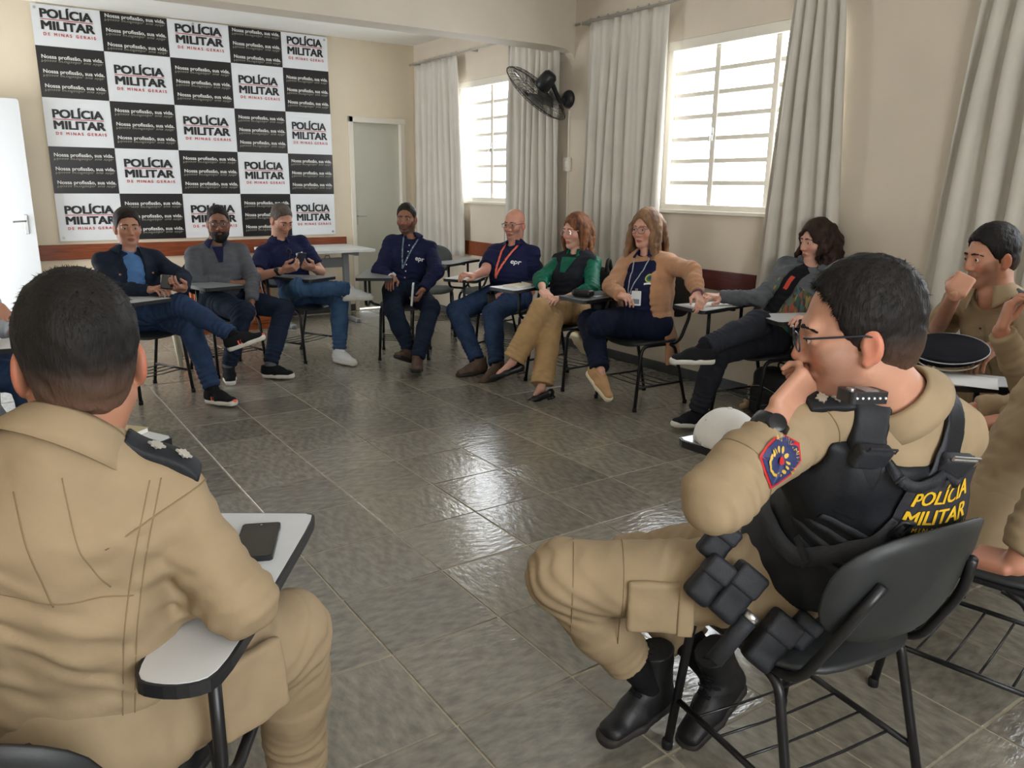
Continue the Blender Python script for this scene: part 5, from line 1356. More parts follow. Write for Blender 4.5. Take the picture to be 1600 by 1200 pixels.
# --- person with the orange lanyard
J = person('person in a navy polo with orange lanyard, jeans and brown shoes', seat('P5'), rel(*CH['P5']), (804, 383, -0.02), -24, (804, 350, -0.02), -30, 4,
    R=dict(el=(757, 424, 'n'), wr=(741, 430, 'n'), hd=(716, 428, 'n'), n=(0, 0.2, -1), curl=(30, 34, 38, 40), bare=1.0), L=dict(el=(828, 455, 'n'), wr=(786, 461, 'n'), hd=(764, 472, 'n'), n=(-0.3, 0.2, -0.9), curl=(40, 44, 46, 48), bare=1.0),
    RL=dict(kn=(713, 486, 'n'), an=(747, 566, 'z', 0.10), to=(722, 582, 'z', 0.03)), LL=dict(kn=(770, 490, 'n'), an=(776, 573, 'z', 0.10), to=(760, 590, 'z', 0.03)),
    g=dict(SK('e', (206, 150, 130), 0.88), hair=H_GREY, big=1.08, belly=0.03, ease=0.016, stubble=1, pease=0.016), top=M_NAVY, legs=M_JEAN, sock=M_LACE, shoes=('shoe', (M_BRN, M_SOLED, M_LACE)), sleeve='short')
glasses(J, M_SPEC, 0.025, 0.015, 0.0013); collar(J, M_NAVY, 0.068, 0.032, 28, 0.018, 0.03); chest_text(J, 'epr', 0.055, -0.09, 0.17, M_WPRINT); placket(J, M_NAVY, 2, 0.05, 0.11, 0.03)
M_ORL = mat('lanyard_orange', (238, 92, 66), 0.55, rgb2=(246, 132, 104), vscale=40); lanyard(J, M_ORL, 0.30, 0.018, 0.05); wrist_band(J, 'L', M_WATCH, 0.02, (0, -0.6, 0.8)); J5 = J
phone('black phone in the lowered hand of the person with the orange lanyard', J['hand']['L']['grip']+np.array([-0.03, -0.01, 0.02]), (-0.8, -0.5, 0.3), (-0.2, 0.2, 1))
# --- person in green
J = person('person in a green blouse under a black vest, tan trousers, legs crossed', seat('P6'), rel(*CH['P6']), (902, 397, -0.02), -34, (900, 360, -0.02), -46, 5,
    R=dict(el=(845, 437, 'n'), wr=(848, 454, 'n'), hd=(860, 472, 'n'), n=(0.2, 0.2, -1), curl=(18, 22, 26, 30), bare=0.55), L=dict(el=(925, 452, 'n'), wr=(882, 466, 'n'), hd=(856, 468, 'n'), n=(0, 0.2, -1), curl=(20, 24, 26, 28), bare=0.55),
    LL=dict(kn=(846, 484, 'n'), an=(801, 566, 'n'), to=(768, 590, 'n')), RL=dict(kn=(862, 500, 'n'), an=(846, 606, 'z', 0.09), to=(832, 618, 'z', 0.03)),
    g=dict(SK('f', (214, 166, 146), 0.8, (176, 92, 88)), hair=H_AUB, fem=1, ease=0.014, pease=0.014, legw=0.022, leg_end=0.95, brow=0.0032, bones=(0.265, 0.23, 0.41, 0.40)), top=M_GREEN, legs=M_TANP, shoes=('pump', (M_LEATH, M_LEATH)), sleeve='mid',
    hair=lock_hair([(a, 0.20+0.02*((i*7) % 3), 0.022, 0.0) for i, a in enumerate(range(62, 300, 13))], 0.010, 0.011, 0.019, 0.012, seed=21, curl=1.6, front=0.086, part_x=0.012))
_b = J['bvh']; layer(J, 'black_vest', M_BLKV, 0.030, None, None, 0.05, fold=0.003); collar(J, M_GREEN, 0.060, 0.030, 30, 0.018, 0.04)
V, f = grid_rect(0.10, 0.12, 6, 8); V = [(x*(0.35+0.65*(y+0.06)/0.12)*1.3, y, 0) for x, y, z in V]; on_chest(J, 'blouse_front', V, f, 0, 0.10, M_GREEN, 0.005)
glasses(J, mat('spectacle_rose', (206, 160, 150), 0.3), 0.026, 0.021, 0.0015, 2.6); J6 = J
# --- person in the tan cardigan
J = person('person in a tan cardigan over a navy polo, badge in hand', seat('P7'), rel(*CH['P7']), (1011, 399, -0.02), -22, (1010, 356, -0.02), -34, 5,
    R=dict(el=(957, 448, 'n'), wr=(970, 462, 'n'), hd=(992, 468, 'n'), n=(0.2, 0.6, -0.4), curl=(40, 44, 48, 50), bare=0.6), L=dict(el=(1080, 424, 'n'), wr=(1090, 460, 'n'), hd=(1098, 486, 'n'), n=(-0.2, 0.5, -0.6), curl=(30, 34, 38, 40)),
    LL=dict(kn=(922, 503, 'n'), an=(938, 580, 'n'), to=(951, 622, 'n')), RL=dict(kn=(938, 506, 'n'), an=(918, 530, 'f'), to=(900, 524, 'n')),
    g=dict(SK('g', (210, 160, 140)), hair=H_LBR, fem=1, big=1.12, belly=0.03, ease=0.012, pease=0.018, brow=0.0032, fat=1, bones=(0.27, 0.23, 0.43, 0.40)), top=M_NAVY2, legs=M_JEANK, shoes=('sneaker', (M_BEIGE, M_CREAM, M_BEIGE)), sleeve=None,
    hair=lock_hair([(a, 0.33+0.03*((i*5) % 3)+(0.09 if 60 < a < 115 or 245 < a < 300 else 0), 0.036, 0.11 if (a < 118 or a > 242) else -0.04) for i, a in enumerate(range(64, 300, 12))], 0.011, 0.010, 0.020, 0.011, front=0.090, seed=22, curl=1.2, segs=8))
_bi = J['bvh']; chest_bv = _bi
collar(J, M_NAVY2, 0.062, 0.032, 28, 0.018, 0.03)
def crest(J, x, d, s_=1.0):
    for (r_, m_, l_) in ((0.030, mat('crest_yellow', (214, 200, 96), 0.6), 0.004), (0.022, mat('crest_green', (48, 120, 72), 0.6), 0.0055), (0.010, mat('crest_blue', (44, 60, 120), 0.6), 0.007)):
        V = [(r_*s_*math.cos(a), r_*s_*math.sin(a)+0.008, 0) for a in np.linspace(0, 2*PI, 15)[:-1]]; on_chest(J, 'crest', V, [tuple(range(14))], x, d, m_, l_)
    V, f = grid_rect(0.06*s_, 0.012*s_, 6, 1); on_chest(J, 'crest_ribbon', [(p[0], p[1]-0.028-4*p[0]**2, 0) for p in V], f, x, d, M_WPRINT, 0.0065)
crest(J, -0.085, 0.175)
e = lanyard(J, mat('lanyard_grey', (176, 184, 196), 0.6), 0.30, 0.007, 0.045)
bd = empty('identity_badge', tuple(at_depth((994, 466), depth(J['hand']['R']['grip'])-0.03))); tag(bd, 'white identity badge held by the person in the tan cardigan', 'badge')
MB().plate(rrect(-0.03, -0.045, 0.03, 0.045, 0.005), -0.0015, 0.0015).build('card', mat('badge_white', (226, 228, 230), 0.3), bd)
MB().plate(rrect(-0.02, -0.035, 0.02, -0.005, 0.002), 0.0015, 0.002).build('photo_strip', mat('badge_print', (120, 130, 150), 0.5), bd); MB().box((-0.008, 0.045, -0.003), (0.008, 0.06, 0.003)).build('clip', M_STEEL, bd)
_R = frame_of(cam_dir(np.array(bd.location), -12)); bd.matrix_world = Matrix([[-_R[0, 0], 0, _R[0, 1], bd.location[0]], [-_R[1, 0], 0, _R[1, 1], bd.location[1]], [0, 1, 0, bd.location[2]], [0, 0, 0, 1]])
layer(J, 'cardigan', M_CARD, 0.030, 'long', 0.095, 0.05, fold=0.006, lower=0.16, cutx=0.0)
glasses(J, M_SPECP, 0.0265, 0.021, 0.0018, 2.6); wrist_band(J, 'L', M_SPECP, 0.012, None, 0.012, 0.036); J7 = J
# --- person in the patterned hoodie
M_MULTI = bpy.data.materials.new('multicolour_knit'); M_MULTI.use_nodes = True
_nt = M_MULTI.node_tree; _b = _nt.nodes['Principled BSDF']; _b.inputs['Roughness'].default_value = 0.9
_tc = _nt.nodes.new('ShaderNodeTexCoord'); _mp = _nt.nodes.new('ShaderNodeMapping'); _mp.inputs['Scale'].default_value = (1, 1, 0.3); _vo = _nt.nodes.new('ShaderNodeTexVoronoi'); _vo.inputs['Scale'].default_value = 75
_cr = _nt.nodes.new('ShaderNodeValToRGB'); _cr.color_ramp.interpolation = 'CONSTANT'
for i, c in enumerate([(58, 84, 72), (92, 98, 66), (70, 74, 78), (150, 84, 56), (64, 108, 110), (84, 88, 84), (148, 128, 72), (60, 62, 70)]):
    el_ = _cr.color_ramp.elements[0] if i == 0 else _cr.color_ramp.elements.new(i/8.0); el_.position = i/8.0; el_.color = (*s2l(c), 1)
_sx = _nt.nodes.new('ShaderNodeSeparateColor'); _nt.links.new(_tc.outputs['Object'], _mp.inputs['Vector']); _nt.links.new(_mp.outputs['Vector'], _vo.inputs['Vector']); _nt.links.new(_vo.outputs['Color'], _sx.inputs[0]); _nt.links.new(_sx.outputs[0], _cr.inputs['Fac']); _nt.links.new(_cr.outputs['Color'], _b.inputs['Base Color'])
J = person('person in a grey patterned hoodie and black trousers, legs crossed', seat('P8', 0.0), rel(*CH['P8']), (1272, 420, -0.06), -34, (1277, 377, -0.02), -52, 4,
    R=dict(el=(1190, 466, 'n'), wr=(1122, 464, 'n'), hd=(1096, 462, 'n'), n=(0, 0.2, -1), curl=(25, 28, 30, 34)), L=dict(el=(1322, 490, 'n'), wr=(1270, 498, 'n'), hd=(1240, 496, 'n'), n=(0, 0, -1)),
    RL=dict(kn=(1184, 506, 'n'), an=(1100, 543, 'n'), to=(1055, 562, 'n')), LL=dict(kn=(1122, 550, 'n'), an=(1090, 644, 'z', 0.10), to=(1040, 670, 'z', 0.03)),
    g=dict(SK('h', (212, 164, 144)), hair=H_CUR, ease=0.012, pease=0.014, bones=(0.29, 0.25, 0.44, 0.42)), top=M_BLKT, legs=M_BLKP, sock=M_LACE, shoes=('sneaker', (M_SHB, M_SOLEW, M_LACE)), sleeve=None,
    hair=lock_hair([(a, 0.21+0.03*((i*7) % 3), 0.040, 0.005) for i, a in enumerate(range(56, 306, 9))], 0.020, 0.016, 0.017, 0.009, front=0.088, seed=23, curl=3.2, segs=9))
V, f = grid_rect(0.03, 0.09, 3, 6); on_chest(J, 'print_patch', V, f, 0.0, 0.17, mat('print_orange_red', (206, 66, 44), 0.6), 0.005)
layer(J, 'hoodie', M_HOOD, 0.026, 'long', 0.05, 0.06, fold=0.006)
s = SDF(); e_ = 0.030; J['torso_ops'](s, e_, 1.0); sp = unit(J['neck']-J['pel']); s.cut(J['neck']-sp*0.16, sp, 0.006); s.cut(J['pel']-sp*0.03, -sp, 0.006); s.box(J['neck']-J['TR'][:, 2]*0.2+J['TR'][:, 1]*0.2, (0.05, 0.13, 0.5), J['TR'], 0.01, 0.01, True)
s.cut(J['mid']+J['TR'][:, 1]*0.02, -J['TR'][:, 1], 0.006); V, Q = s.mesh(0.010, noise=folds(3, 0.006, 36)); part(J, 'patterned_panel', V, Q, M_MULTI)
s = SDF(); c0 = J['neck']
for i in range(12):
    a = math.radians(50+260*i/11); a2 = math.radians(50+260*(i+1)/11); f_ = lambda a: c0+J['TR'][:, 1]*math.cos(a)*0.085+J['TR'][:, 0]*math.sin(a)*0.10+J['TR'][:, 2]*(0.0+0.02*(1-math.cos(a)))
    if i < 11: s.cone(f_(a), f_(a2), 0.026, 0.026, 0.02)
V, Q = s.mesh(0.008, noise=folds(9, 0.005, 40)); part(J, 'hood', V, Q, M_HOOD); J8 = J

# ------------------------------------------------------------------ the officers
M_KHAKI = mat('khaki_ripstop', (156, 136, 108), 0.85, var=0.07, vscale=12, bump=0.3, bscale=30, spec=0.2, bdist=0.004)
M_KHAKIS = mat('khaki_seam', (138, 118, 90), 0.85, var=0.07, vscale=12, spec=0.2)
M_BLKN = mat('black_nylon', (24, 26, 31), 0.6, var=0.15, vscale=30, bump=0.3, bscale=120, spec=0.35); M_BLKN2 = mat('black_webbing', (36, 38, 44), 0.65, var=0.1, vscale=50, bump=0.5, bscale=300)
M_SILV = mat('silver_star', (205, 200, 188), 0.35, metal=0.5); M_YEL = mat('print_yellow', (226, 182, 40), 0.5); M_PRED = mat('patch_red', (190, 40, 44), 0.6); M_PBLUE = mat('patch_navy', (44, 52, 96), 0.6); M_PGOLD = mat('patch_gold', (206, 172, 76), 0.5)
M_BOOT = mat('boot_black', (20, 20, 23), 0.5, var=0.1, vscale=40, bump=0.3, bscale=120)
def epaulette(J, sd, stars=2, w=0.058, l=0.115, m=None, e=0.032, a0=0.072, tilt=0.0):
    """shoulder slide lying from the collar towards the shoulder point"""
    sh, nk, TR = J['sh'+sd], J['neck'], J['TR']; d = unit(sh-nk+TR[:, 2]*0.03)
    n = np.cross(d, TR[:, 1]); n = unit(n if n @ TR[:, 2] > 0 else -n); s_ = np.cross(d, n); c = nk+d*(a0+l/2)
    s = SDF(); J['torso_ops'](s, e, 1.0); J['arm_ops'](s, e*0.62, 'long')
    s.cut(nk+d*a0, -d, 0.003); s.cut(nk+d*(a0+l), d, 0.003); s.cut(c+s_*w/2, s_, 0.003); s.cut(c-s_*w/2, -s_, 0.003); s.cut(c+n*0.012, -n, 0.003)
    V, Q = s.mesh(0.004, lo=c-0.12, hi=c+0.12); part(J, 'epaulette', V, Q, m or M_BLKN)
    if len(V) == 0: return
    bv = BVHTree.FromPolygons([tuple(v) for v in V], [tuple(q) for q in Q])
    for q in range(stars):
        n_ = unit(n-TR[:, 1]*tilt); p0 = nk+d*(a0+l*(0.38+0.34*q)); h = bv.ray_cast(Vector(p0+n*0.03+n_*0.14), Vector(-n_), 0.25)
        if h[0] is None: continue
        c2 = np.array(h[0]); nn = np.array(h[1]); nn = nn if nn @ n > 0 else -nn; d2 = unit(d-nn*(d @ nn)); s2 = np.cross(nn, d2); vs = []
        for k in range(16):
            a_ = 2*PI*k/16; r_ = 0.0135 if k % 4 == 0 else (0.0105 if k % 2 == 0 else 0.0085); vs.append(c2+nn*0.0005+(d2*math.cos(a_)+s2*math.sin(a_))*r_)
        vs2 = [v+nn*0.0035 for v in vs]
        pmb(J, 'star', MB().add(vs+vs2, [tuple(range(16, 32))]+[(k, (k+1) % 16, 16+(k+1) % 16, 16+k) for k in range(16)]), M_SILV)
def sleeve_patch(J, sd, t=0.34, s_=1.0, toward=None, up=None):
    """shield badge on the upper arm with a wreath and arched lettering"""
    sh, el = J['sh'+sd], J['el'+sd]; ax_ = unit(el-sh); c = sh+(el-sh)*t
    n = unit(np.asarray(toward, float)-ax_*(ax_ @ np.asarray(toward, float))); u_ = -ax_; r_ = np.cross(u_, n)
    def D(V, f, m, lift, name): pmb(J, name, MB().add(*drape(V, f, c, r_, u_, n, J['bvh'], lift, 0.10)), m)
    shp = [(-0.036, 0.010), (-0.026, 0.036), (0.0, 0.050), (0.026, 0.036), (0.036, 0.010), (0.036, -0.018), (0.030, -0.040), (0.0, -0.047), (-0.030, -0.040), (-0.036, -0.018)]
    for k, m_, l_ in ((1.0, M_PRED, 0.004), (0.90, M_PBLUE, 0.005)):
        ol = [(x*k*s_, y*k*s_, 0) for x, y in shp]; V = [(0, 0, 0)]+[(x*0.5, y*0.5, 0) for x, y, z in ol]+ol; n_ = len(ol)
        f = [(0, 1+i, 1+(i+1) % n_) for i in range(n_)]+[(1+i, 1+n_+i, 1+n_+(i+1) % n_, 1+(i+1) % n_) for i in range(n_)]
        D(V, f, m_, l_, 'sleeve_patch')
    V, f = [], []
    for sg in (-1, 1):
        for i in range(7):
            a_ = math.radians(-80+22*i); cx_, cy_ = sg*0.020*math.cos(a_)*s_, (-0.010+0.022*math.sin(a_))*s_
            n0 = len(V); V += [(cx_+0.0055*s_*math.cos(q)*1.0, cy_+0.0032*s_*math.sin(q)+0.003*sg*math.cos(q)*s_, 0) for q in np.linspace(0, 2*PI, 7)[:-1]]; f.append(tuple(range(n0, n0+6)))
    D(V, f, M_PGOLD, 0.0065, 'wreath')
    V = [(0.007*s_*math.cos(a_), (-0.006+0.008*math.sin(a_))*s_, 0) for a_ in np.linspace(0, 2*PI, 9)[:-1]]; D(V, [tuple(range(8))], M_PRED, 0.0068, 'patch_emblem'); D([(p[0]*0.6, p[1]*0.6+0.012*s_, 0) for p in V], [tuple(range(8))], M_PGOLD, 0.007, 'patch_emblem')
    V, f = [], []; txt = 'POLICIA MILITAR'
    for i, ch in enumerate(txt):
        if ch == ' ': continue
        v, fc = text_verts(ch, 0.0125*s_, 0.0); a_ = math.radians(68-136*i/(len(txt)-1)); n0 = len(V)
        if not len(v): continue
        for p in v:
            rr = 0.030*s_+p[1]; aa = a_; x_ = math.sin(-aa)*rr+math.cos(aa)*p[0]*1.0; y_ = math.cos(aa)*rr*1.05+math.sin(-aa)*-p[0]*-1.0
            V.append((x_, y_-0.002*s_, 0))
        f += [tuple(k+n0 for k in q) for q in fc]
    D(V, f, M_PGOLD, 0.0066, 'lettering')
def seam(J, pts, m, bvh='bvh', w=0.002, lift=0.0012, from_dir=None, name='seam'): return strap(J, name, pts, w, m, lift, 10, bvh, None, 0.0008, from_dir)
KG = dict(pease=0.020, ease=0.020, fold=0.0065)
# --- uniformed person seen from behind, close to the camera
n13 = at_depth((100, 705), 1.17); h13 = at_depth((124, 556), 1.20); shR_w = None
J = person('person in khaki uniform seen from behind, elbow on a white tablet', (0.04, 1.36, 0.53), 155, ('w', *n13), 170, ('w', *h13), 181, 2,
    R=dict(el=tuple(['w', *at_z((372, 935), 0.775)]), wr=tuple(['w', *at_z((235, 905), 0.755)]), hd=(-0.14, 0.09, 0.0), n=(0, 0, -1)), L=dict(el=('w', -0.27, 1.45, 0.76), wr=('w', -0.08, 1.66, 0.75)),
    RL=dict(kn=('w', 0.43, 1.42, 0.545), an=('w', 0.47, 1.55, 0.11), to=('w', 0.55, 1.70, 0.03)), LL=dict(kn=('w', 0.28, 1.70, 0.54), an=('w', 0.28, 1.80, 0.11), to=('w', 0.38, 1.93, 0.03)),
    g=dict(SK('n', (176, 124, 98)), hair=H_BLK, hs=1.04, **dict(KG, ease=0.014), neckw=1.08, big=1.0, hem=0.02, bones=(0.29, 0.25, 0.43, 0.41), shR=(-0.035, 0.0, -0.005)), top=M_KHAKI, legs=M_KHAKI, sock=M_LACE, shoes=('boot', (M_BOOT, M_SOLED, M_LACE)), vox=0.006, hvox=0.0032,
    hair=short_hair(0.008, 0.074, nape=-0.082, seed=31, blades=26000, length=0.013, fade=0.75))
J13 = J; TR = J['TR']
collar(J, M_KHAKI, 0.073, 0.045, 24, 0.020, 0.04, back=0.006); epaulette(J, 'R', 2, 0.056, 0.12, tilt=0.2)
bk = -TR[:, 1]; C_ = lambda x, d: J['neck']+TR[:, 0]*x-TR[:, 2]*d-TR[:, 1]*0.15
for pts in ([C_(0.135, 0.02), C_(0.118, 0.12), C_(0.105, 0.25), C_(0.10, 0.42)], [C_(0.120, 0.02), C_(0.102, 0.12), C_(0.088, 0.25), C_(0.083, 0.42)], [C_(0.01, 0.0), C_(0.035, 0.10), C_(0.07, 0.17)], [C_(-0.05, 0.02), C_(-0.025, 0.10), C_(0.0, 0.18)], [C_(-0.16, 0.15), C_(-0.02, 0.172), C_(0.10, 0.19)], [C_(-0.135, 0.02), C_(-0.118, 0.12), C_(-0.105, 0.3)]):
    seam(J, pts, M_KHAKIS, from_dir=bk)
a_, b_ = J['shR'], J['elR']; ad = unit(b_-a_)
for t_, m_ in ((0.10, M_KHAKIS),):
    c_ = a_+(b_-a_)*t_; u1 = unit(np.cross(ad, (0, 0, 1))); u2 = np.cross(ad, u1); ring_ = []
    for k in range(25):
        q = 2*PI*k/24; dr = u1*math.cos(q)+u2*math.sin(q); h = J['bvh'].ray_cast(Vector(c_+dr*0.16), Vector(-dr), 0.16); 
        if h[0] is not None: ring_.append(np.array(h[0])+dr*0.0008)
    if len(ring_) > 5: pmb(J, 'armhole_seam', MB().tube(ring_, 0.0016, 5), M_KHAKIS, True)
s = SDF(); c_ = at_z((330, 1120), 0.50); kd = unit(J['knR']-J['hpR']); side_ = unit(np.cross(kd, (0, 0, 1)))
s.box(J['hpR']*0.45+J['knR']*0.55+side_*0.088, (0.07, 0.014, 0.075), np.stack([kd, side_, np.cross(kd, side_)], axis=1), 0.01, 0.01); V, Q = s.mesh(0.006, noise=folds(3, 0.003, 60)); part(J, 'cargo_pocket', V, Q, M_KHAKI)
# --- officer in the vest
pel12 = np.array((1.52, 1.08, 0.53)); n12 = at_depth((1402, 632), 1.56); h12 = at_depth((1338, 518), 1.50)
J = person('person in khaki uniform with black tactical vest and glasses, chin on hand', tuple(pel12), rel(1.52, 1.08, 128), ('w', *n12), -140, ('w', *h12), -80, 8, 0,
    L=dict(el=('d', 1122, 782, 1.44), wr=('d', 1216, 648, 1.50), hd=('d', 1270, 588, 1.52), n=(0.6, 0.75, 0.35), curl=(55, 60, 62, 64), thumb=0.6), R=dict(el=('w', 1.78, 1.00, 0.76), wr=('w', 1.66, 1.17, 0.75), hd=(-0.13, 0.06, 0.0), n=(0, 0, -1)),
    LL=dict(kn=(870, 900, 'f'), an=('w', *at_z((1016, 1070), 0.135)), to=('w', *at_z((942, 1160), 0.04))), RL=dict(kn=(985, 880, 'f'), an=('w', *at_z((1122, 1062), 0.15)), to=('w', *at_z((1095, 1115), 0.07))),
    g=dict(SK('m', (192, 142, 118), 0.84), hair=H_BLK, hs=1.03, stubble=1, **KG, big=1.06, neckw=1.08, leg_end=0.70, hem=0.0, bones=(0.29, 0.25, 0.44, 0.42), gazed=0.0, sl=0.80, midw=at_depth((1372, 780), 1.72)), top=M_KHAKI, legs=M_KHAKI, sock=M_LACE, shoes=('boot', (M_BOOT, M_SOLED, M_LACE)), vox=0.006, hvox=0.0030,
    hair=short_hair(0.012, 0.098, nape=-0.070, seed=32, blades=16000, length=0.016, top=0.008, fade=0.55))
J12 = J; TR = J['TR']; sp = unit(J['neck']-J['pel'])
collar(J, M_KHAKI, 0.074, 0.045, 24, 0.020, 0.04, back=0.004); glasses(J, mat('spectacle_navy', (36, 40, 52), 0.3), 0.0265, 0.0175, 0.0016, 3.0); epaulette(J, 'L', 2, 0.068, 0.095, e=0.034, a0=0.112, tilt=0.9)
wrist_band(J, 'L', M_WATCH, 0.030, (-0.4, -0.7, 0.5), 0.035, 0.036)
sleeve_patch(J, 'L', 0.56, 1.12, toward=(-0.62, -0.72, 0.15))
a_, b_ = J['shL'], J['elL']; ad = unit(b_-a_); u1 = unit(np.cross(ad, (0, 0, 1))); u2 = np.cross(ad, u1)
for t_ in (0.02, 0.70):
    c_ = a_+(b_-a_)*t_; ring_ = []
    for k in range(25):
        q = 2*PI*k/24; dr = u1*math.cos(q)+u2*math.sin(q); h = J['bvh'].ray_cast(Vector(c_+dr*0.16), Vector(-dr), 0.16)
        if h[0] is not None: ring_.append(np.array(h[0])+dr*0.0008)
    if len(ring_) > 5: pmb(J, 'sleeve_seam', MB().tube(ring_, 0.0014, 5), M_KHAKIS, True)
# vest
s = SDF(); e_ = 0.038
J['torso_ops'](s, e_, 1.0); s.cut(J['neck']-sp*0.052, sp, 0.012); s.cut(J['pel']+sp*0.085, -sp, 0.012)
for sd in 'RL': s.cone(J['sh'+sd]-sp*0.02, J['el'+sd]*0.6+J['sh'+sd]*0.4-sp*0.02, 0.070, 0.075, 0.015, sub=True)
V, Q = s.mesh(0.006, noise=folds(7, 0.003, 50)); vest = part(J, 'tactical_vest', V, Q, M_BLKN); J['bvh_vest'] = BVHTree.FromPolygons([tuple(v) for v in V], [tuple(q) for q in Q])
def vest_pt(x, d, side=-1): return J['neck']+TR[:, 0]*x-sp*d+TR[:, 1]*side*0.16
for sg in (-1, 1):      # shoulder straps with quick-release blocks
    s = SDF(); J['torso_ops'](s, 0.036, 1.0); s.cut(J['neck']+TR[:, 0]*sg*0.062, -TR[:, 0]*sg, 0.004); s.cut(J['neck']+TR[:, 0]*sg*0.120, TR[:, 0]*sg, 0.004); s.cut(J['neck']-sp*0.19, -sp, 0.004)
    V, Q = s.mesh(0.005); part(J, 'shoulder_strap', V, Q, M_BLKN)
    q = J['neck']+TR[:, 0]*sg*0.092-TR[:, 1]*0.095-sp*0.045; h = J['bvh'].ray_cast(Vector(q-TR[:, 1]*0.2), Vector(TR[:, 1]), 0.4); c_ = np.array(h[0])-TR[:, 1]*0.024 if h[0] is not None else q
    s = SDF(); s.box(c_, (0.036, 0.014, 0.026), TR, 0.008, 0.01); V, Q = s.mesh(0.004); part(J, 'strap_pad', V, Q, M_BLKN2)
    pmb(J, 'strap_buckle', MB().tube([c_+TR[:, 0]*x_-TR[:, 1]*0.015+sp*z_ for x_, z_ in ((-0.03, 0.028), (0.03, 0.028), (0.03, 0.036), (-0.03, 0.036))], 0.0025, 5, closed=True), M_STEEL if sg > 0 else M_BLKN2)
for d_ in (0.215, 0.25, 0.285, 0.32): strap(J, 'webbing_band', [vest_pt(-0.115, d_), vest_pt(-0.05, d_), vest_pt(0.05, d_), vest_pt(0.115, d_)], 0.022, M_BLKN2, 0.004, 10, 'bvh_vest', None, 0.002, from_dir=-TR[:, 1])
# label panel with lettering on the back
def back_print(V, f, x, d, m, lift, name): pmb(J, name, MB().add(*drape(V, f, vest_pt(x, d), TR[:, 0], sp, -TR[:, 1], J['bvh_vest'], lift, 0.12)), m)
V, f = grid_rect(0.20, 0.098, 10, 5); back_print(V, f, 0.085, 0.118, mat('label_panel', (44, 44, 50), 0.6), 0.008, 'label_panel')
def prt(txt, wid, hgt, dx, d, m, name='lettering', bold=0.03):
    v, f = text_verts(txt, 1.0, 0.0); sh_ = [(-bold, 0), (0, bold*0.5), (bold, 0)]; nv = len(v); v2 = np.concatenate([v+np.array([a, b, 0]) for a, b in sh_]); f2 = [tuple(k+nv*i for k in q) for i in range(3) for q in f]
    lo, hi = v2.min(0), v2.max(0); V = [((p[0]-(lo[0]+hi[0])/2)*wid/(hi[0]-lo[0])+0.10*(p[1]*hgt/0.73), p[1]*hgt/0.73, 0) for p in v2]; back_print(V, f2, dx, d, m, 0.0105, name)
prt('POLÍCIA', 0.16, 0.028, 0.085, 0.111, M_YEL); prt('MILITAR', 0.17, 0.028, 0.085, 0.149, M_YEL); prt('D E  M I N A S  G E R A I S', 0.18, 0.009, 0.085, 0.164, M_YEL, bold=0.015)
# rifle sling: webbing with buckle
strap(J, 'sling', [J['neck']+TR[:, 0]*0.085-TR[:, 1]*0.07+sp*0.02, vest_pt(0.05, 0.08), vest_pt(0.0, 0.15), vest_pt(-0.03, 0.22)], 0.030, mat('sling_webbing', (52, 54, 60), 0.7, bump=0.5, bscale=300), 0.014, 12, 'bvh', None, 0.003)
strap(J, 'sling', [vest_pt(0.0, 0.15), vest_pt(-0.04, 0.24), vest_pt(-0.14, 0.345), J['neck']-TR[:, 0]*0.24-sp*0.365-TR[:, 1]*0.03, J['neck']-TR[:, 0]*0.2-sp*0.38+TR[:, 1]*0.10], 0.040, mat('sling_webbing', (52, 54, 60)), 0.012, 12, 'bvh_vest', None, 0.003)
h = J['bvh_vest'].ray_cast(Vector(vest_pt(0.0, 0.155)-TR[:, 1]*0.1), Vector(TR[:, 1]), 0.4); c_ = (np.array(h[0]) if h[0] is not None else vest_pt(0, 0.185))-TR[:, 1]*0.02
pmb(J, 'sling_buckle', MB().tube([c_+TR[:, 0]*x_+sp*z_ for x_, z_ in ((-0.014, -0.018), (0.014, -0.024), (0.016, 0.02), (-0.012, 0.024))], 0.005, 6, closed=True), M_PLASTIC, True)
strap(J, 'drag_handle', [vest_pt(-0.055, 0.048), vest_pt(-0.02, 0.064), vest_pt(0.03, 0.060), vest_pt(0.08, 0.048)], 0.022, M_BLKN2, 0.02, 12, 'bvh_vest', None, 0.006, from_dir=-TR[:, 1])
# body camera clipped on the strap
c_ = np.array(at_depth((1347, 617), 1.41)); rd = empty('body_camera', tuple(c_)); tag(rd, 'small black body camera clipped to the shoulder of the person in the black tactical vest', 'camera')
_R = frame_of(unit(-RT*0.9-FW*0.25+UP*0.0), (0, 0, 1)); rd.matrix_world = Matrix([[*_R[0], c_[0]], [*_R[1], c_[1]], [*_R[2], c_[2]], [0, 0, 0, 1]])
MB().plate(rrect(-0.024, -0.040, 0.024, 0.040, 0.010), -0.011, 0.010).build('case', M_PLASTIC, rd); MB().plate(rrect(-0.018, -0.022, 0.018, 0.010, 0.005), 0.010, 0.0115).build('display', mat('grey_screen', (110, 116, 124), 0.2), rd)
MB().lathe([(0, 0), (0.008, 0), (0.008, 0.003), (0, 0.003)], 12, (0, 0.026, 0.010), (0, 0, 1)).build('knob', M_STEEL, rd)
for k in range(6): MB().lathe([(0, 0), (0.0022, 0), (0.0022, 0.002), (0, 0.002)], 8, (-0.024, -0.03+0.012*k, 0.0), (-1, 0, 0)).build('led', mat('led_white', (230, 232, 236), 0.3), rd)
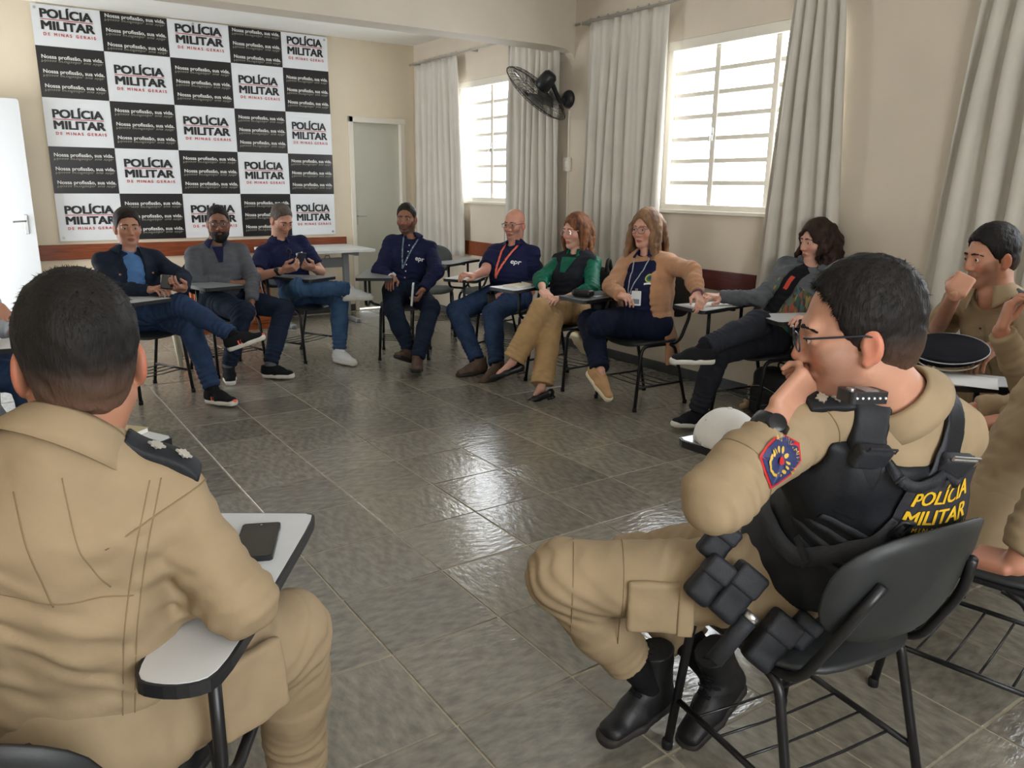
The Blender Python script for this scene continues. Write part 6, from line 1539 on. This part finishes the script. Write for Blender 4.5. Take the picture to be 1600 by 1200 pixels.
# duty belt and pouches on his left hip
s = SDF(); J['torso_ops'](s, 0.036, 1.0); s.cut(J['pel']+sp*0.055, sp, 0.004); s.cut(J['pel']+sp*0.0, -sp, 0.004); V, Q = s.mesh(0.006); part(J, 'duty_belt', V, Q, M_BLKN); J['bvh_belt'] = BVHTree.FromPolygons([tuple(v) for v in V], [tuple(q) for q in Q])
PRM = J['PR']; thd = unit(J['knL']-J['hpL'])
def pouch(px, py, dep, half, R_, m, name='belt_pouch', flap=True):
    c_ = at_depth((px, py), dep); s = SDF(); s.box(c_, half, R_, 0.012, 0.01); V, Q = s.mesh(0.005, noise=folds(int(px), 0.0015, 80)); o = part(J, name, V, Q, m)
    if flap:
        s = SDF(); s.box(c_+R_[:, 2]*half[2]*0.55-unit(FW)*0.004, (half[0]*1.05, half[1]*1.08, half[2]*0.45), R_, 0.01, 0.01); V, Q = s.mesh(0.005); part(J, 'pouch_flap', V, Q, M_BLKN2)
    return o
upv = unit(UP*0.75+RT*0.62); rv = unit(RT*0.62*0+np.cross(FW, upv)); Rp = np.stack([rv, np.cross(upv, rv), upv], axis=1)
dpl = depth(J['hpL'])-0.13
pouch(1122, 845, dpl+0.02, (0.030, 0.022, 0.045), Rp, M_BLKN); pouch(1108, 905, dpl, (0.030, 0.024, 0.055), Rp, M_BLKN); pouch(1150, 925, dpl, (0.034, 0.026, 0.065), Rp, M_BLKN)
pouch(1205, 1000, dpl, (0.034, 0.026, 0.065), Rp, M_BLKN); pouch(1250, 985, dpl+0.03, (0.03, 0.022, 0.04), Rp, M_BLKN)
c_ = at_depth((1155, 985), dpl-0.01); fl = empty('flashlight', tuple(c_)); tag(fl, 'black flashlight with bright lens in the belt holster', 'flashlight')
pr_ = lambda b, n_, m_: (lambda mb: mb.build(n_, m_, fl, True))(b)
pr_(MB().lathe([(0.0, -0.085), (0.019, -0.085), (0.020, 0.01), (0.021, 0.03), (0.019, 0.03)], 18, (0, 0, 0), upv), 'barrel', M_BLKN2); pr_(MB().lathe([(0.019, 0.03), (0.0205, 0.032), (0.021, 0.046), (0.018, 0.047)], 18, (0, 0, 0), upv), 'bezel', M_STEEL); pr_(MB().lathe([(0.0, 0.040), (0.018, 0.043), (0.0, 0.0435)], 18, (0, 0, 0), upv), 'lens', mat('lens_pale', (226, 220, 180), 0.1))
# cargo pocket and seams on the raised thigh
cp_ = J['hpL']*0.45+J['knL']*0.55; sdv = unit(np.cross(thd, (0, 0, 1))); sdv = sdv if sdv @ FW < 0 else -sdv
s = SDF(); s.box(cp_+sdv*0.090+np.array([0, 0, -0.02]), (0.075, 0.010, 0.062), np.stack([thd, sdv, np.cross(thd, sdv)], axis=1), 0.008, 0.008); V, Q = s.mesh(0.005, noise=folds(4, 0.002, 60)); part(J, 'cargo_pocket', V, Q, M_KHAKI)
s = SDF(); s.box(cp_-thd*0.055+sdv*0.100+np.array([0, 0, -0.02]), (0.018, 0.006, 0.064), np.stack([thd, sdv, np.cross(thd, sdv)], axis=1), 0.005, 0.008); V, Q = s.mesh(0.005); part(J, 'pocket_flap', V, Q, M_KHAKI)
for t_ in (0.72, 0.95):
    c_ = J['hpL']+(J['knL']-J['hpL'])*t_; u1 = unit(np.cross(thd, (0, 0, 1))); u2 = np.cross(thd, u1); ring_ = []
    for k in range(25):
        q = 2*PI*k/24; dr = u1*math.cos(q)+u2*math.sin(q); h = J['bvh_legs'].ray_cast(Vector(c_+dr*0.2), Vector(-dr), 0.2)
        if h[0] is not None: ring_.append(np.array(h[0])+dr*0.0006)
    if len(ring_) > 5: pmb(J, 'leg_seam', MB().tube(ring_, 0.0014, 5), M_KHAKIS, True)
# --- officer with his chin on his fist
J = person('person in short-sleeved khaki uniform resting mouth on a fist', seat('P9', 0.0), rel(*CH['P9']), (1556, 462, -0.24), -30, (1548, 400, -0.02), -52, 8,
    R=dict(el=('w', *at_z((1462, 518), 0.755)), wr=('d', 1492, 460, 3.04), hd=('d', 1524, 410, 3.08), n=(0.7, 0.3, 0.1), curl=(70, 74, 76, 78), bare=1.0, thumb=0.7), L=dict(el=('d', 1605, 512, 3.2), wr=('d', 1556, 540, 3.16), hd=('d', 1530, 560, 3.14), n=(0, 0, -1), bare=1.0),
    RL=dict(kn=('w', 3.55, 2.0, 0.53), an=('w', 3.50, 2.10, 0.10), to=('w', 3.42, 2.24, 0.03)), LL=dict(kn=('w', 3.38, 1.85, 0.53), an=('w', 3.33, 1.95, 0.10), to=('w', 3.25, 2.08, 0.03)),
    g=dict(SK('i', (190, 138, 112), 0.8), hair=H_BLK, stubble=1, **KG, neckw=1.1), top=M_KHAKI, legs=M_KHAKI, sock=M_LACE, shoes=('boot', (M_BOOT, M_SOLED)), sleeve='short', hair=short_hair(0.012, 0.080, seed=33, blades=5000, length=0.014, top=0.008, fade=0.5))
collar(J, M_KHAKI, 0.074, 0.042, 34, 0.022, 0.05); epaulette(J, 'L', 1); sleeve_patch(J, 'L', 0.25, 1.0, toward=(-0.5, -0.8, 0.2)); placket(J, M_KHAKI, 5, 0.06, 0.28, 0.034)
V, f = grid_rect(0.085, 0.020, 6, 2); on_chest(J, 'name_tag', V, f, 0.085, 0.155, mat('tag_black', (26, 26, 30), 0.5), 0.006); 
for sx in (-1, 1):
    V, f = grid_rect(0.115, 0.13, 6, 6); on_chest(J, 'chest_pocket', V, f, sx*0.09, 0.24, M_KHAKI, 0.005)
J9 = J
# --- officer raising his hand at the picture edge
J = person('person in khaki uniform at the right picture edge, one hand raised', seat('P10', 0.0), rel(*CH['P10']), (1700, 478, -0.05), -30, (1706, 425, -0.02), -40, 5,
    R=dict(el=('d', 1612, 600, 2.72), wr=('d', 1563, 516, 2.62), hd=('d', 1582, 466, 2.60), n=(0.3, -0.4, 0.3), curl=(42, 46, 48, 50), thumb=0.6), L=dict(el=('d', 1655, 640, 2.42), wr=('d', 1578, 657, 2.36), hd=('d', 1545, 662, 2.36), n=(0, 0, -1)),
    RL=dict(kn=('w', 2.92, 1.56, 0.53), an=('w', 2.88, 1.66, 0.11), to=('w', 2.80, 1.80, 0.03)), LL=dict(kn=('w', 2.75, 1.42, 0.53), an=('w', 2.70, 1.55, 0.11), to=('w', 2.62, 1.68, 0.03)),
    g=dict(SK('j', (186, 130, 106)), hair=H_BLK, **KG), top=M_KHAKI, legs=M_KHAKI, sock=M_LACE, shoes=('boot', (M_BOOT, M_SOLED)), hair=short_hair(0.010, 0.076, seed=34, blades=1500))
collar(J, M_KHAKI, 0.074, 0.042, 30, 0.022, 0.04); epaulette(J, 'L', 1); J10 = J
# --- officer gripping the seat
J = person('person in khaki uniform gripping a chair seat behind the black vest', seat('P11', -0.02), rel(*CH['P11']), ('w', 2.50, 0.80, 0.98), -110, ('w', 2.56, 0.80, 1.16), -120, 5,
    L=dict(el=('d', 1640, 800, 1.80), wr=('d', 1588, 884, 1.80), hd=('d', 1540, 872, 1.86), n=(0.3, 0.2, -0.8), curl=(35, 40, 42, 44)), R=dict(el=('w', 2.72, 0.95, 0.78), wr=('w', 2.56, 1.15, 0.75)),
    LL=dict(kn=('w', 2.12, 1.32, 0.54), an=('w', 2.10, 1.42, 0.11), to=('w', 2.05, 1.56, 0.03)), RL=dict(kn=('w', 2.36, 1.36, 0.54), an=('w', 2.34, 1.48, 0.11), to=('w', 2.30, 1.62, 0.03)),
    g=dict(SK('k', (184, 128, 104)), hair=H_BLK, **KG), top=M_KHAKI, legs=M_KHAKI, sock=M_LACE, shoes=('boot', (M_BOOT, M_SOLED)), hair=short_hair(0.010, 0.076, seed=35, blades=1500))
collar(J, M_KHAKI, 0.074, 0.042, 30, 0.022, 0.04); J11 = J
# --- two people on the left, mostly outside the picture
M_LGREY = cloth('pale_grey_shirt', (168, 172, 178))
J = person('person in a pale grey shirt at the left picture edge', seat('P14'), rel(*CH['P14']), ('w', -0.26, 4.42, 0.99), 40, ('w', -0.22, 4.40, 1.16), 50, 6,
    R=dict(el=('d', -42, 452, 4.05), wr=('d', -8, 476, 3.92), hd=('d', 12, 508, 3.88), n=(0, 0, -1)), L=dict(el=('w', -0.05, 4.68, 0.74), wr=('w', 0.12, 4.55, 0.70)),
    RL=dict(kn=('w', 0.14, 4.28, 0.53), an=('w', 0.17, 4.22, 0.10), to=('w', 0.32, 4.16, 0.03)), LL=dict(kn=('w', 0.16, 4.50, 0.53), an=('w', 0.2, 4.46, 0.10), to=('w', 0.36, 4.42, 0.03)),
    g=dict(SK('o', (190, 138, 114)), hair=H_BRN), top=M_LGREY, legs=M_JEAN, sock=M_LACE, shoes=('shoe', (M_SHB, M_SOLED, M_LACE)), hair=short_hair(0.009, 0.076, seed=36, blades=1500))
collar(J, M_LGREY)
J = person('person in jeans half hidden beyond the uniformed person seen from behind', seat('P15'), rel(*CH['P15']), ('w', -0.17, 2.44, 0.98), 130, ('w', -0.14, 2.46, 1.15), 130, 6,
    R=dict(el=('w', 0.0, 2.22, 0.74), wr=('w', 0.10, 2.40, 0.745)), L=dict(el=('w', -0.22, 2.72, 0.74), wr=('w', 0.0, 2.80, 0.64)),
    RL=dict(kn=('w', 0.22, 2.48, 0.53), an=('w', 0.33, 2.24, 0.11), to=('w', 0.47, 2.22, 0.03)), LL=dict(kn=('w', 0.12, 2.72, 0.53), an=('w', 0.25, 2.72, 0.10), to=('w', 0.40, 2.78, 0.03)),
    g=dict(SK('p', (186, 134, 110)), hair=H_BRN), top=M_GREY, legs=M_JEAND, sock=M_LACE, shoes=('shoe', (M_SHB, M_SOLED, M_LACE)), hair=short_hair(0.009, 0.076, seed=37, blades=1500))
collar(J, M_GREY)

# ------------------------------------------------------------------ things lying about
TOPZ = TABZ+0.0013
M_PAPER = mat('paper_white', (226, 226, 224), 0.7)
def on_tab(key, lx, ly, dz=0.0): return chair_point(*CH[key], lx, ly, TOPZ+dz)
phone('black phone lying face up on the white tablet', at_z((402, 846), TOPZ+0.0045), (0, 0, 1), (math.cos(math.radians(66)), math.sin(math.radians(66)), 0), None, (0.078, 0.165, 0.009))
def book(label, key, lx, ly, w, h, t, rz, cover, cat='notebook', name='notebook'):
    p = on_tab(key, lx, ly); o = empty(name, tuple(p), math.radians(CH[key][2]-90+rz)); tag(o, label, cat)
    MB().box((-w/2+0.002, -h/2+0.002, 0.0015), (w/2-0.002, h/2-0.002, t-0.0015)).build('pages', M_PAPER, o); MB().box((-w/2, -h/2, 0), (w/2, h/2, 0.0015)).build('back_cover', cover, o); MB().box((-w/2, -h/2, t-0.0015), (w/2, h/2, t)).build('front_cover', cover, o)
    return o
def sheet(label, key, lx, ly, w, h, rz):
    p = on_tab(key, lx, ly); n = 8
    vs = [(-w/2+w*i/n, -h/2+h*j/n, 0.0012+0.0015*math.sin(3*i/n+2*j/n)**2) for j in range(n+1) for i in range(n+1)]
    o = MB().add(vs, [(j*(n+1)+i, j*(n+1)+i+1, (j+1)*(n+1)+i+1, (j+1)*(n+1)+i) for j in range(n) for i in range(n)]).build('paper_sheet', M_PAPER); o.location = tuple(p); o.rotation_euler = (0, 0, math.radians(CH[key][2]-90+rz)); o.modifiers.new('thick', 'SOLIDIFY').thickness = 0.0006
    tag(o, label, 'paper'); return o
book('white notebook with tan cover near the uniformed person seen from behind', 'P15', 0.20, 0.33, 0.15, 0.21, 0.016, 12, mat('cover_tan', (186, 170, 130), 0.5))
phone('phone lying beside the tan notebook on the far-left tablet', on_tab('P15', 0.30, 0.24, 0.005), (0, 0, 1), (0.9, 0.3, 0), mat('phone_case_grey', (120, 122, 128), 0.35))
sheet('white paper under the hand of the person with the orange lanyard', 'P5', 0.20, 0.26, 0.21, 0.29, 8)
book('cream notebook on the tablet of the person in green', 'P6', 0.22, 0.28, 0.14, 0.19, 0.014, 10, mat('cover_cream', (218, 206, 178), 0.6))
book('black notebook on the tablet of the person in green', 'P6', 0.265, 0.09, 0.12, 0.15, 0.018, -6, mat('cover_black', (30, 30, 34), 0.5))
book('dark notebook on the tablet of the person in the cardigan', 'P7', 0.24, 0.20, 0.15, 0.20, 0.014, 8, mat('cover_slate', (70, 74, 80), 0.5))
s = SDF(); s.box((0, 0, 0.028), (0.045, 0.07, 0.024), r=0.022); V, Q = s.mesh(0.006); gc_ = link('spectacle_case', np_mesh('spectacle_case', V, Q), None, M_LEATH); gc_.location = tuple(on_tab('P7', 0.20, 0.36)); gc_.rotation_euler = (0, 0, 0.4); tag(gc_, 'black rounded case on the tablet of the person in the cardigan', 'case')
sheet('white papers under the sleeve of the person in the patterned hoodie', 'P8', 0.20, 0.28, 0.21, 0.30, 5)
sheet('white sheet under the peaked cap', 'P10', 0.20, 0.30, 0.21, 0.30, -6)
# white baseball cap
c0 = at_z((1138, 668), 0.76); cp = empty('baseball_cap', (c0[0], c0[1], TOPZ), math.radians(200)); tag(cp, 'white baseball cap on the tablet in front of the person in the black tactical vest', 'cap')
M_CAP = cloth('cap_white', (232, 232, 230), 0.03, 0.2)
s = SDF(); s.ell((0, 0, 0.0), (0.085, 0.10, 0.105), k=0.01); s.ell((0, 0, -0.006), (0.080, 0.095, 0.100), k=0.004, sub=True); s.cut((0, 0, 0.002), (0, 0, -1)); V, Q = s.mesh(0.005, noise=folds(2, 0.002, 40)); link('crown', np_mesh('crown', V, Q), cp, M_CAP)
s = SDF(); s.ecap((0, 0.06, 0.012), (0, 0.135, 0.006), (0.078, 0.05), (0.070, 0.045), (1, 0, 0), 0.02); s.ell((0, 0.08, -0.075), (0.16, 0.2, 0.088), k=0.002, sub=True); s.cut((0, 0, 0.020), (0, 0, 1), 0.004)
s = SDF(); n_ = 20; top_ = []; 
vs = []; 
for j in range(5):
    for i in range(n_+1):
        a_ = PI*i/n_; rr = 0.085+0.062*j/4*math.sin(a_)**0.7; x_ = -rr*math.cos(a_)*(1 if j else 1.0)*0.95 if j == 0 else -0.085*math.cos(a_)*(1-0.03*j); y_ = 0.095*math.sin(a_)+0.016*j*math.sin(a_)**0.6
        vs.append((x_, y_, 0.014-0.10*x_*x_*10*0.12+0.002*j))
o = MB().add(vs, [(j*(n_+1)+i, j*(n_+1)+i+1, (j+1)*(n_+1)+i+1, (j+1)*(n_+1)+i) for j in range(4) for i in range(n_)]).build('visor', M_CAP, cp, True); o.modifiers.new('thick', 'SOLIDIFY').thickness = 0.004
MB().lathe([(0, 0), (0.007, 0), (0.006, 0.004), (0, 0.005)], 12, (0, 0, 0.1045)).build('top_button', M_CAP, cp, True)
for a_ in (0.8, 2.3, 4.0, 5.5): MB().lathe([(0.002, 0), (0.0035, 0), (0.0035, 0.001), (0.002, 0.001)], 8, (0.062*math.cos(a_), 0.073*math.sin(a_), 0.0725), (math.cos(a_)*0.7, math.sin(a_)*0.6, 0.7)).build('eyelet', M_SOLEW, cp)
# black peaked cap, upside of the crown tilted to the camera
c0 = at_z((1480, 566), TOPZ+0.03); pk = empty('peaked_cap', (c0[0], c0[1], TOPZ+0.005), math.radians(140)); tag(pk, 'black peaked cap with pale piping lying on a tablet', 'cap')
M_FELT = cloth('cap_black', (22, 24, 32), 0.1, 0.3)
s = SDF(); s.ell((0, 0, 0.060), (0.125, 0.145, 0.016), k=0.02); s.ecap((0, 0, 0.012), (0, 0, 0.05), (0.085, 0.10), (0.10, 0.118), (1, 0, 0), 0.02, flat=True); s.cut((0, 0, 0.0), (0, 0, -1)); V, Q = s.mesh(0.006, noise=folds(8, 0.004, 22)); link('crown', np_mesh('crown', V, Q), pk, M_FELT)
MB().tube([(0.126*math.cos(a_), 0.146*math.sin(a_), 0.060) for a_ in np.linspace(0, 2*PI, 49)[:-1]], 0.0028, 6, closed=True).build('piping', mat('piping_grey', (176, 178, 184), 0.5), pk, True)
MB().tube([(0.102*math.cos(a_), 0.118*math.sin(a_), 0.016) for a_ in np.linspace(0, 2*PI, 41)[:-1]], 0.004, 6, closed=True).build('band_cord', M_SILV, pk, True)
vs = []
for j in range(4):
    for i in range(15):
        a_ = math.radians(35+110*i/14); vs.append(((0.088+0.016*j)*math.cos(a_), (0.10+0.018*j)*math.sin(a_), 0.012-0.004*j))
o = MB().add(vs, [(j*15+i, j*15+i+1, (j+1)*15+i+1, (j+1)*15+i) for j in range(3) for i in range(14)]).build('visor', M_LEATH, pk, True); o.modifiers.new('thick', 'SOLIDIFY').thickness = 0.003
for sx in (-1, 1): MB().lathe([(0, 0), (0.007, 0), (0.006, 0.004), (0, 0.005)], 12, (sx*0.098, 0.03, 0.02), (sx, 0.2, 0)).build('button', M_SILV, pk, True)
_R = frame_of((-0.3, 0.95, 0.0), unit((-0.30, -0.16, 0.94))); pk.matrix_world = Matrix([[*_R[0], c0[0]], [*_R[1], c0[1]], [*_R[2], TOPZ+0.035], [0, 0, 0, 1]])
# backpack under the person in the patterned hoodie's chair
M_PACK = mat('pack_nylon', (26, 27, 31), 0.6, var=0.15, vscale=25, bump=0.4, bscale=60)
bp = empty('backpack', (4.10, 3.02, 0), math.radians(80)); tag(bp, 'black backpack on the floor under the chair of the person in the patterned hoodie', 'backpack')
s = SDF(); s.box((0, 0, 0.16), (0.16, 0.10, 0.165), r=0.07); s.box((0, 0.095, 0.12), (0.12, 0.035, 0.095), r=0.03, k=0.02); s.cut((0, 0, 0.004), (0, 0, -1)); V, Q = s.mesh(0.009, noise=folds(6, 0.007, 22)); link('bag', np_mesh('bag', V, Q), bp, M_PACK)
MB().tube(smooth_path([(-0.03, -0.02, 0.32), (-0.025, -0.02, 0.355), (0.025, -0.02, 0.355), (0.03, -0.02, 0.32)], 5), 0.006, 6).build('grab_handle', M_PACK, bp, True)
MB().tube(smooth_path([(-0.11, 0.115, 0.20), (0, 0.135, 0.225), (0.11, 0.115, 0.20)], 6), 0.003, 6).build('zip', M_STEEL, bp, True)
# plush toy beside it
ty = empty('plush_toy', tuple(at_z((1180, 632), 0.03)*np.array([1, 1, 0])), 0.5); tag(ty, 'small beige plush toy with a blue tag on the floor by the backpack', 'toy')
M_PL = mat('plush_beige', (206, 176, 146), 0.95, var=0.1, vscale=30, bump=0.6, bscale=200)
s = SDF(); s.ell((0, 0, 0.06), (0.055, 0.05, 0.06), k=0.02); s.ell((0, 0.02, 0.14), (0.045, 0.042, 0.042), k=0.02)
for sx in (-1, 1): s.cone((sx*0.04, 0.02, 0.04), (sx*0.06, 0.07, 0.025), 0.02, 0.022, 0.01); s.cone((sx*0.045, 0.01, 0.09), (sx*0.075, 0.035, 0.06), 0.016, 0.018, 0.01); s.ell((sx*0.036, 0.015, 0.18), (0.015, 0.01, 0.016), k=0.008)
V, Q = s.mesh(0.006, noise=folds(3, 0.002, 150)); link('plush', np_mesh('plush', V, Q), ty, M_PL)
MB().box((-0.02, 0.05, 0.085), (0.02, 0.056, 0.105), bev=0.002).build('tag', mat('tag_blue', (110, 190, 220), 0.5), ty)
for sx in (-1, 1): MB().lathe([(0, 0), (0.005, 0), (0.003, 0.003), (0, 0.004)], 10, (sx*0.016, 0.060, 0.150), (0, 1, 0.1)).build('eye', M_PLASTIC, ty, True)
# backpack hung on the chair of the person in green
a_ = math.radians(CH['P6'][2]-90); bpos = chair_point(*CH['P6'], -0.03, -0.36, 0.42)
b2 = empty('backpack', tuple(bpos), a_); tag(b2, 'dark backpack hanging behind the person in green, strap loop showing', 'backpack')
s = SDF(); s.box((0, -0.03, 0.16), (0.14, 0.065, 0.17), r=0.05); V, Q = s.mesh(0.009, noise=folds(16, 0.006, 22)); link('bag', np_mesh('bag', V, Q), b2, M_PACK)
for sx in (-1, 1): MB().tube(smooth_path([(sx*0.07, 0.03, 0.28), (sx*0.075, 0.06, 0.42), (sx*0.07, 0.03, 0.475), (sx*0.06, -0.02, 0.33)], 6), 0.014, 8).build('strap', M_PACK, b2, True)

bpy.context.view_layer.update()
